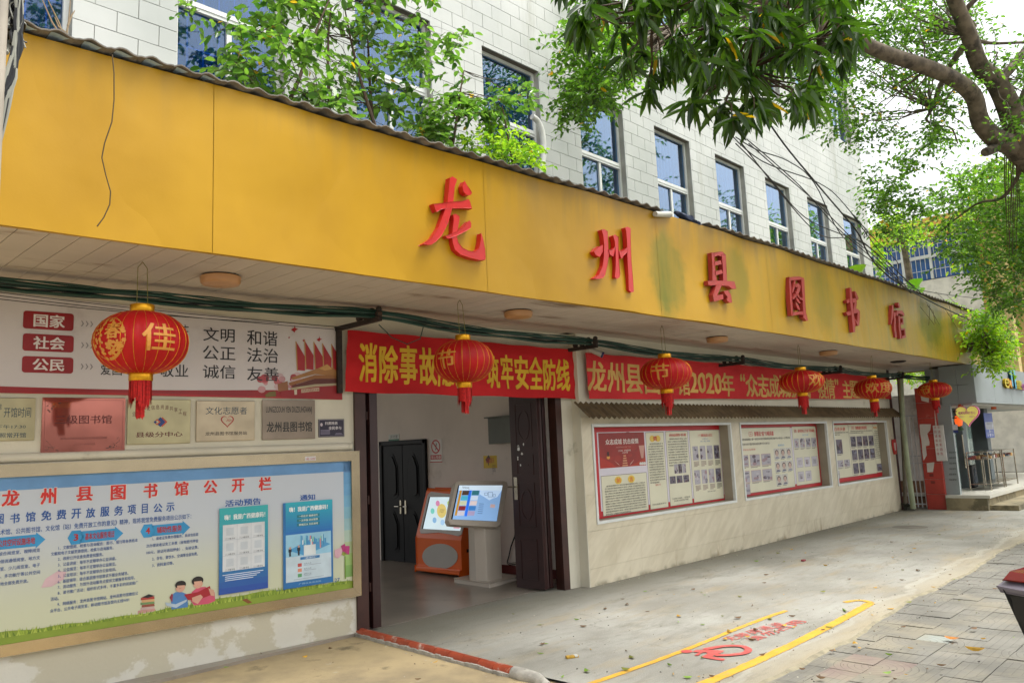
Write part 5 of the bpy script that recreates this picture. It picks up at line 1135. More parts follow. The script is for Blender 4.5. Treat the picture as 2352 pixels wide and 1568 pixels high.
for k in range(12):
    c_ = np.array(rgb('2fa3b4'))*(1-k/11)+np.array(rgb('2a6cb0'))*(k/11); s.rect(u0+w*.05, v1-h*.38*(k+1)/12, u1, v1-h*.38*k/12, mat('poster_sky_%d' % k, tuple(c_), .3, var=.02), 0)
s.rect(u0+w*.05, v0+h*.07, u1-w*.04, v1-h*.38, ink('8fbfd6'), 0); s.rect(u0+w*.05, v0+h*.07, u1-w*.04, v0+h*.36, ink('bccdd6'), 1)
s.text('嗨！我是广西健康码！', u0+w*.12, v1-h*.115, u1-w*.1, v1-h*.055, ink('e3e6e4'), 1, bold=.035)
for k, l in enumerate(('一码在手 健康出行', '一次申报 动态管理', '跨域互认 全区通用')): s.rect(u0+w*.27, v1-h*(.19+.05*k), u0+w*.73, v1-h*(.155+.05*k), ink('1c7480'), 1); s.text(l, u0+w*.31, v1-h*(.185+.05*k), u0+w*.69, v1-h*(.16+.05*k), ink('d0d8d0'), 2, bold=.02)
rg = random.Random(12)
s.poly([(u0+w*.1, v0+h*.44), (u0+w*.42, v0+h*.36), (u0+w*.95, v0+h*.46), (u0+w*.6, v0+h*.56)], ink('4a94c4'), 2)
for k in range(26):
    cu = u0+w*rg.uniform(.36, .85); cv = v0+h*rg.uniform(.42, .52); hh_ = h*rg.uniform(.02, .12); ww = w*.025; c_ = rg.choice(('a9d3dc', '7fc0cc', '5aa0c8', 'd3dfe0', '8fc8a8', 'c98a8a')); s.rect(cu-ww, cv, cu, cv+hh_, ink(c_), 3+.05*k); s.rect(cu, cv, cu+ww*.7, cv+hh_*.95, ink('3f86b4'), 3+.05*k)
for cu, hh_ in ((.13, .1), (.3, .11)):
    x_ = u0+w*cu; y_ = v0+h*.37; s.rect(x_-.008, y_, x_+.008, y_+h*hh_*.55, ink('20242e'), 6); s.rect(x_-.014, y_+h*hh_*.5, x_+.014, y_+h*hh_*.85, ink('20242e'), 7); s.ell(x_, y_+h*hh_*.95, .009, .011, ink('b98f7a'), 8)
s.rect(u0+w*.40, v0+h*.36, u0+w*.64, v0+h*.48, ink('cfd6d8'), 8); s.rect(u0+w*.33, v0+h*.315, u0+w*.72, v0+h*.345, ink('2c6fa8'), 8); s.text('“健康码”', u0+w*.4, v0+h*.32, u0+w*.66, v0+h*.34, ink('d3dde0'), 9)
for k, c_ in enumerate(('b8504a', 'c9856a', '5a9a6a')): s.rect(u0+w*.28, v0+h*(.235-.06*k), u0+w*.36, v0+h*(.275-.06*k), ink(c_), 2); s.text(('红码人员', '黄码人员', '绿码人员')[k], u0+w*.4, v0+h*(.255-.06*k), u0+w*.55, v0+h*(.272-.06*k), ink('4a5a70'), 2); s.rect(u0+w*.4, v0+h*(.243-.06*k), u0+w*(.75-.1*k), v0+h*(.248-.06*k), ink('8a98a8'), 2)
s.rect(u0+w*.2, v0+h*.09, u1-w*.2, v0+h*.095, ink('8a98a8'), 2); s.text('广西壮族自治区', u0+w*.3, v0+h*.025, u1-w*.25, v0+h*.045, ink('9cc3e0'), 2); s.build('print', t)

# ------------------------------------------------------------------ the three showcases
SP = Plane((0, 6.075, 0), (1, 0, 0), (0, -1, 0)); S1 = zc(2350, 1680, 650, 2316); S2 = zc(2900, 1640, 800, 2352)
M_PRED = mat('poster_red_border', 'b81f28', .35, var=.06); M_PLIL = mat('poster_lilac', 'ccc7d0', .3, var=.03); M_PCRM = mat('poster_cream', 'd2cfb6', .3, var=.04); M_LIN = mat('recess_render', '9d9380', .85, var=.1)
labs = ['nearest wall showcase with a dark red title poster and dense text', 'middle wall showcase with rows of portrait photographs', 'farthest and narrowest wall showcase with dark photographs']
SC = []
for k, (a, b, c_, d) in enumerate(OP):
    t = thing('wall_showcase', labs[k], 'showcase', (a/2+b/2, 5.9, c_), 'showcases recessed in the tiled wall'); SC.append(t); fr = .035
    for r in ((a, b, c_, c_+fr), (a, b, d-fr, d), (a, a+fr, c_+fr, d-fr), (b-fr, b, c_+fr, d-fr)): m = MB(); m.pbox(RW, r[0]+.001, r[1]-.001, r[2]+.001, r[3]-.001, -.03, .014, M_ALU); m.build('frame_rail', t)
    m = MB(); a2, b2, c2, d2 = a+fr, b-fr, c_+fr, d-fr
    m.pbox(RW, a, a2-.004, c_, d, -.19, -.031, M_LIN); m.pbox(RW, b2+.004, b, c_, d, -.19, -.031, M_LIN); m.pbox(RW, a2-.004, b2+.004, c_, c2-.004, -.19, -.031, M_LIN); m.pbox(RW, a2-.004, b2+.004, d2+.004, d, -.19, -.031, M_LIN); m.pbox(RW, a, b, c_, d, -.2, -.191, M_LIN); m.build('lining', t)
    m = MB(); m.pbox(SP, a2, {0: SP.p(*S1(1958, 600))[0], 1: SP.p(*S2(1132, 500))[0], 2: SP.p(*S2(1868, 450))[0]}[k], c2, d2, -.01, 0, M_PRED); m.build('backboard', t)
    lu, ru, rr_ = ((SP.p(*S1(160, 700))[0], SP.p(*S1(1912, 600))[0], SP.p(*S1(1958, 600))[0]), (a2+.07, SP.p(*S2(1092, 500))[0], SP.p(*S2(1132, 500))[0]), (a2+.07, SP.p(*S2(1842, 450))[0], SP.p(*S2(1868, 450))[0]))[k]
    s = Sheet(SP, .001, .001); s.rect(lu, c2+.085, ru, d2-.06, M_PLIL, 0); OP[k] = (a2, b2, c2, d2)
    K_ = ink('3a3236', .3); rg = random.Random(20+k)
    def dense(u0, u1, vtop, n, lh, txt, m_=K_, hgt=.62, ind=True):
        for i in range(n):
            l = txt[(i*11) % len(txt):]+txt; nchar = int((u1-u0)/(lh*.62)); l = l[:nchar]; uu0 = u0+(lh*1.2 if ind and i == 0 else 0); uu1 = u1 if i < n-1 else u0+(u1-u0)*.6
            s.text(l[:max(2, int(nchar*(uu1-uu0)/(u1-u0)))], uu0, vtop-lh*(i+hgt+.2), uu1, vtop-lh*(i+.2), m_, 2, bold=.012, res=1)
    BODY = '年春节新型冠状病毒肺炎入侵一场前所未有的风暴席卷而来感动着中华大地万众一心齐聚抗疫工作者志愿者民警执勤人员社区工作者和各行各业坚守人民健康守护生命逆行者向最美致敬为了大众健康安宁日夜奋战'
    def box_(bl, tr, zf, fill=M_PCRM, L=1, bd=True):
        p0 = SP.p(*zf(*bl)); p1 = SP.p(*zf(*tr)); s.rect(p0[0], p0[1], p1[0], p1[1], fill, L)
        if bd: s.ring(p0[0], p0[1], p1[0], p1[1], .006, ink('6a5a5c'), L+.5)
        return p0[0], p0[1], p1[0], p1[1]
    def photo(u0, v0, u1, v1, seed, dark=False, edge=None, caption=True):
        r = random.Random(seed); pal = ('8c8894', 'a8a4ac', '6d6874', 'b8b2b6', '5a4a58', '9a7f86') if not dark else ('2c2a3a', '4a4a5e', '6a6470', '3c2a34', '7a7a8c', '5a3a44')
        if edge: s.rect(u0-.004, v0-.004, u1+.004, v1+.004, ink(edge), 2)
        s.rect(u0, v0, u1, v1, ink(pal[1] if not dark else pal[2]), 2.6)
        for i in range(9): cu, cv = r.uniform(u0+.1*(u1-u0), u1-.1*(u1-u0)), r.uniform(v0+.12*(v1-v0), v1-.15*(v1-v0)); s.ell(cu, cv, min(cu-u0, u1-cu, (u1-u0)*r.uniform(.08, .25)), min(cv-v0, v1-cv, (v1-v0)*r.uniform(.06, .2)), ink(r.choice(pal)), 3+.12*i, 8)
        if caption:
            for i in range(2): s.rect(u0, v0-.018-.012*i, u1-(u1-u0)*.3*i, v0-.012-.012*i, ink('5c5458'), 2)
    def face(u0, v0, u1, v1, seed):
        r = random.Random(seed); w, h = u1-u0, v1-v0; s.rect(u0-.003, v0-.003, u1+.003, v1+.003, ink('7d9cc0'), 2); s.rect(u0, v0, u1, v1, ink('c3bdb4'), 2.6); cu = u0+w*.5
        s.ell(cu, v0+h*.60, w*.34, h*.30, ink('3a3236'), 3, 14); s.ell(cu, v0+h*.52, w*.26, h*.28, ink('bfa396'), 3.5, 14); s.poly([(u0+w*.08, v0), (u0+w*.92, v0), (u0+w*.7, v0+h*.2), (u0+w*.3, v0+h*.2)], ink(r.choice(('6a6a7c', '8c8c98', '55505a'))), 3.3)
        for e in (-.1, .1): s.ell(cu+w*e, v0+h*.55, w*.035, h*.015, ink('3a2a2a'), 4, 6)
        s.rect(cu-w*.07, v0+h*.36, cu+w*.07, v0+h*.38, ink('8c4a46'), 4); s.rect(u0, v0-.02, u1-w*.3, v0-.013, ink('5c5458'), 2)
    TR_ = ink('c8514a', .3)
    if k == 0:
        a0, b0, a1, b1 = box_((178, 690), (800, 168), S1, ink('8e2620', .3), 1, False); w_, h_ = a1-a0, b1-b0
        for i in range(60): r_ = rg.uniform(.04, .2); s.ell(a0+w_*rg.uniform(.15, .85), b0+h_*rg.uniform(.25, .9), r_*.5, r_*.3, ink(rg.choice(('8e2620', '962c22', '872620')), .3), 1.2+.004*i, 10)
        s.text('众志成城 抗击疫情', a0+w_*.14, b0+h_*.66, a0+w_*.86, b0+h_*.82, ink('ddd5cc', .3), 3, bold=.02); s.text('主题连环画创作推广活动', a0+w_*.35, b0+h_*.56, a0+w_*.68, b0+h_*.60, ink('c98a7a', .3), 3); s.text('主办单位：龙州县图书馆', a0+w_*.4, b0+h_*.45, a0+w_*.67, b0+h_*.50, ink('ddd5cc', .3), 3); s.text('2020年5月', a0+w_*.48, b0+h_*.39, a0+w_*.6, b0+h_*.435, ink('ddd5cc', .3), 3)
        s.poly([(a0, b0), (a0+w_*.35, b0), (a0+w_*.25, b0+h_*.12), (a0+w_*.1, b0+h_*.26), (a0, b0+h_*.34)], ink('a52a1e', .3), 2.2); s.poly([(a0+w_*.6, b0), (a1, b0), (a1, b0+h_*.24), (a0+w_*.8, b0+h_*.1)], ink('a8361e', .3), 2.2)
        s.poly([(a0+w_*.42, b0+h_*.03), (a0+w_*.3, b0+h_*.2), (a0+w_*.38, b0+h_*.1)], ink('d3c3b0', .3), 3); s.poly([(a0+w_*.63, b0+h_*.03), (a0+w_*.74, b0+h_*.2), (a0+w_*.66, b0+h_*.1)], ink('d3c3b0', .3), 3)
        for i in range(5): s.rect(a0+w_*(.47+.008*i), b0+h_*(.02+.07*i), a0+w_*(.59-.008*i), b0+h_*(.06+.07*i), ink('c48a66', .3), 3)
        s.poly([(a0+w_*.9, b0+h_*.22), (a0+w_*.95, b0+h_*.22), (a0+w_*.99, b0+h_*.6), (a0+w_*.86, b0+h_*.6)], ink('b98a7c', .3), 3)
        for i in range(3): s.ell(a0+w_*(.88+.045*i), b0+h_*.06, w_*.03, h_*.045, ink('d3cfc8', .3), 3, 12)
        s.ell(a0+w_*.18, b0+h_*.3, w_*.035, h_*.05, ink('d09040', .3), 3, 10); s.rect(a0+w_*.16, b0+h_*.33, a0+w_*.2, b0+h_*.46, ink('3a2024', .3), 3.2)
        p = box_((222, 1372), (838, 738), S1); s.text('前', (p[0]+p[2])/2-.18, p[3]-.10, (p[0]+p[2])/2-.09, p[3]-.04, ink('cf5a2a', .3), 4, bold=.02); s.text('言', (p[0]+p[2])/2+.09, p[3]-.10, (p[0]+p[2])/2+.18, p[3]-.04, ink('cf5a2a', .3), 4, bold=.02)
        for e in (-.14, .14): s.ell((p[0]+p[2])/2+e, p[3]-.07, .075, .048, ink('d9b84a', .3), 3)
        dense(p[0]+.06, p[2]-.05, p[3]-.115, 12, .031, BODY)
        p = box_((896, 1275), (1080, 165), S1); s.text('简', p[0]+.17, p[3]-.12, p[0]+.26, p[3]-.055, ink('cf5a2a', .3), 4, bold=.02); s.text('介', p[2]-.26, p[3]-.12, p[2]-.17, p[3]-.055, ink('cf5a2a', .3), 4, bold=.02)
        for e in (.2, .8): s.ell(p[0]+.1+(p[2]-p[0]-.2)*e, p[3]-.088, .06, .044, ink('d9b84a', .3), 3)
        dense(p[0]+.035, p[2]-.035, p[3]-.14, 16, .034, BODY); s.text('观展方式', p[0]+.15, p[1]+.30, p[2]-.15, p[1]+.325, TR_, 3); s.text('扫码观看宣传片', p[0]+.05, p[1]+.05, p[2]-.05, p[1]+.07, K_, 3)
        p = box_((1180, 1228), (1422, 150), S1); s.text('向所有奋战在疫情防控一线的人致敬', p[0]+.09, p[3]-.075, p[2]-.05, p[3]-.035, TR_, 3, bold=.02); dense(p[0]+.04, p[2]-.04, p[3]-.09, 11, .036, BODY[20:]+BODY)
        wd = (p[2]-p[0]); 
        for i in range(3): photo(p[0]+wd*(.28+.18*i), p[1]+.43, p[0]+wd*(.44+.18*i), p[1]+.56, 50+i, i == 1, None, False)
        for i in range(3): photo(p[0]+wd*(.05+.3*i), p[1]+.30, p[0]+wd*(.31+.3*i), p[1]+.40, 60+i, True, None, False)
        s.text('“众志成城 抗击疫情——主题连环画”', p[0]+.05, p[1]+.085, p[2]-.05, p[1]+.108, K_, 3); s.text('更多精彩内容扫码即可观看！', p[0]+.1, p[1]+.055, p[2]-.1, p[1]+.076, K_, 3)
        p = box_((1518, 1175), (1868, 132), S1); wd = p[2]-p[0]; s.text('（一）致敬抗疫战线 人民卫士', p[0]+wd*.28, p[3]-.1, p[0]+wd*.76, p[3]-.055, TR_, 3, bold=.02); s.text('《人民卫士》', p[0]+wd*.4, p[3]-.14, p[0]+wd*.6, p[3]-.118, ink('6a7fae', .3), 3); s.text('编文、绘画：徐际建', p[0]+wd*.35, p[3]-.175, p[0]+wd*.66, p[3]-.153, ink('6a7fae', .3), 3)
        for j in range(2):
            for i in range(4):
                x0 = p[0]+wd*(.07+.235*i); yv = p[3]-.43-.34*j; photo(x0, yv, x0+wd*.18, yv+.2, 70+i+4*j, i == 3, None, False)
                for l in range(5): s.rect(x0+.01, yv-.025-.016*l, x0+wd*.18-(.05 if l == 4 else 0), yv-.018-.016*l, ink('7d5c5c' if i < 3 else '2c2628'), 3)
        s.text('完整系列请扫码查看', p[0]+wd*.45, p[1]+.12, p[0]+wd*.72, p[1]+.138, K_, 3)
    elif k == 1:
        p = box_((238, 985), (762, 195), S2); p = (a2+.075, p[1], p[2], p[3]); wd = p[2]-p[0]; s.text('（三）致敬抗“疫”巾帼英雄', p[0]+wd*.25, p[3]-.14, p[0]+wd*.68, p[3]-.06, TR_, 3, bold=.03); dense(p[0]+.03, p[2]-.04, p[3]-.15, 2, .075, BODY, hgt=.5, ind=False)
        s.text('致敬抗疫英雄', p[0]+wd*.12, p[3]-.36, p[0]+wd*.34, p[3]-.33, TR_, 3); s.text('最美的你', p[0]+wd*.74, p[3]-.32, p[0]+wd*.86, p[3]-.285, ink('6aa3d0', .3), 3)
        for j in range(2):
            for i in range(3): x0 = p[0]+wd*(.05+.19*i); yv = p[3]-.60-.245*j; photo(x0, yv, x0+wd*.16, yv+.17, 90+i+3*j, False, 'b06a66')
        photo(p[0]+wd*.05, p[3]-1.03, p[0]+wd*.2, p[3]-.87, 99, False, 'b06a66')
        for j in range(3):
            for i in range(3):
                if j == 2 and i == 2: continue
                x0 = p[0]+wd*(.66+.112*i); yv = p[3]-.52-.215*j; face(x0, yv, x0+wd*.095, yv+.16, 110+i+3*j)
        p = box_((845, 888), (1060, 185), S2); wd = p[2]-p[0]; s.text('（四）最美防疫工作者 不畏艰险', p[0]+wd*.08, p[3]-.11, p[0]+wd*.94, p[3]-.05, TR_, 3, bold=.02)
        s.text('逆行者', p[0]+wd*.4, p[3]-.17, p[0]+wd*.65, p[3]-.14, ink('6aa3d0', .3), 3)
        for i in range(4): x0 = p[0]+wd*(.04+.24*i); photo(x0, p[3]-.37, x0+wd*.2, p[3]-.21, 130+i)
        for j in range(2):
            for i in range(3 if j == 0 else 2): x0 = p[0]+wd*(.08+.31*i); yv = p[3]-.71-.24*j; s.rect(x0, yv, x0+wd*.24, yv+.17, ink('c2bdc6'), 2); s.ring(x0, yv, x0+wd*.24, yv+.17, .004, ink('8a8490'), 3); photo(x0+wd*.05, yv+.04, x0+wd*.19, yv+.13, 140+i+3*j, False, None, False)
    else:
        p = box_((1325, 805), (1445, 168), S2); p = (a2+.075, p[1], p[2], p[3]); wd = p[2]-p[0]; s.text('致敬白衣天使', p[0]+wd*.1, p[3]-.12, p[2]-wd*.15, p[3]-.05, TR_, 3, bold=.03); dense(p[0]+.01, p[2]-.03, p[3]-.13, 2, .04, BODY, ind=False)
        for i in range(2): x0 = p[0]+wd*(.06+.32*i); photo(x0, p[3]-.55, x0+wd*.26, p[3]-.28, 160+i, True)
        for i in range(3): x0 = p[0]+wd*(.05+.3*i); photo(x0, p[3]-.80, x0+wd*.26, p[3]-.67, 165+i, i == 0)
        photo(p[0]+wd*.05, p[3]-1.0, p[0]+wd*.4, p[3]-.86, 169)
        p = box_((1505, 780), (1728, 160), S2); wd = p[2]-p[0]; s.text('（六）致敬城市美容师', p[0]+wd*.12, p[3]-.11, p[0]+wd*.75, p[3]-.04, TR_, 3, bold=.03); dense(p[0]+.04, p[2]-.03, p[3]-.12, 2, .035, BODY)
        for j in range(3):
            for i in range(4 if j < 2 else 2): x0 = p[0]+wd*(.04+.245*i); yv = p[3]-.44-.26*j; photo(x0, yv, x0+wd*.21, yv+.2, 180+i+4*j, True)
        p = box_((1788, 735), (1838, 160), S2); s.text('结语', p[0]+.03, p[3]-.1, p[2]-.05, p[3]-.05, ink('cf8a2a', .3), 3, bold=.03); dense(p[0]+.03, p[2]-.03, p[3]-.13, 14, .042, BODY); photo(p[0]+.03, p[1]+.03, p[2]-.03, p[1]+.18, 199, True, None, False)
    s.build('poster', t)
m = MB(); a = onY(2050, 1012, 5.89); m.box((17.45, 5.868, 1.33), (17.58, 5.886, 1.42), mat('red_box_plastic', 'b8302c', .4)); m.box((17.47, 5.862, 1.36), (17.56, 5.868, 1.39), ink('d8d0c8'));
c_ = MB(); P_ = Plane((17.52, 5.885, 0), (1, 0, 0), (0, -1, 0)); c_.prism(P_, [(-.1, 1.47), (.1, 1.47), (.12, 1.36), (.07, 1.16), (-.07, 1.16), (-.12, 1.36)], -.0, .02, mat('red_box_plastic', 'b8302c', .4)); c_.prism(P_, [(-.05, 1.4), (.05, 1.4), (.03, 1.24), (-.03, 1.24)], .02, .022, ink('d8d0c8')); single(c_, 'alarm_plate', 'small red and white plate on the wall corner past the last showcase', 'sign')

# ------------------------------------------------------------------ cable bundle along the wall with its brackets
BR = [(855, 722, 5.75), (1352, 786, 5.6), (1692, 826, 5.55), (1918, 848, 5.5), (2062, 862, 5.45)]
names = ['first cable bracket, at the corner between the white and red banners', 'cable bracket above the gap between the two red banners', 'cable bracket above the digits of the long banner', 'cable bracket between the fourth and fifth lanterns', 'farthest cable bracket, at the end of the showcase wall']
pts0 = [onY(-40, 645, 6.0)]
path = [onY(-60, 648, 6.0), onY(200, 672, 5.95), onY(420, 692, 5.9), onY(640, 712, 5.83)]
brk = [onY(*b) for b in BR]
seq = path+[brk[0]]
for a, b in zip(brk, brk[1:]):
    for t_ in (.33, .66): q_ = a*(1-t_)+b*t_; q_ = q_.copy(); q_[2] -= .035; seq.append(q_)
    seq.append(b)
e = brk[-1]; seq += [onY(2100, 868, 5.3), onY(2170, 872, 5.2)+np.array((.5, 0, 0)), np.array((26., 5.0, 2.7))]
bt = thing('cable_bundle', 'sagging bundle of green and black cables strung along the wall under the canopy', 'cables', (8, 5.7, 2.6))
rg = random.Random(31)
def smoothpath(P_, n=4):
    P_ = [np.array(p) for p in P_]; out = []
    for i in range(len(P_)-1):
        p0, p1, p2, p3 = P_[max(i-1, 0)], P_[i], P_[i+1], P_[min(i+2, len(P_)-1)]
        for k in range(n): t_ = k/n; out.append(.5*((2*p1)+(-p0+p2)*t_+(2*p0-5*p1+4*p2-p3)*t_*t_+(-p0+3*p1-3*p2+p3)*t_**3))
    return out+[P_[-1]]
for k in range(13):
    g = MB(); dz = rg.uniform(-.035, .035); dy = rg.uniform(-.05, .05); mt = (M_CABG, M_CABG, M_CABK, M_CABK, M_CABW)[k % 5] if k != 4 else M_CABW; ph = rg.uniform(0, 6)
    g.tube([p+np.array((0, dy+.01*math.sin(i*.7+ph), dz+.008*math.sin(i*1.1+ph))) for i, p in enumerate(smoothpath(seq))], (.013 if k < 4 else .006), mt, 6); g.build('cable', bt, smooth=True)
for k, (w0, w1) in enumerate((((-60, 664), (800, 752)), ((-60, 680), (640, 742)), ((-60, 672), (780, 757)))):
    g = MB(); pts = [onY(w0[0]+(w1[0]-w0[0])*t_, w0[1]+(w1[1]-w0[1])*t_+6*math.sin(t_*3.1), 6.2-.1*t_) for t_ in np.linspace(0, 1, 12)]; g.tube(pts, .003, M_CABK, 5); g.build('cable', bt)
g = MB(); g.tube([onY(*p) for p in ((870, 745, 5.9), (900, 775, 5.9), (935, 790, 5.9), (965, 778, 5.85), (975, 740, 5.8), (960, 726, 5.75))], .005, M_CABG, 6); g.build('cable', bt, smooth=True)
for b, nm in zip(brk, names):
    t = thing('cable_bracket', nm, 'bracket', b-np.array((0, 0, .08)), 'iron brackets carrying the cable bundle'); yw = 6.35 if b[0] < 5.5 else 5.9
    m = MB(); m.box((b[0]-.02, b[1]-.12, b[2]-.075), (b[0]+.02, yw, b[2]-.035), M_RUST); m.build('arm', t)
    for k in range(4):
        y = b[1]-.1+.1*k; m = MB(); m.lathe([(.0, -.035), (.028, -.03), (.034, 0), (.022, .018), (.03, .03), (.02, .055), (0, .062)], (b[0], y, b[2]), M_RUST, 12); m.build('insulator', t, smooth=True)
m = MB(); bx = brk[0]; m.box((bx[0]-.02, 6.28, 2.2), (bx[0]+.03, 6.31, bx[2]-.05), M_RUST); single(m, 'iron_angle', 'dark iron angle bar standing between the white and red banners', 'bar')
c_ = onY(1378, 812, 5.75); m = MB(); Pm = Matrix.Translation(Vector([float(a) for a in c_]))
m.tube([onY(1345, 790, 5.8), onY(1362, 803, 5.72)], .012, M_RUST); a = onY(1350, 800, 5.75); b = onY(1382, 814, 5.62); m.tube([a, b], [.03, .034], mat('camera_shell', 'a8a296', .5), 12); m.tube([b, b+(b-a)*.12], [.036, .036], mat('camera_visor', '23305a', .4), 12); single(m, 'wall_camera', 'old pale wall camera hanging below the second cable bracket', 'camera', smooth=True)
# ------------------------------------------------------------------ foliage
def leaf_mat(name, lo, hi, trans, yellow=.04):
    n = N(name); setp(n.b, .28, spec=.6); g = n.n('NewGeometry'); oi = n.n('ObjectInfo')
    r = n.math('FRACT', n.math('ADD', g.outputs['Random Per Island'], oi.outputs['Random']))
    a = n.mix(r, lo, hi); a = n.mix(n.ramp(n.noise(1.4, 4), .4, .65, 0, .35), a, lo)
    a = n.mix(n.math('GREATER_THAN', r, 1-yellow), a, 'b08a1c'); n.l(a, n.b.inputs['Base Color'])
    tr = n.n('BsdfTranslucent'); n.l(n.mix(1., a, trans, 'MULTIPLY'), tr.inputs['Color']); mx = n.n('MixShader'); mx.inputs[0].default_value = .42; n.l(n.b.outputs[0], mx.inputs[1]); n.l(tr.outputs[0], mx.inputs[2]); n.l(mx.outputs[0], n.out.inputs['Surface']); return n.m
L_FIC = leaf_mat('ficus_leaf', '2f5220', '7a9a44', (2.0, 2.3, 1.1), .01); L_STR = leaf_mat('street_tree_leaf', '2c4f18', '6f9636', (2.4, 2.6, 1.1), .008)
L_MAN = leaf_mat('mango_leaf', '203512', '4d6d22', (2.1, 2.4, .9), .01); L_FAR = leaf_mat('far_leaf', '5a8c1c', 'a3bf34', (2., 2.1, 1.1), .01)
def leaf_shape(kind):
    if kind == 'long': o = [(0, 0), (.07, .12), (.105, .35), (.09, .62), (.05, .85), (0, 1), (-.05, .85), (-.09, .62), (-.105, .35), (-.07, .12)]
    else: o = [(0, 0), (.19, .18), (.28, .45), (.22, .75), (0, 1), (-.22, .75), (-.28, .45), (-.19, .18)]
    o = np.array(o); z = -.12*np.abs(o[:, 0])/.28*(1 if kind != 'long' else .8)*-1-.18*(o[:, 1]**2)*(1 if kind != 'long' else 1.5)
    n = len(o); v = np.c_[o[:, 0], o[:, 1], z]; mid = n//2
    f = [tuple(range(0, mid+1)), (0,)+tuple(range(mid, n))]
    return v, f
LSH = {k: leaf_shape(k) for k in ('oval', 'long')}
def basis(n, droop, seed):
    r = np.random.default_rng(seed); d = r.normal(size=(n, 3)); d[:, 2] = d[:, 2]*.5-droop; d /= np.linalg.norm(d, axis=1)[:, None]
    u = r.normal(size=(n, 3))*.55+np.array([0, 0, 1.]); x = np.cross(d, u); x /= np.linalg.norm(x, axis=1)[:, None]; z = np.cross(x, d)
    return np.stack([x, d, z], axis=2)       # columns: width, length, normal
def leaves(pos, size, kind, m, name, parent, seed, droop=.3, single_n=0, fixed=None):
    if fixed is None and id(pos) in SPR: fixed, tw = SPR[id(pos)]; twigmesh(tw, parent, M_TWIG, max(.002, size*.035))
    V, Fc = LSH[kind]; n = len(pos); r = np.random.default_rng(seed+1); B = basis(n, droop, seed) if fixed is None else fixed; sc = size*r.uniform(.6, 1.25, n)
    idx = np.arange(n)
    if single_n:
        dd = np.array([(-(RM.T @ (p-CAM))[2]) for p in pos]); pr = sc/np.maximum(dd, .1); vis = np.array([(-20 < proj(p)[0] < 2372 and -20 < proj(p)[1] < 1590) for p in pos]); idx = np.argsort(-(pr*vis))
        lm = bpy.data.meshes.new('leaf'); lm.from_pydata([tuple(v) for v in V], [], Fc); lm.materials.append(m)
        for i in idx[:single_n]:
            M_ = Matrix([list(B[i][0]*sc[i])+[pos[i][0]], list(B[i][1]*sc[i])+[pos[i][1]], list(B[i][2]*sc[i])+[pos[i][2]], [0, 0, 0, 1]]); inst('leaf', lm, M_, parent)
        idx = idx[single_n:]
    P_ = np.asarray(pos)[idx]; Bq = B[idx]; s_ = sc[idx]; cz = r.uniform(-.3, 2.6, len(idx)); V3 = V[None]*np.stack([r.uniform(.8, 1.15, len(idx)), np.ones(len(idx)), cz], 1)[:, None, :]; W_ = np.einsum('nij,nkj->nki', Bq, V3)*s_[:, None, None]+P_[:, None, :]
    k = len(V); co = W_.reshape(-1, 3); off = Vector((0, 0, 0)); q = parent
    while q: off += q.location; q = q.parent
    co = co-np.array(off); nn = len(idx)
    loops = np.concatenate([np.array(f) for f in Fc]); ls = np.array([len(f) for f in Fc]); tot = (np.arange(nn)[:, None]*k+loops[None, :]).ravel()
    me = bpy.data.meshes.new(name); me.vertices.add(nn*k); me.vertices.foreach_set('co', co.ravel()); me.loops.add(len(tot)); me.loops.foreach_set('vertex_index', tot.astype(np.int32))
    sizes = np.tile(ls, nn); st = np.concatenate([[0], np.cumsum(sizes)[:-1]]); me.polygons.add(len(sizes)); me.polygons.foreach_set('loop_start', st.astype(np.int32)); me.polygons.foreach_set('loop_total', sizes.astype(np.int32)); me.update(calc_edges=True); me.validate()
    me.materials.append(m); o = bpy.data.objects.new(name, me); COL.objects.link(o)
    if parent: o.parent = parent
    o['kind'] = 'stuff'; return o
def inpoly(x, y, pl):
    c_ = False; n = len(pl)
    for i in range(n):
        x0, y0 = pl[i]; x1, y1 = pl[i-1]
        if (y0 > y) != (y1 > y) and x < (x1-x0)*(y-y0)/(y1-y0)+x0: c_ = not c_
    return c_
def clumps(poly, n, ydist, rad, per, seed, holes=(), flat=.7):
    """leaf clumps through a volume: the outline gives its extent across, ydist its depth range"""
    r = np.random.default_rng(seed); xs = [p[0] for p in poly]; ys = [p[1] for p in poly]; out = []; cs = []
    while len(cs) < n:
        x, y = r.uniform(min(xs), max(xs)), r.uniform(min(ys), max(ys))
        if not inpoly(x, y, poly) or any(inpoly(x, y, h) for h in holes): continue
        c_ = ydist(x, y, r); cs.append(c_)
    pos, B, tw = sprays(cs, rad, per, seed); SPR[id(pos)] = (B, tw); KEEP.append(pos)
    return pos, np.array(cs)
SPR = {}; KEEP = []
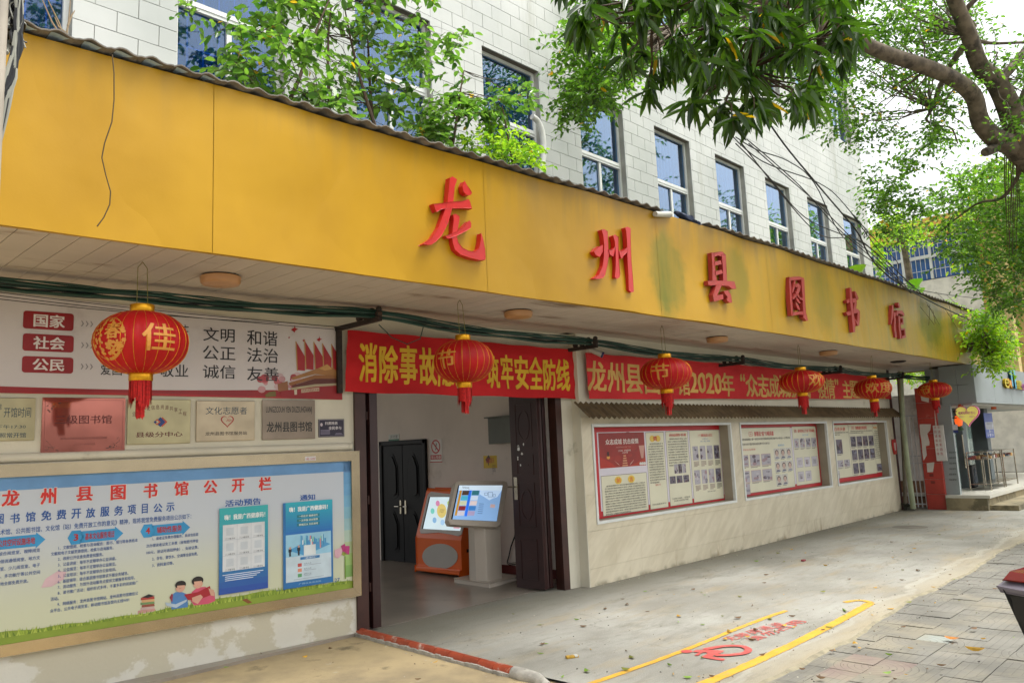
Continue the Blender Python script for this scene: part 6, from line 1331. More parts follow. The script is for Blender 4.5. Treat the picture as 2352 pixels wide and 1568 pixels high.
def sprays(cs, rad, per, seed):
    """each clump is a handful of thin twigs with alternate leaves along them"""
    r = np.random.default_rng(seed+5); pos = []; B = []; tw = []; nl = 7; nt_ = max(1, per//nl)
    for c_ in cs:
        c_ = np.array(c_)
        for k in range(nt_):
            d = r.normal(size=3); d[2] = d[2]*.45+.12; d /= np.linalg.norm(d); o = c_+r.normal(size=3)*rad*.55; L = rad*r.uniform(1.5, 2.8); sag = np.array((0, 0, -L*.28)); sd_ = np.cross(d, (0, 0, 1.)); sd_ /= np.linalg.norm(sd_)+1e-9
            pts = [o-d*L*.3, o+d*L*.35, o+d*L+sag]; tw.append(pts)
            for j in range(nl):
                t_ = (j+.6)/nl; p = o-d*L*.3+d*L*1.3*t_+sag*t_*t_; s_ = (1 if j % 2 else -1)*(1 if j < nl-1 else .15); f = d*.65+sd_*s_*.85+r.normal(size=3)*.25+np.array((0, 0, -.22)); f /= np.linalg.norm(f)
                up = np.array((0, 0, 1.))+r.normal(size=3)*.38; x_ = np.cross(f, up); x_ /= np.linalg.norm(x_)+1e-9; pos.append(p); B.append(np.stack([x_, f, np.cross(x_, f)], axis=1))
    return np.array(pos), np.array(B), tw
def twigmesh(tw, parent, m_, w=.0028):
    g = MB()
    for pts in tw: g.tube(pts, [w, w*.8, w*.35], m_, 3, False)
    g.build('twigs', parent, kind='stuff')
at_range = lambda a, b: (lambda x, y, r: onY(x, y, r.uniform(a, b)))
def at_dist(a, b):
    def f(x, y, r): d = ray(x, y); return CAM+d/1801*r.uniform(a, b)
    return f
def branchto(mb, a, b, r0, seed, m_, seg=5, bend=.12):
    r = np.random.default_rng(seed); a = np.array(a); b = np.array(b); L = np.linalg.norm(b-a); pts = [a+(b-a)*t_+r.normal(size=3)*L*bend*t_*(1-t_) for t_ in np.linspace(0, 1, 6)]; mb.tube(pts, [r0*(1-.8*k/5) for k in range(6)], m_, seg)

# saplings rooted on the canopy roof
def sapling(name, label, roots, polys, seed, per, n, size, ysp, sing, mleaf, cat='sapling'):
    rt = np.array(roots[0]); t = thing(name, label, cat, rt)
    allp = []; st = MB()
    pos, cs = clumps(polys[0], n, at_range(*ysp), .11, per, seed, polys[1:])
    for k, r_ in enumerate(roots):
        mine = [c_ for i, c_ in enumerate(cs) if i % len(roots) == k]; top = np.mean(mine, 0)+np.array((0, 0, .5)); g = MB(); a = np.array(r_)
        tops = [a+(top-a)*f+np.array((.05*math.sin(f*5+k), .05*math.cos(f*4+k), 0)) for f in np.linspace(0, 1, 7)]; g.tube(tops, [.028*(1-.75*f) for f in np.linspace(0, 1, 7)], M_TWIG, 6)
        for i, c_ in enumerate(mine):
            d_ = [np.linalg.norm(q-c_) for q in tops]; b0 = tops[int(np.argmin([dd+(.3 if q[2] > c_[2] else 0) for dd, q in zip(d_, tops)]))]; branchto(g, b0, c_, .0055, seed*100+i, M_TWIG, 4)
        g.build('stem', t, smooth=True)
    leaves(pos, size, 'oval', mleaf, 'foliage', t, seed, .15, sing)
    return t
rz = FT+.02
P_A = [(470, 120), (560, 40), (620, -30), (860, -60), (1010, -40), (1040, 40), (1075, 130), (1010, 180), (960, 215), (965, 330), (900, 310), (820, 285), (700, 260), (620, 225), (560, 215), (520, 160)]
sapling('ficus_sapling', 'large leafy sapling with several thin stems growing on the canopy before the windows', [(3.2, 6.2, rz), (4.0, 6.3, rz), (4.7, 6.1, rz), (4.9, 6.5, rz)], [P_A, [(620, 150), (700, 140), (720, 200), (640, 200)]], 11, 28, 82, .10, (5.9, 6.9), 150, L_FIC)
P_B = [(960, 280), (1040, 210), (1120, 225), (1185, 190), (1215, 210), (1200, 240), (1130, 270), (1070, 300), (1020, 350), (960, 320)]
sapling('ficus_sapling', 'slanting leafy branch reaching right across the third window over the canopy', [(5.3, 6.2, rz)], [P_B], 12, 28, 34, .09, (6.1, 6.6), 60, L_FIC)
P_C = [(1075, 300), (1120, 285), (1160, 300), (1215, 330), (1240, 380), (1255, 400), (1180, 390), (1120, 370), (1070, 350)]
sapling('ficus_sapling', 'low bright bush crouching on the canopy edge right of the branch', [(6.4, 6.0, rz)], [P_C], 13, 35, 26, .07, (5.7, 6.4), 60, L_FAR)
P_H = [(395, -30), (460, -30), (470, 15), (440, 45), (412, 65), (395, 55), (420, 30)]
sapling('ficus_sapling', 'thin sprig of leaves dangling over the white wall left of the second window', [(2.6, 6.6, 6.6)], [P_H], 14, 6, 7, .07, (6.5, 6.9), 10, L_FIC)
g = MB()
for a, b, c_ in (((150, 98), (137, 55), (110, 0)), ((150, 98), (158, 50), (162, -5)), ((156, 60), (165, 35), (172, 25)), ((150, 98), (120, 52), (95, -5)), ((150, 75), (135, 62), (126, 40))): g.tube([onY(*p, 5.6) for p in (a, b, c_)], [.008, .006, .003], mat('dry_stem', '8c7a60', .9), 5)
gs = thing('dry_twigs', 'bare dry twigs with two green leaves before the leftmost window', 'twigs', onY(150, 98, 5.6)); g.build('stem', gs)
leaves(np.array([onY(152, 82, 5.58), onY(160, 92, 5.58), onY(145, 88, 5.6)]), .07, 'oval', L_FAR, 'leaf', gs, 15, .1)

# street tree at the right: trunk outside the frame, limbs reaching in over the building
st = thing('street_tree', 'big grey-barked street tree reaching over from beyond the road side', 'tree', (13.2, 1.7, -.05))
D = lambda px, py, d: CAM+ray(px, py)/1801*d
tr = MB(); f0 = D(2345, 335, 11.6); f1 = D(2330, 300, 11.5)
tr.tube([(13.9, 1.2, -.1), (13.75, 1.3, 1.2), (13.3, 1.6, 3.0), D(2420, 400, 12.0), f0, f1], [.42, .34, .30, .27, .24, .22], M_BARK, 14); tr.build('trunk', st, smooth=True)
def limb(pts, rs, nm='limb', sg=10):
    g = MB(); g.tube(smoothpath(pts, 4), np.interp(np.linspace(0, 1, (len(pts)-1)*4+1), np.linspace(0, 1, len(rs)), rs), M_BARK, sg); return g.build(nm, st, smooth=True)
limb([D(2335, 335, 11.6), D(2290, 320, 11.4), D(2252, 280, 11.2), D(2238, 225, 11.0), D(2200, 188, 10.8), D(2130, 155, 10.6), D(2040, 125, 10.4), D(1975, 95, 10.3), D(1928, 60, 10.2), D(1905, 30, 10.0), D(1870, 12, 9.9), D(1790, 8, 9.8), D(1700, -10, 9.6)], [.17, .13, .115, .105, .10, .085, .07, .05, .035])
limb([D(2340, 310, 11.6), D(2315, 240, 11.3), D(2285, 185, 11.1), D(2250, 150, 11.0), D(2225, 80, 10.8), D(2200, 20, 10.6), D(2180, -40, 10.4), D(2170, -150, 10.2)], [.18, .15, .12, .105, .095, .08])
limb([D(2285, 190, 11.1), D(2320, 160, 11.3), D(2360, 110, 11.6), D(2420, 30, 12)], [.075, .06, .05])
limb([D(2345, 300, 11.6), D(2365, 220, 11.8), D(2400, 120, 12)], [.17, .13, .1])
limb([D(2212, 40, 10.7), D(2225, 15, 10.6), D(2265, -25, 10.5)], [.04, .03])
limb([D(2215, 105, 11.4), D(2190, 140, 11.5), D(2175, 165, 11.6), D(2140, 250, 11.7), D(2128, 275, 11.7), D(2150, 288, 11.7), D(2185, 295, 11.7), D(2200, 330, 11.7)], [.05, .035, .022, .014, .01])
limb([D(2250, 95, 11.3), D(2290, 100, 11.4), D(2400, 95, 11.6)], [.03, .015], sg=6)
limb([D(2298, 330, 11.5), D(2275, 345, 11.3), D(2262, 350, 11.2)], [.09, .07, .06])
limb([D(2345, 340, 11.7), D(2340, 400, 12), D(2300, 455, 12.4), D(2240, 470, 12.8), D(2150, 540, 13.2)], [.04, .03, .02, .008], sg=6)
rg = random.Random(9)
for k in range(9):
    g = MB(); x = 2325+rg.uniform(-18, 30); g.tube([D(x, 350, 11.7), D(x+rg.uniform(-4, 4), 430, 11.8), D(x+rg.uniform(-5, 5), 520+rg.uniform(-40, 80), 11.8)], [.008, .006, .004], M_TWIG, 4); g.build('aerial_root', st)
P_T = [(1300, -60), (2420, -60), (2420, 330), (2290, 330), (2210, 300), (2150, 320), (2110, 300), (2060, 320), (1980, 350), (1940, 335), (1890, 310), (1850, 270), (1800, 200), (1650, 160), (1400, 120)]
holes = [[(2210, 210), (2300, 235), (2290, 300), (2180, 285)], [(2255, -60), (2420, -60), (2420, 90), (2330, 80), (2270, 50)], [(2190, 95), (2330, 90), (2340, 130), (2230, 140)], [(2030, 215), (2130, 205), (2150, 290), (2040, 300)]]
pos, cs = clumps(P_T, 380, at_dist(10.6, 13.0), .15, 44, 21, holes); 
g = MB(); anch = [D(*p) for p in ((2200, 188, 10.8), (2130, 155, 10.6), (2040, 125, 10.4), (1975, 95, 10.3), (1905, 30, 10.0), (1790, 8, 9.8), (2225, 80, 10.8), (2285, 185, 11.1), (2140, 250, 11.7))]
for i, c_ in enumerate(cs[::3]): b0 = min(anch, key=lambda q_: np.linalg.norm(q_-c_)); branchto(g, b0, c_, .014, 400+i, M_BARK, 4)
g.build('twigs', st, kind='stuff'); leaves(pos, .068, 'oval', L_STR, 'crown', st, 22, .2)
P_T2 = [(1995, 400), (2050, 370), (2110, 300), (2190, 290), (2190, 330), (2110, 350), (2080, 400), (2120, 470), (2120, 510), (2070, 540), (2020, 530), (2000, 480)]
pos, cs = clumps(P_T2, 60, at_dist(12.0, 13.5), .15, 40, 23); leaves(pos, .072, 'oval', L_STR, 'crown', st, 24, .3)
P_T3 = [(2150, 420), (2352, 360), (2420, 340), (2420, 560), (2352, 700), (2330, 740), (2290, 700), (2260, 650), (2230, 630), (2150, 560), (2100, 500)]
pos, cs = clumps(P_T3, 210, at_dist(12.5, 15.0), .17, 46, 25); leaves(pos, .078, 'oval', L_STR, 'crown', st, 26, .3)
P_T4 = [(1290, 60), (1370, 40), (1440, 90), (1470, 170), (1440, 210), (1400, 240), (1370, 260), (1300, 290), (1275, 280), (1300, 220), (1280, 160)]
pos, cs = clumps(P_T4, 110, at_dist(7.6, 8.6), .1, 30, 27); o = leaves(pos, .062, 'oval', L_STR, 'hanging_spray', st, 28, .5)
g = MB(); b0 = D(1560, 60, 8.6)
for i, c_ in enumerate(cs[::3]): branchto(g, b0, c_, .012, 900+i, M_BARK, 4)
g.build('twigs', st, kind='stuff')
# mango tree: long dark leaves in hanging rosettes overhead
mg = thing('mango_tree', 'dark mango tree whose long pointed leaves droop over the street at the top', 'tree', (7.6, -1.5, -.05))
g = MB(); g.tube([(7.6, -1.5, -.1), (7.5, -1.4, 2.5), (7.2, -.6, 5.4), (6.6, 1.2, 8.2)], [.2, .17, .14, .09], M_BARK, 10); g.build('trunk', mg, smooth=True)
P_M = [(1260, -80), (1960, -80), (1985, 40), (1950, 120), (1900, 190), (1870, 250), (1790, 245), (1730, 290), (1650, 275), (1560, 240), (1490, 215), (1440, 150), (1380, 90), (1310, 60), (1290, 20), (1250, -20)]
r = np.random.default_rng(33); cs = []
while len(cs) < 140:
    x, y = r.uniform(1250, 1990), r.uniform(-80, 292)
    if inpoly(x, y, P_M): cs.append(D(x, y, r.uniform(5.6, 7.4)))
pos = []; B_ = []; g = MB(); hub = np.array((6.6, 1.2, 8.2)); hubs = [D(1500, 20, 6.6), D(1640, 60, 6.7), D(1780, 60, 6.8), D(1700, 160, 6.6), D(1880, 90, 6.8)]
for h in hubs: branchto(g, hub, h, .05, int(h[0]*99), M_BARK, 7)
g.build('limb', mg, smooth=True); g = MB()
for i, c_ in enumerate(cs):
    h = min(hubs, key=lambda q_: np.linalg.norm(q_-c_)); branchto(g, h, c_, .016, 500+i, M_TWIG, 4)
    for k in range(13):
        az = 6.2832*k/13+r.normal()*.3; el = r.uniform(-1.25, .1); d_ = np.array((math.cos(az)*math.cos(el), math.sin(az)*math.cos(el), math.sin(el))); up = np.array((0, 0, 1.))+r.normal(size=3)*.25; x_ = np.cross(d_, up); x_ /= np.linalg.norm(x_)
        pos.append(c_+r.normal(size=3)*.025); B_.append(np.stack([x_, d_, np.cross(x_, d_)], axis=1))
g.build('twigs', mg, kind='stuff')
leaves(np.array(pos), .215, 'long', L_MAN, 'foliage', mg, 34, .5, 290, fixed=np.array(B_))

# plants rooted on the far end of the canopy
def round_leaf(c_, rx, rz_, nrm_tilt):
    g = MB(); c_ = np.array(c_); pts = [c_]; n = 26
    for k in range(n):
        a = 6.2832*k/n; f = 1-.16*math.exp(-((a-4.71)/.25)**2)+.03*math.sin(9*a); pts.append(c_+np.array((rx*f*math.cos(a), .05*math.sin(3*a)-.12*math.sin(a)*nrm_tilt, rz_*f*math.sin(a)+rz_*.9)))
    g.add(pts, [(0, 1+k, 1+(k+1) % n) for k in range(n)], L_FAR); return g
for (px, py, r_, lb) in ((1966, 636, .17, 'single big round green leaf standing on the canopy edge'), (2100, 668, .2, 'cluster of broad yellowing round leaves on the far end of the canopy')):
    c_ = onY(px, py, 4.75); t = thing('taro_plant', lb, 'plant', (c_[0], c_[1], FT)); round_leaf(c_+np.array((0, 0, -.02)), r_*2.0, r_*.62, 1).build('leaf', t)
    if r_ > .18:
        round_leaf(c_+np.array((.6, .1, -.06)), .35, .1, .6).build('leaf', t); round_leaf(c_+np.array((-.55, .2, -.05)), .2, .07, .6).build('leaf', t)
    g = MB(); g.tube([(c_[0], c_[1]+.05, FT), c_+np.array((0, .03, .1))], .012, L_FAR, 6); g.build('stem', t)
g = MB(); rg = random.Random(3)
for k in range(7):
    p0 = onY(2095+rg.uniform(0, 80), 668+rg.uniform(0, 20), 4.5); g.tube([p0, p0+np.array((rg.uniform(-.2, .5), -.12, -.25)), p0+np.array((rg.uniform(0, 1.0), -.1, rg.uniform(-.7, -.4)))], .004, M_TWIG, 4)
single(g, 'dead_vines', 'dead brown vines trailing down the far end of the fascia', 'vines')
pos, cs = clumps([(2150, 685), (2190, 690), (2222, 712), (2200, 716), (2150, 700)], 16, at_range(4.7, 5.2), .07, 22, 41); t = thing('roof_weeds', 'small weeds growing along the far corner of the canopy roof', 'weeds', (17.8, 5, FT)); leaves(pos, .06, 'oval', L_FAR, 'foliage', t, 42)

# ------------------------------------------------------------------ roof edge clutter
g = MB(); a = onY(1488+30, 508, 4.62); q = onY(1540, 497, 4.5); g.tube([q+np.array((-.3, .0, -.03)), q+np.array((.02, .02, .03))], [.03, .036], mat('pale_pipe', 'b9b8ae', .6), 12); single(g, 'drain_pipe_stub', 'short pale pipe stub lying on the canopy edge by the blue cloth', 'pipe', smooth=True)
g = MB(); r = np.random.default_rng(5); base = onY(1580, 505, 4.5); vs = []; n = 14
for i in range(n):
    for k in range(10):
        a = 6.2832*k/10; rr = .055*math.sin(math.pi*(i+.5)/n)**.6*(1+.35*r.normal()*.6); vs.append(base+np.array((-.22+.62*i/n, .03+rr*math.cos(a), rr*.8*math.sin(a)+.055-.07*i/n)))
g.add(vs, [(i*10+k, i*10+(k+1) % 10, (i+1)*10+(k+1) % 10, (i+1)*10+k) for i in range(n-1) for k in range(10)]+[tuple(range(10)), tuple(range((n-1)*10, n*10))], mat('navy_cloth', '16243e', .8, var=.4, scale=20)); single(g, 'cloth_bundle', 'crumpled navy cloth bundle on the canopy edge', 'cloth', smooth=True)
g = MB(); pts = [onY(*p, 7.5) for p in ((1222, 268), (1236, 280), (1246, 310), (1248, 360), (1240, 430), (1238, 470))]; g.tube(smoothpath(pts), .045, mat('white_hose', 'd3d3cc', .5), 10); single(g, 'drain_hose', 'thick white hose hanging out of the window behind the bush', 'hose', smooth=True)

# overhead cables sweeping down to the far end
oc = thing('overhead_cables', 'black overhead cables sweeping down past the upper windows to the canopy end', 'cables', (12, 4.2, 4.5)); far_ = onY(2098, 664, 4.3)
for k, pl in enumerate((((1735, 235, 4.0), (1800, 330, 4.05), (1870, 415, 4.1), (1960, 520, 4.2)), ((1690, 315, 3.9), (1740, 345, 3.9), (1810, 370, 4.0), (1870, 420, 4.1), (1950, 560, 4.2)), ((1700, 325, 3.9), (1790, 440, 4.0), (1860, 520, 4.0), (1900, 545, 4.1), (1985, 560, 4.2)), ((1690, 330, 3.9), (1760, 400, 4.0), (1850, 500, 4.1), (1950, 545, 4.1), (2000, 570, 4.2)), ((1715, 320, 3.9), (1780, 375, 4.0), (1850, 440, 4.1), (1920, 520, 4.2), (2000, 590, 4.2)), ((1720, 330, 3.9), (1800, 400, 4.0), (1880, 470, 4.1), (1960, 550, 4.2), (2010, 590, 4.2)), ((1660, 290, 3.8), (1750, 370, 3.9), (1880, 420, 4.1), (1940, 470, 4.2), (2030, 590, 4.2)), ((1940, 470, 4.2), (2000, 540, 4.2), (2060, 600, 4.2)))):
    g = MB(); pts = [onY(*p) for p in pl]+[far_+np.array((random.uniform(-.3, .4), 0, random.uniform(-.1, .15)))]+([np.array((26, 4.4, 3.6+.2*k))] if k in (0, 7) else []); g.tube(smoothpath(pts, 6), .012 if k == 0 else .007, M_CABK, 6); g.build('cable', oc, smooth=True)
g = MB(); c_ = [onY(1975+rg.uniform(-12, 18), 528+rg.uniform(-30, 20), 4.2) for _ in range(10)]
for a in c_: g.tube([a, a+np.array((rg.uniform(-.15, .15), 0, rg.uniform(-.12, .12))), a+np.array((rg.uniform(-.25, .25), 0, rg.uniform(-.05, .1)))], .004, M_CABK, 4)
g.build('cable_tie', oc)
# pole and cable tangle at the left edge
t = thing('utility_pole', 'rust-stained white utility pole at the left edge of the canopy', 'pole', (.86, 4.0, 0)); g = MB(); a = onY(0, 60, 4.3); b = np.array((a[0], a[1], onY(-9, 330, 4.3)[2])); dz = (a-b); g.tube([b-np.array((0, 0, 0)), a, a+dz*1.2], .032, mat('stained_pole_paint', 'a59c8e', .7, var=.2, dirt='5c3a26', dscale=3), 14); g.tube([(b[0], b[1], -.05), b], .032, mat('stained_pole_paint', 'a59c8e'), 14); g.build('pole', t, smooth=True)
t = thing('cable_tangle', 'tangled black and grey cables bunched on the pole in the top left corner', 'cables', onY(30, 100, 4.3)); rg = random.Random(6)
for k in range(46):
    g = MB(); x0 = rg.uniform(8, 52); 
    if k < 22: pts = [onY(x0+rg.uniform(-20, 20)*.8, -30+i*28+rg.uniform(-14, 14), 4.35+rg.uniform(-.05, .05)) for i in range(6)]
    else:
        xe = rg.uniform(-12, 14); pts = [onY(rg.uniform(28, 54), -30, 4.3), onY(rg.uniform(34, 52), 50, 4.3), onY(rg.uniform(30, 50), 100+rg.uniform(-10, 20), 4.3), onY(rg.uniform(16, 36), 165+rg.uniform(-20, 20), 4.3), onY(xe+rg.uniform(0, 8), 250+rg.uniform(-30, 20), 4.3), onY(xe-14, 330, 4.3)]
    g.tube(smoothpath(pts, 3), rg.choice((.004, .006, .008, .011)), rg.choice((M_CABK, M_CABK, M_CABW, M_CABK)), 6); g.build('cable', t, smooth=True)

# ------------------------------------------------------------------ beyond the library: gate, pillar, shop, far building
ZS = zc(3600, 1200, 496, 864)
XG = Plane((17.9, 0, 0), (0, -1, 0), (-1, 0, 0))
t = thing('end_column', 'dark red steel column closing the end of the showcase wall', 'column', (17.75, 6.0, 0)); m = MB(); m.box((17.66, 5.92, 0), (17.80, 6.14, SZ), mat('dark_red_column', '3f1512', .6, var=.2)); m.build('shaft', t)
m = MB(); q = [onX(*p, 17.7) for p in ((2064, 868), (2070, 950), (2076, 1050), (2080, 1165))]; m.tube(q, .04, mat('dirty_pipe', '6b6252', .8, var=.3), 10); single(m, 'waste_pipe', 'dirty grey-brown pipe standing beside the red column', 'pipe', smooth=True)
m = MB(); q = [onX(*p, 17.5) for p in ((2068, 852), (2073, 960), (2084, 1060), (2098, 1168))]; m.tube(q, [.05, .05, .052, .055], mat('pale_green_pole', '8f9678', .6, var=.2), 12); single(m, 'leaning_pole', 'pale green pole leaning against the corner in front of the gate', 'pole', smooth=True)
t = thing('gate_wall', 'stained white wall seen behind the barred gate', 'wall', (21, 7, 0)); m = MB(); m.box((18.6, 5.52, 0), (18.75, 8.5, 2.42), mat('weathered_white_wall', 'e6e3da', .9, var=.15, dirt='8c7a5c', dscale=.9, dlo=.5, dhi=.7)); m.box((18.55, 5.52, 0), (18.6, 7.6, .55), mat('old_brick', '8c6a50', .9, var=.3, scale=8)); m.build('wall', t)
gt = thing('barred_gate', 'slim white barred gate between the leaning pole and the red pillar', 'gate', (18, 5.7, 0))
M_BAR = mat('white_bar_paint', 'c9cac8', .5)
for k in range(5): m = MB(); y = 5.86-.085*k; m.tube([(18.0, y, .02), (18.0, y, 1.95)], .012, M_BAR, 6); m.build('bar', gt)
for z in (.1, .95, 1.1, 1.95): m = MB(); m.box((17.99, 5.50, z-.012), (18.01, 5.9, z+.012), M_BAR); m.build('rail', gt)
pl = thing('red_pillar', 'red tiled gate pillar with torn white paper scraps and stamped phone numbers', 'pillar', (17.9, 5.3, 0)); M_RT = mat('red_wall_tile', 'ac3a2e', .45, var=.15, scale=3, rand=.12, dirt='c98a7c', dscale=3, dlo=.62, dhi=.75)
zr = [0, .31, .62, .95, 1.25, 1.56, 1.88, 2.2, 2.52]
for a, b in zip(zr, zr[1:]): m = MB(); m.box((17.9, 5.12, a+.003), (18.25, 5.48, b-.003), M_RT); m.build('tile', pl)
m = MB(); m.box((17.91, 5.13, 0), (18.24, 5.47, 2.52), M_MORT); m.build('core', pl)
s = Sheet(XG, .002, .001); zx = lambda a, b: XG.p(*ZS(a, b)); WP = ink('ccc4bb', .8)
rg = random.Random(2)
def ragged(pts, m_, L=1): s.poly([(zx(*p)[0]+rg.uniform(-.006, .006), zx(*p)[1]+rg.uniform(-.012, .012)) for p in pts], m_, L)
ragged([(135, 868), (165, 860), (215, 866), (210, 905), (190, 930), (205, 985), (205, 1010), (180, 1020), (185, 1080), (165, 1115), (158, 1060), (150, 980), (140, 920)], WP); ragged([(240, 755), (258, 870), (258, 925), (248, 915)], WP); ragged([(185, 1132), (238, 1130), (230, 1200), (190, 1200)], WP); ragged([(145, 665), (200, 672), (200, 715), (150, 700)], WP)
for a, b in ((205, 1218), (215, 1268)): p = zx(a, b); s.rect(p[0]-.0, p[1]-.03, p[0]+.08, p[1]+.03, ink('7c2a22', .6), 1)
s.build('paper_scrap', pl)
m = MB(); a = onX(*ZS(256, 1120), 17.86); b = onX(*ZS(300, 870), 17.86); m.box((17.86, b[1], a[2]), (17.885, a[1], b[2]), mat('notice_white', 'd0cdc8', .6)); t = thing('vertical_notice', 'tall narrow white notice with red columns on the pillar edge', 'notice', (17.87, (a[1]+b[1])/2, a[2])); m.build('board', t); P_ = Plane((17.86, 0, 0), (0, -1, 0), (-1, 0, 0)); s = Sheet(P_, .002, .001); u0, u1, v0, v1 = -a[1], -b[1], a[2], b[2]
for k, ch in enumerate('消防通道禁止停车违者后果自负'): s.text(ch, u0+.018+(.07 if k > 6 else 0), v1-.07-.09*(k % 7), u0+.065+(.07 if k > 6 else 0), v1-.01-.09*(k % 7), ink('b3403a'), 1)
s.build('print', t)
pos, cs = clumps([(2070, 845), (2160, 840), (2170, 870), (2100, 880), (2075, 872)], 22, at_range(7.2, 8.5), .12, 40, 51); t = thing('wall_creeper', 'bright green creeper spilling over the wall behind the gate', 'creeper', (22, 7.5, 2.4)); leaves(pos, .09, 'oval', L_FAR, 'foliage', t, 52)
# shop
sh = thing('grey_shop', 'grey-panelled shop with glass doors and colourful raised letters over its entrance', 'shop', (22, 6, 0)); XS = 18.0; YS = 4.36; FLZ = .3
SF = Plane((XS, YS, 0), (1, 0, 0), (0, -1, 0))
def yshop(px, py): return SF.p(px, py)
ztop0, zb_ = 2.93, 2.14
for k in range(6): m = MB(); a = k*1.5; m.pbox(SF, a+.004, a+1.496, zb_, ztop0+.004*k, -.12, 0, M_GREYP); m.build('cladding_panel', sh)
for k, (a, b) in enumerate(((4.38, 4.68), (4.684, 5.0))):
    for z0, z1 in ((zb_, 2.52), (2.524, 2.93)): m = MB(); m.box((XS, a, z0), (XS+.1, b, z1-.003), M_GREYP); m.build('cladding_panel', sh)
m = MB(); m.box((XS, 4.86, FLZ), (XS+.1, 5.16, 2.137), M_GREYP); m.build('cladding_panel', sh)
m = MB(); m.box((XS+.1, 4.48, 2.1), (27, 5.3, 2.137), mat('shop_soffit', 'b0aea8', .7)); m.build('soffit', sh)
m = MB(); m.box((XS+.1, 4.5, 2.137), (27, 5.3, 2.9), M_GREYP); m.build('upper_wall', sh)
m = MB(); m.box((18.8, 5.3, 2.1), (27, 6.4, 2.137), M_GREYP); m.box((18.76, 6.3, FLZ), (27, 6.45, 2.1), mat('shop_back_wall', '8f8f84', .7, dirt='5c6a66', dscale=1.5)); m.box((18.76, 5.5, FLZ), (18.8, 6.3, 2.1), M_GREYP); m.build('back_wall', sh)
m = MB(); m.box((18.3, 5.10, .24), (27, 6.4, FLZ), mat('white_step_tile', 'c3c0b4', .35, var=.05)); m.box((17.85, 4.30, .24), (27, 5.10, FLZ), mat('white_step_tile', 'c3c0b4', .35, var=.05)); m.build('floor', sh)
M_STB = mat('rough_stone_base', '8f8468', .95, var=.3, scale=3, dirt='57523f', dscale=2.2, dlo=.5, dhi=.62, bump=.8, bscale=12)
m = MB(); m.box((17.84, 4.35, -.05), (26.5, 5.1, .24), M_STB); m.box((17.95, 3.85, -.05), (26.5, 4.35, .1), M_STB); m.build('stone_base', sh)
sgl = N('shop_glass'); setp(sgl.b, .05); sgl.b.inputs['Alpha'].default_value = .32; sgl.b.inputs['Base Color'].default_value = (.45, .62, .56, 1)
for a, b in ((18.35, 18.95), (19.1, 19.8), (20.3, 21.1)): m = MB(); m.box((a, 5.3, FLZ), (b, 5.315, 2.09), sgl.m); m.build('glass_panel', sh)
m = MB(); m.box((18.2, 5.27, 1.05), (19.3, 5.295, 1.16), mat('mauve_strip', '8f7a94', .5)); s = Sheet(Plane((0, 5.27, 0), (1, 0, 0), (0, -1, 0)), .002, .001); s.text('exull 依思Q', 18.5, 1.06, 19.25, 1.15, ink('c9b03a'), 1, bold=.02); m.build('door_strip', sh); s.build('door_strip_lettering', sh)
for x in (18.72, 19.9): m = MB(); m.tube([(x, 5.2, .75), (x, 5.2, 1.5)], .018, M_CHROME, 8); m.build('door_handle', sh, smooth=True)
for x in (19.98, 22.0): m = MB(); m.box((x, 5.2, FLZ), (x+.3, 5.6, 2.1), mat('slate_pier', '5c6668', .6)); m.build('pier', sh)
# raised letters: e x u l l and Chinese, several colours
s = MB(); LZ = [('e', (714, 612), (736, 548), 'c8b418'), ('x', (738, 612), (757, 550), 'd8a018'), ('u', (758, 615), (775, 552), 'd07018'), ('l', (763, 614), (768, 490), '4aa0b8'), ('l', (773, 616), (779, 490), '4aa0b8'), ('依', (790, 618), (808, 560), 'c8b418'), ('思', (810, 622), (828, 565), 'c8c020'), ('Q', (830, 628), (848, 585), 'b04a9a')]
for ch, bl, tr, c_ in LZ:
    a = SF.p(*ZS(*bl)); b = SF.p(*ZS(*tr)); co, fs = glyphs(ch); lo = co.min(0); hi = co.max(0); q = (co-lo)/(hi-lo); m = MB()
    for d_ in (.06, .055): m.add([SF.w(a[0]+x_*(b[0]-a[0]), a[1]+y_*(b[1]-a[1]), d_) for x_, y_ in q], fs, mat('letter_'+c_, c_, .35))
    for d_ in np.linspace(.01, .05, 5): m.add([SF.w(a[0]+x_*(b[0]-a[0]), a[1]+y_*(b[1]-a[1]), d_) for x_, y_ in q], fs, mat('letter_'+c_, c_, .35))
    m.build('raised_letter', sh)
for px in (550, 768): p = SF.p(*ZS(px, 725)); m = MB(); m.lathe([(0, 0), (.05, 0), (.06, -.09), (0, -.09)], (XS+p[0], 4.7, 2.13), mat('orange_spotlight', 'c85a2a', .4), 12); m.build('spotlight', sh)
# stamped advertising on the side panel
s = Sheet(Plane((XS, 0, 0), (0, -1, 0), (-1, 0, 0)), .002, .001); PS = s.P
for k in range(6):
    p = PS.p(*ZS(340, 1060+38*k)); s.rect(p[0]+.01, p[1]-.022, p[0]+.13, p[1]+.022, ink('5f6664'), 0) if False else s.text('办证1387781', p[0]+.01, p[1]-.02, p[0]+.14, p[1]+.02, ink('4a4f50'), 1, bold=.03)
a = PS.p(*ZS(372, 925)); b = PS.p(*ZS(400, 865)); s.rect(a[0], a[1], b[0], b[1], ink('cfd2d8'), 1); s.rect(a[0], a[1], b[0], a[1]+.06, ink('2a3a7c'), 2); s.build('stamped_print', sh)
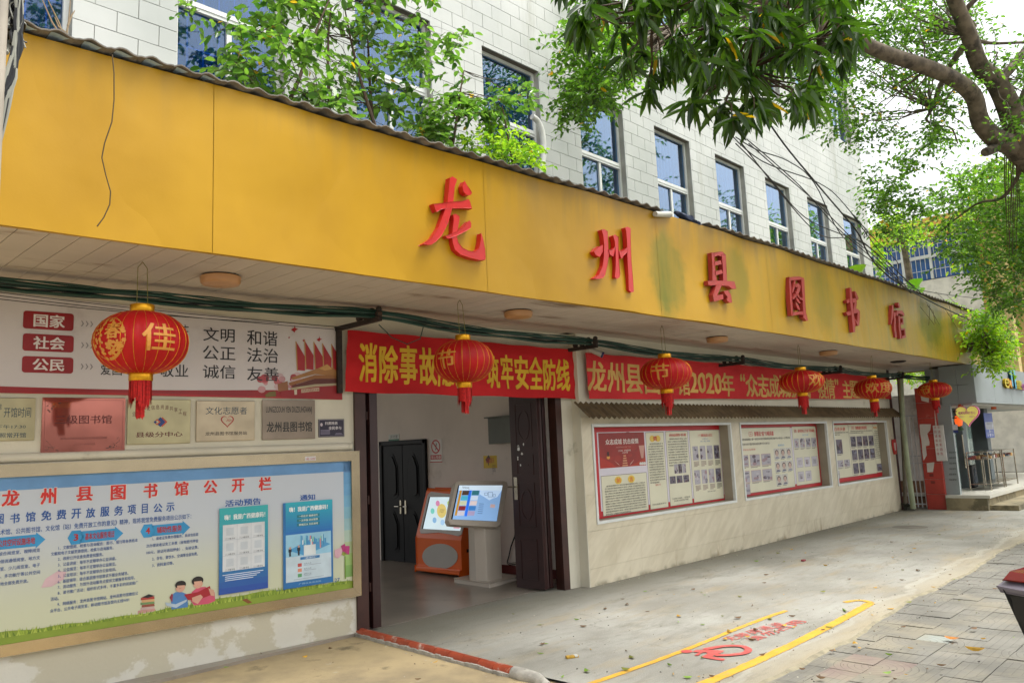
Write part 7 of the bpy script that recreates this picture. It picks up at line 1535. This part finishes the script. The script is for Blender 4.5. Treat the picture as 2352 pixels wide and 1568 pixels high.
# projecting heart sign
ht = thing('heart_sign', 'yellow heart-shaped sign with a pink rim sticking out from the grey shop', 'sign', onX(*ZS(468, 850), 17.72))
HPn = Plane((17.72, 0, 0), (0, -1, 0), (-1, 0, 0)); cH = HPn.p(*ZS(466, 800)); wH = abs(HPn.p(*ZS(545, 790))[0]-HPn.p(*ZS(390, 790))[0])/2
Hs = lambda f: [(cH[0]+wH*f*16*math.sin(a)**3/16, cH[1]+wH*f*(13*math.cos(a)-5*math.cos(2*a)-2*math.cos(3*a)-math.cos(4*a))/15+.01) for a in np.linspace(0, 6.2832, 41)[:-1]]
m = MB(); m.prism(HPn, Hs(1.08), -.12, -.03, mat('pink_sign_rim', 'c8408c', .4)); m.build('rim', ht); m = MB(); m.prism(HPn, Hs(1.0), -.03, 0, mat('yellow_sign_face', 'd6c86a', .35, emit=.15)); m.build('face', ht)
s = Sheet(HPn, .002, .001); s.px('exull', ZS(408, 796), ZS(468, 766), ink('b03a8c'), 1, bold=.03); s.px('依思Q', ZS(472, 796), ZS(524, 772), ink('b03a8c'), 1, bold=.01); s.px('随心', ZS(415, 818), ZS(448, 803), ink('c87ab0'), 1); s.px('随行', ZS(486, 818), ZS(522, 803), ink('c87ab0'), 1); s.build('lettering', ht)
m = MB(); 
for zz_ in (775, 820): q = onX(*ZS(368, zz_), 17.95); q2_ = onX(*ZS(392, zz_), 17.7); m.tube([q, q2_], .012, M_RUST, 6)
m.build('bracket', ht)
# blue standing banner in the doorway, lamp, speaker, racks
m = MB(); BQ = Plane((0, 5.1, 0), (1, 0, 0), (0, -1, 0)); a = BQ.p(*ZS(600, 960)); b = BQ.p(*ZS(636, 786)); t = thing('blue_poster', 'narrow blue poster hanging in the shop doorway', 'poster', (a[0], 5.1, a[1])); m.pbox(BQ, a[0], b[0], a[1], b[1], 0, .01, mat('poster_blue', '3a56a8', .4)); m.build('sheet', t); s = Sheet(BQ.off(.01), .002, .001); s.rect(a[0]+.03, b[1]-.4, b[0]-.03, b[1]-.22, ink('c8ccd8'), 1)
for k, ch in enumerate('新品上市'): s.text(ch, a[0]+.06, a[1]+.28-.09*k+.02, b[0]-.06, a[1]+.35-.09*k+.02, ink('d8dae0'), 1)
s.build('print', t)
m = MB(); p = onX(*ZS(408, 835), 18.5); p = onY(*ZS(408, 840), 5.0); m.lathe([(0, -.12), (.06, -.1), (.08, 0), (.06, .1), (0, .12)], p, mat('orange_paper_lamp', 'd8561c', .5, emit=.5), 14); m.tube([p+np.array((0, 0, .12)), (p[0], p[1], 2.1)], .006, M_CABK, 5); m.lathe([(.0, -.22), (.09, -.2), (.05, -.13), (0, -.12)], p, mat('dark_green_tassel', '2a4a2a', .8), 10); single(m, 'paper_lamp', 'small orange paper lamp hanging inside the shop entrance', 'lamp', smooth=True)
sp0 = onZ(*ZS(470, 1308), FLZ); t = thing('loudspeaker', 'black loudspeaker with a round front standing on the shop step', 'loudspeaker', (sp0[0], sp0[1], FLZ)); m = MB(); x0, y0 = sp0[0]-.02, sp0[1]; M_SPK = mat('speaker_black', '121519', .5)
hS = abs(onX(*ZS(430, 1150), x0)[2]-onX(*ZS(430, 1308), x0)[2]); m.box((x0, y0-.15, FLZ), (x0+.36, y0+.2, FLZ+hS), M_SPK); m.build('cabinet', t, bevel=.03); PSp = Plane((x0, y0-.15, FLZ), (1, 0, 0), (0, -1, 0))
for v, r_ in ((.26*hS/.75+.02, .13), (.75*hS, .06)): m = MB(); m.lathe([(r_*.3, -.0), (r_*.7, -.015), (r_, -.012), (r_*1.05, 0)], (x0+.18, y0-.15, FLZ+v), mat('speaker_cone', '39424a', .6), 20, ax='Y'); m.build('speaker_cone', t, smooth=True)
m = MB(); m.tube([(x0+.05, y0, FLZ+hS), (x0+.05, y0, FLZ+hS+.1), (x0+.05, y0+.15, FLZ+hS+.1), (x0+.05, y0+.15, FLZ+hS)], .012, M_SPK, 6); m.build('handle', t)
for k, lb in enumerate(('steel rack of small goods nearer the shop doorway', 'second steel rack of goods, partly beyond the photo edge')):
    xr = 19.3+1.25*k; t = thing('goods_rack', lb, 'rack', (xr+.5, 4.8, FLZ), 'steel racks on the shop step')
    for a, b in ((0, 0), (1.1, 0), (0, .4), (1.1, .4)): m = MB(); m.tube([(xr+a, 4.6+b, FLZ), (xr+a, 4.6+b, 1.12)], .015, M_CHROME, 6); m.build('leg', t)
    for z in (.42, .95, 1.1): m = MB(); m.box((xr, 4.6, z), (xr+1.1, 5.0, z+.015), M_CHROME); m.build('shelf', t)
    m = MB(); rg = random.Random(k)
    for i in range(24): a = rg.uniform(0, 1.0); b = rg.uniform(0, .3); m.box((xr+a, 4.62+b, .966), (xr+a+.08, 4.7+b, .99+rg.uniform(0, .05)), ink(rg.choice(('a8605a', 'c8c0b8', '8c3a34', '6a7a8c', 'c8a06a'))))
    m.build('goods', t, kind='stuff')
# ochre building with fins above the shop
ob = thing('ochre_building', 'ochre building with tall projecting fins rising behind the grey shop', 'building', (24, 6, 2.9)); M_OC = mat('ochre_render', 'c09c52', .8, var=.08); M_OCL = mat('pale_ochre_fin', 'd9c084', .8)
m = MB(); m.box((23.1, 4.98, 2.9), (36, 5.15, 7.4), M_OC); m.build('wall', ob)
for x in (22.9, 24.3, 25.7, 27.2, 28.8): m = MB(); m.box((x+.2, 4.55, 2.92), (x+.52, 4.98, 7.6), M_OCL); m.build('fin', ob)
for x in (23.45, 24.85, 26.3): m = MB(); m.box((x+.15, 4.94, 4.2), (x+.85, 4.978, 6.1), M_DARK); m.box((x+.48, 4.925, 4.2), (x+.52, 4.94, 6.1), M_ALU); m.build('window', ob)
m = MB(); m.box((18.0, 4.5, 3.0), (20, 6.2, 3.04), mat('blue_roof_sheet', '5f7fa0', .5)); m.build('roof_sheet', ob)
# far white building with barred blue windows
FBX = 34.; FB = Plane((FBX, 0, 0), (0, -1, 0), (-1, 0, 0)); fb = thing('far_building', 'far white and yellow building with large barred blue windows beyond the library corner', 'building', (FBX, 9, 0))
yA_, zA_ = FB.p(2000, 560); p0 = FB.p(2003, 655); p1 = FB.p(2165, 545); 
m = MB(); m.box((FBX, 2.5, 0), (FBX+8, 16, FB.p(2080, 652)[1]), mat('far_white_wall', 'd8d4c8', .8)); m.build('wall', fb)
zt_ = FB.p(2080, 556)[1]; zbw = FB.p(2080, 650)[1]; m = MB(); m.box((FBX+.3, 2.5, zbw), (FBX+8, 16, zt_), M_DARK); m.build('recess', fb)
m = MB(); m.box((FBX-.3, 2.5, zt_), (FBX+8, 16, zt_+.75), mat('yellow_parapet', 'd0a552', .8)); m.build('parapet', fb)
for k in range(9):
    y = 12.4-1.05*k; m = MB(); m.box((FBX-.02, y-.05, zbw), (FBX+.1, y+.05, zt_), M_ALU); m.build('window_frame', fb); m = MB(); m.box((FBX+.08, y-1.0, zbw), (FBX+.1, y-.05, zt_), mat('far_blue_glass', '3a5f9a', .1)); m.build('pane', fb)
    g = MB()
    for i in range(1, 6): g.box((FBX-.12, y-1.05*i/6-.008, zbw), (FBX-.10, y-1.05*i/6+.008, zt_), M_BAR)
    for i in (.2, .5, .8): g.box((FBX-.13, y-1.0, zbw+(zt_-zbw)*i-.01), (FBX-.12, y-.05, zbw+(zt_-zbw)*i+.01), M_BAR)
    g.build('window_bar', fb)
m = MB(); zm = zbw+(zt_-zbw)*.55; m.box((FBX-.05, 2.5, zm-.06), (FBX+.0, 12.5, zm+.06), M_ALU); m.build('transom', fb)
# far trees
def far_tree(label, base, poly, n, dist, size, seed, m_=L_FAR, rad=.4, per=60):
    t = thing('far_tree', label, 'tree', base, 'trees beyond the shop'); g = MB(); pos, cs = clumps(poly, n, at_dist(*dist), rad, per, seed); top = cs.mean(0); g.tube([base, (np.array(base)+top)/2+np.array((.2, 0, .2)), top], [.22, .17, .08], M_BARK, 8)
    for i, c_ in enumerate(cs[::5]): branchto(g, top-(0, 0, .5), c_, .05, seed*50+i, M_BARK, 4)
    g.build('trunk', t, smooth=True); leaves(pos, size, 'oval', m_, 'crown', t, seed+1, .2)
far_tree('bright yellow-green tree glowing behind the street tree on the right', (24, 3.2, 0), [(2230, 420), (2352, 380), (2440, 400), (2440, 620), (2352, 640), (2260, 600), (2200, 520)], 90, (20, 24), .14, 61)
far_tree('small leafy tree rooted on the shop roof beside the canopy end', (18.6, 5.2, 2.9), [(2230, 725), (2290, 720), (2320, 760), (2315, 800), (2290, 850), (2262, 830), (2245, 790)], 70, (15.0, 16.2), .085, 63, rad=.15, per=42)
far_tree('distant green tree in front of the far white building', (28, 8, 0), [(2000, 500), (2060, 480), (2130, 520), (2120, 560), (2060, 545), (2010, 540)], 30, (26, 29), .13, 65, rad=.3, per=40)
pos, cs = clumps([(2008, 540), (2022, 540), (2030, 600), (2028, 655), (2018, 655), (2014, 600)], 24, at_dist(30, 31), .1, 24, 71); t = thing('hanging_vine', 'narrow bright vine hanging down the far building windows', 'vine', onX(2020, 655, 30.)); leaves(pos, .14, 'oval', L_FAR, 'foliage', t, 72, .6)

# roadside trees across the street; the upper windows mirror them
for k, (c_, r_, n_, lb) in enumerate((((20, -1.0, 10.6), (6, 2.4, 3.2), 90, 'roadside tree across the street, mirrored in the far upper windows'), ((35, -4.5, 11), (7, 3, 4), 80, 'tall roadside tree farther down the street, mirrored in the windows'), ((8.5, -5, 10.5), (5, 2.2, 4), 100, 'roadside tree behind the viewer, mirrored in the nearest upper windows'))):
    r = np.random.default_rng(80+k); d_ = r.normal(size=(n_, 3)); d_ /= np.linalg.norm(d_, axis=1)[:, None]; cs = np.array(c_)+d_*np.array(r_)*(r.uniform(.25, 1, n_)**.5)[:, None]
    t = thing('roadside_tree', lb, 'tree', (c_[0], c_[1], -.05), 'roadside trees'); g = MB(); g.tube([(c_[0], c_[1], -.1), (c_[0]+.2, c_[1], 4), (c_[0], c_[1], c_[2])], [.28, .22, .08], M_BARK, 8)
    for i, q in enumerate(cs[::6]): branchto(g, (c_[0]+.1, c_[1], 5), q, .06, 3000+i, M_BARK, 4)
    g.build('trunk', t, smooth=True); pos, B_, tw = sprays(cs, .33, 42, 95+k); SPR[id(pos)] = (B_, tw); KEEP.append(pos); leaves(pos, .17, 'oval', L_STR, 'crown', t, 90+k, .2)

# ------------------------------------------------------------------ scooter at the right edge: tail only inside the frame
tip = D(2329, 1345, 4.4); ux = np.array((.86, -.50, 0)); ux /= np.linalg.norm(ux); SCP = Plane((tip[0], tip[1], 0), ux, np.cross((0, 0, 1), ux)*-1)
sct = thing('parked_scooter', 'red and black scooter tail jutting in at the right edge', 'scooter', (tip[0]+ux[0]*.9, tip[1]+ux[1]*.9, 0)); zt = tip[2]
M_SRD = mat('scooter_red_lens', '6e1216', .15, var=.1); M_SGR = mat('scooter_grey_trim', '77707a', .35); M_SBK = mat('scooter_black', '0f0d0e', .5); M_SRB = mat('scooter_maroon', '5c1620', .3)
def xsec(w, pts, m_, nm, b=.02, par=sct): g = MB(); g.prism(SCP, pts, -w, w, m_); return g.build(nm, par, bevel=b)
xsec(.11, [(.0, zt-.02), (.02, zt-.05), (.5, zt-.10), (.9, zt-.14), (.9, zt-.09), (.5, zt-.03), (.1, zt+.03)], M_SGR, 'side_trim')
xsec(.09, [(.035, zt+.02), (.5, zt-.03), (.55, zt+.03), (.25, zt+.075), (.09, zt+.06)], M_SRD, 'tail_light')
xsec(.10, [(.34, zt+.07), (.55, zt+.05), (1.25, zt-.02), (1.25, zt+.07), (.7, zt+.12), (.4, zt+.10)], M_SBK, 'seat')
xsec(.08, [(.03, zt-.05), (.5, zt-.10), (1.0, zt-.14), (1.0, zt-.35), (.45, zt-.42), (.16, zt-.36), (.08, zt-.18)], M_SBK, 'rear_mudguard')
xsec(.12, [(.5, zt-.10), (1.3, zt-.1), (1.32, zt-.5), (.8, zt-.5), (.55, zt-.3)], M_SRB, 'body')
for u in (.62, 1.78):
    cW = SCP.w(u, .24); g = MB(); n = 28; vs = []
    for i in range(n):
        a = 6.2832*i/n
        for k in range(8): b = 6.2832*k/8; rr = .20+.04*math.cos(b); vs.append(cW+SCP.u*rr*math.cos(a)+np.array((0, 0, 1))*rr*math.sin(a)+SCP.n*.045*math.sin(b))
    g.add(vs, [(i*8+k, i*8+(k+1) % 8, ((i+1) % n)*8+(k+1) % 8, ((i+1) % n)*8+k) for i in range(n) for k in range(8)], mat('tyre_rubber', '0d0d0d', .9)); wh = g.build('wheel', sct, smooth=True)
    g = MB(); g.prism(SCP, [(u+.15*math.cos(k*.3927), .24+.15*math.sin(k*.3927)) for k in range(16)], -.02, .02, M_CHROME); g.build('rim', wh)
xsec(.13, [(1.2, .28), (1.6, .26), (1.62, .32), (1.25, .36)], M_SBK, 'floorboard'); xsec(.12, [(1.55, .3), (1.62, .3), (1.75, .95), (1.66, 1.0), (1.58, .9)], M_SRB, 'front_shield')
g = MB(); hb = SCP.w(1.66, 1.0); g.tube([SCP.w(1.78, .3), hb], .025, M_CHROME, 8); g.tube([hb+SCP.n*.28-SCP.u*.05, hb, hb-SCP.n*.28-SCP.u*.05], .016, M_SBK, 8); g.build('handlebar', sct, smooth=True)

# ------------------------------------------------------------------ litter
g = MB(); rg = random.Random(19); MG = [mat('grit_'+n_, c_, .9) for n_, c_ in (('dark', '3a342a'), ('pale', 'b5b09f'), ('brown', '6e5a3c'))]
for k in range(1500):
    x = rg.uniform(3, 18); y = rg.uniform(2.0, 5.8) if rg.random() < .45 else 2.62+.022*x+abs(rg.gauss(0, .22))*(1 if rg.random() < .6 else -1); s_ = rg.choice((.004, .006, .009))
    if rg.random() < .12: y = 5.88-abs(rg.gauss(0, .08)) if x > 7.3 else y
    z = 0 if y > 2.7+.022*x else -.011; v = [(x+s_*rg.uniform(.6, 1.2)*math.cos(a), y+s_*rg.uniform(.6, 1.2)*math.sin(a), z) for a in (0, 1.57, 3.14, 4.71)]; g.add(v+[(x, y, z+s_*.7)], [(0, 1, 4), (1, 2, 4), (2, 3, 4), (3, 0, 4)], rg.choice(MG))
o = g.build('gravel', kind='stuff'); o['label'] = 'grit and tiny stones strewn over the concrete and paver edge'; o['category'] = 'gravel'
def litter(px, py, size, m_, name, label, cat, group=None, z=.004, kind='oval', rot=None):
    c_ = onZ(px, py, z); V, Fc = LSH[kind]; g = MB(); a = rot if rot is not None else random.uniform(0, 6.28); curl = random.uniform(.3, 1.3)
    vs = [c_+np.array(((x_*math.cos(a)-(y_-.5)*math.sin(a))*size, (x_*math.sin(a)+(y_-.5)*math.cos(a))*size, size*(.22*curl*(2*(y_-.5))**2+.12*abs(x_)*curl)+.002)) for x_, y_, z_ in V]
    g.add(vs, [Fc[0], Fc[1]], m_); return single(g, name, label, cat, group)
LM = [mat('dry_leaf_'+n_, c_, .7, var=.25, scale=20) for n_, c_ in (('brown', '5f4424'), ('yellow', 'b58c25'), ('olive', '70732c'), ('dark', '2f261f'), ('green', '6f8f2c'))]
cnt = 0; r = random.Random(77)
def LAB(k, x, y):
    c_ = ('brown', 'yellow', 'olive-green', 'tiny dark', 'fresh green')[k]
    w_ = onZ(x, y, 0)
    if w_[0] < 4.25: pl_ = 'on the sandy pavement left of the tile kerb'
    elif w_[1] < 2.62+.02*w_[0]: pl_ = 'on the grey pavers, '+('near part' if w_[0] < 7 else 'middle part' if w_[0] < 10 else 'far part')
    elif w_[1] < 3.55 and w_[0] < 8: pl_ = 'between or beside the yellow painted lines'
    elif w_[1] > 4.9: pl_ = 'near the foot of the '+('doorway' if w_[0] < 7.3 else 'nearest showcase' if w_[0] < 10.9 else 'middle showcase' if w_[0] < 14.3 else 'farthest showcase')
    else: pl_ = 'on open concrete '+('before the doorway' if w_[0] < 7.3 else 'before the nearest showcase' if w_[0] < 10.9 else 'before the middle showcase' if w_[0] < 14.3 else 'toward the shop step')
    return c_+' fallen leaf '+pl_
spots = [(1487, 1404), (1592, 1354), (1548, 1365), (1440, 1388), (1330, 1480), (1240, 1434), (1530, 1380), (1700, 1370), (1740, 1398), (1830, 1400), (1780, 1450), (1905, 1440), (1995, 1480), (2075, 1440), (1560, 1415), (1660, 1415), (1890, 1360), (1950, 1330), (2010, 1350), (2050, 1280), (2100, 1260), (2150, 1245), (2200, 1210), (2250, 1190), (1900, 1280), (1850, 1270), (1960, 1230), (1800, 1290), (1760, 1320), (700, 1510), (520, 1532), (760, 1490), (600, 1500), (960, 1560), (1000, 1520)]
while len(spots) < 150:
    x, y = r.uniform(1150, 2350), r.uniform(1190, 1560)
    if y > 1345-.237*(x-1330)+14 if x > 1330 else y > 1400: spots.append((x, y))
for x, y in spots:
    cnt += 1; k = r.choices(range(5), (3, 2.2, 2, 2.4, 1.6))[0]; litter(x, y, r.uniform(.03, .075) if k != 3 else r.uniform(.015, .035), LM[k], 'fallen_leaf', LAB(k, x, y), 'leaf', 'fallen leaves scattered on the ground', kind='oval' if r.random() < .5 else 'long')
litter(2187, 1467, .11, mat('orange_leaf', 'b5701c', .6, var=.3, scale=30), 'fallen_leaf', 'large curled orange leaf lying on the grey pavers', 'leaf')
litter(2240, 1495, .13, LM[1], 'fallen_leaf', 'straight yellow leaf on the pavers below the orange leaf', 'leaf', kind='long', rot=.2)
litter(2037, 1546, .07, LM[4], 'fallen_leaf', 'pale green leaf on the pavers at the bottom beside the pink tile', 'leaf')
litter(1940, 1402, .12, LM[4], 'fallen_leaf', 'long green leaf on the cement right of the yellow arrow line', 'leaf', kind='long', rot=-.9)
g = MB(); c_ = onZ(1314, 1510, 0); g.box((c_[0]-.05, c_[1]-.018, .001), (c_[0]+.05, c_[1]+.018, .02), mat('yellow_wrapper', 'b08a2c', .5, var=.3, scale=30)); g.box((c_[0]+.015, c_[1]-.0185, .004), (c_[0]+.045, c_[1]+.0185, .021), mat('wrapper_print', 'b5b5ae', .5)); w_ = single(g, 'crumpled_wrapper', 'small yellow paper wrapper on the concrete left of the yellow lines', 'wrapper', bevel=.004); w_.rotation_euler.z = -.5
g = MB(); c_ = onZ(1937, 1435, 0)
c_ = onZ(2124, 1434, 0); g = MB(); c_ = onZ(1841, 1434-0, 0); c_ = onZ(1937-96, 1433, 0)
c_ = onZ(1723+.3043*402, 1091+.3043*647, 0); g.box((c_[0]-.035, c_[1]-.02, .0), (c_[0]+.035, c_[1]+.02, .02), mat('maroon_scrap', '7a2430', .6, var=.3, scale=25)); single(g, 'maroon_scrap', 'small maroon scrap on the concrete near the showcase wall foot', 'scrap', bevel=.003)
g = MB(); r2 = np.random.default_rng(3)
for k in range(9):
    c_ = onX(2070+r2.uniform(-2, 18), 1160+r2.uniform(-8, 8), 17.6); a = r2.normal(size=3)*.09; b = r2.normal(size=3)*.09; g.quad([c_, c_+a, c_+a+b, c_+b], mat('dark_rag', '4a4a40', .9, var=.4, scale=12))
single(g, 'rubbish_heap', 'little heap of dark rags and rubbish at the foot of the leaning pole', 'rubbish')
m = MB(); c_ = onZ(2090, 1210, 0); m.lathe([(0, .003), (.26, .004), (.28, .001)], (c_[0], c_[1], 0), mat('manhole_iron', '6f6a5e', .8, var=.2), 28); single(m, 'manhole_cover', 'round worn manhole cover in the concrete near the far gate', 'manhole cover')
bpy.data.objects.remove(_fo); bpy.data.curves.remove(_fc)
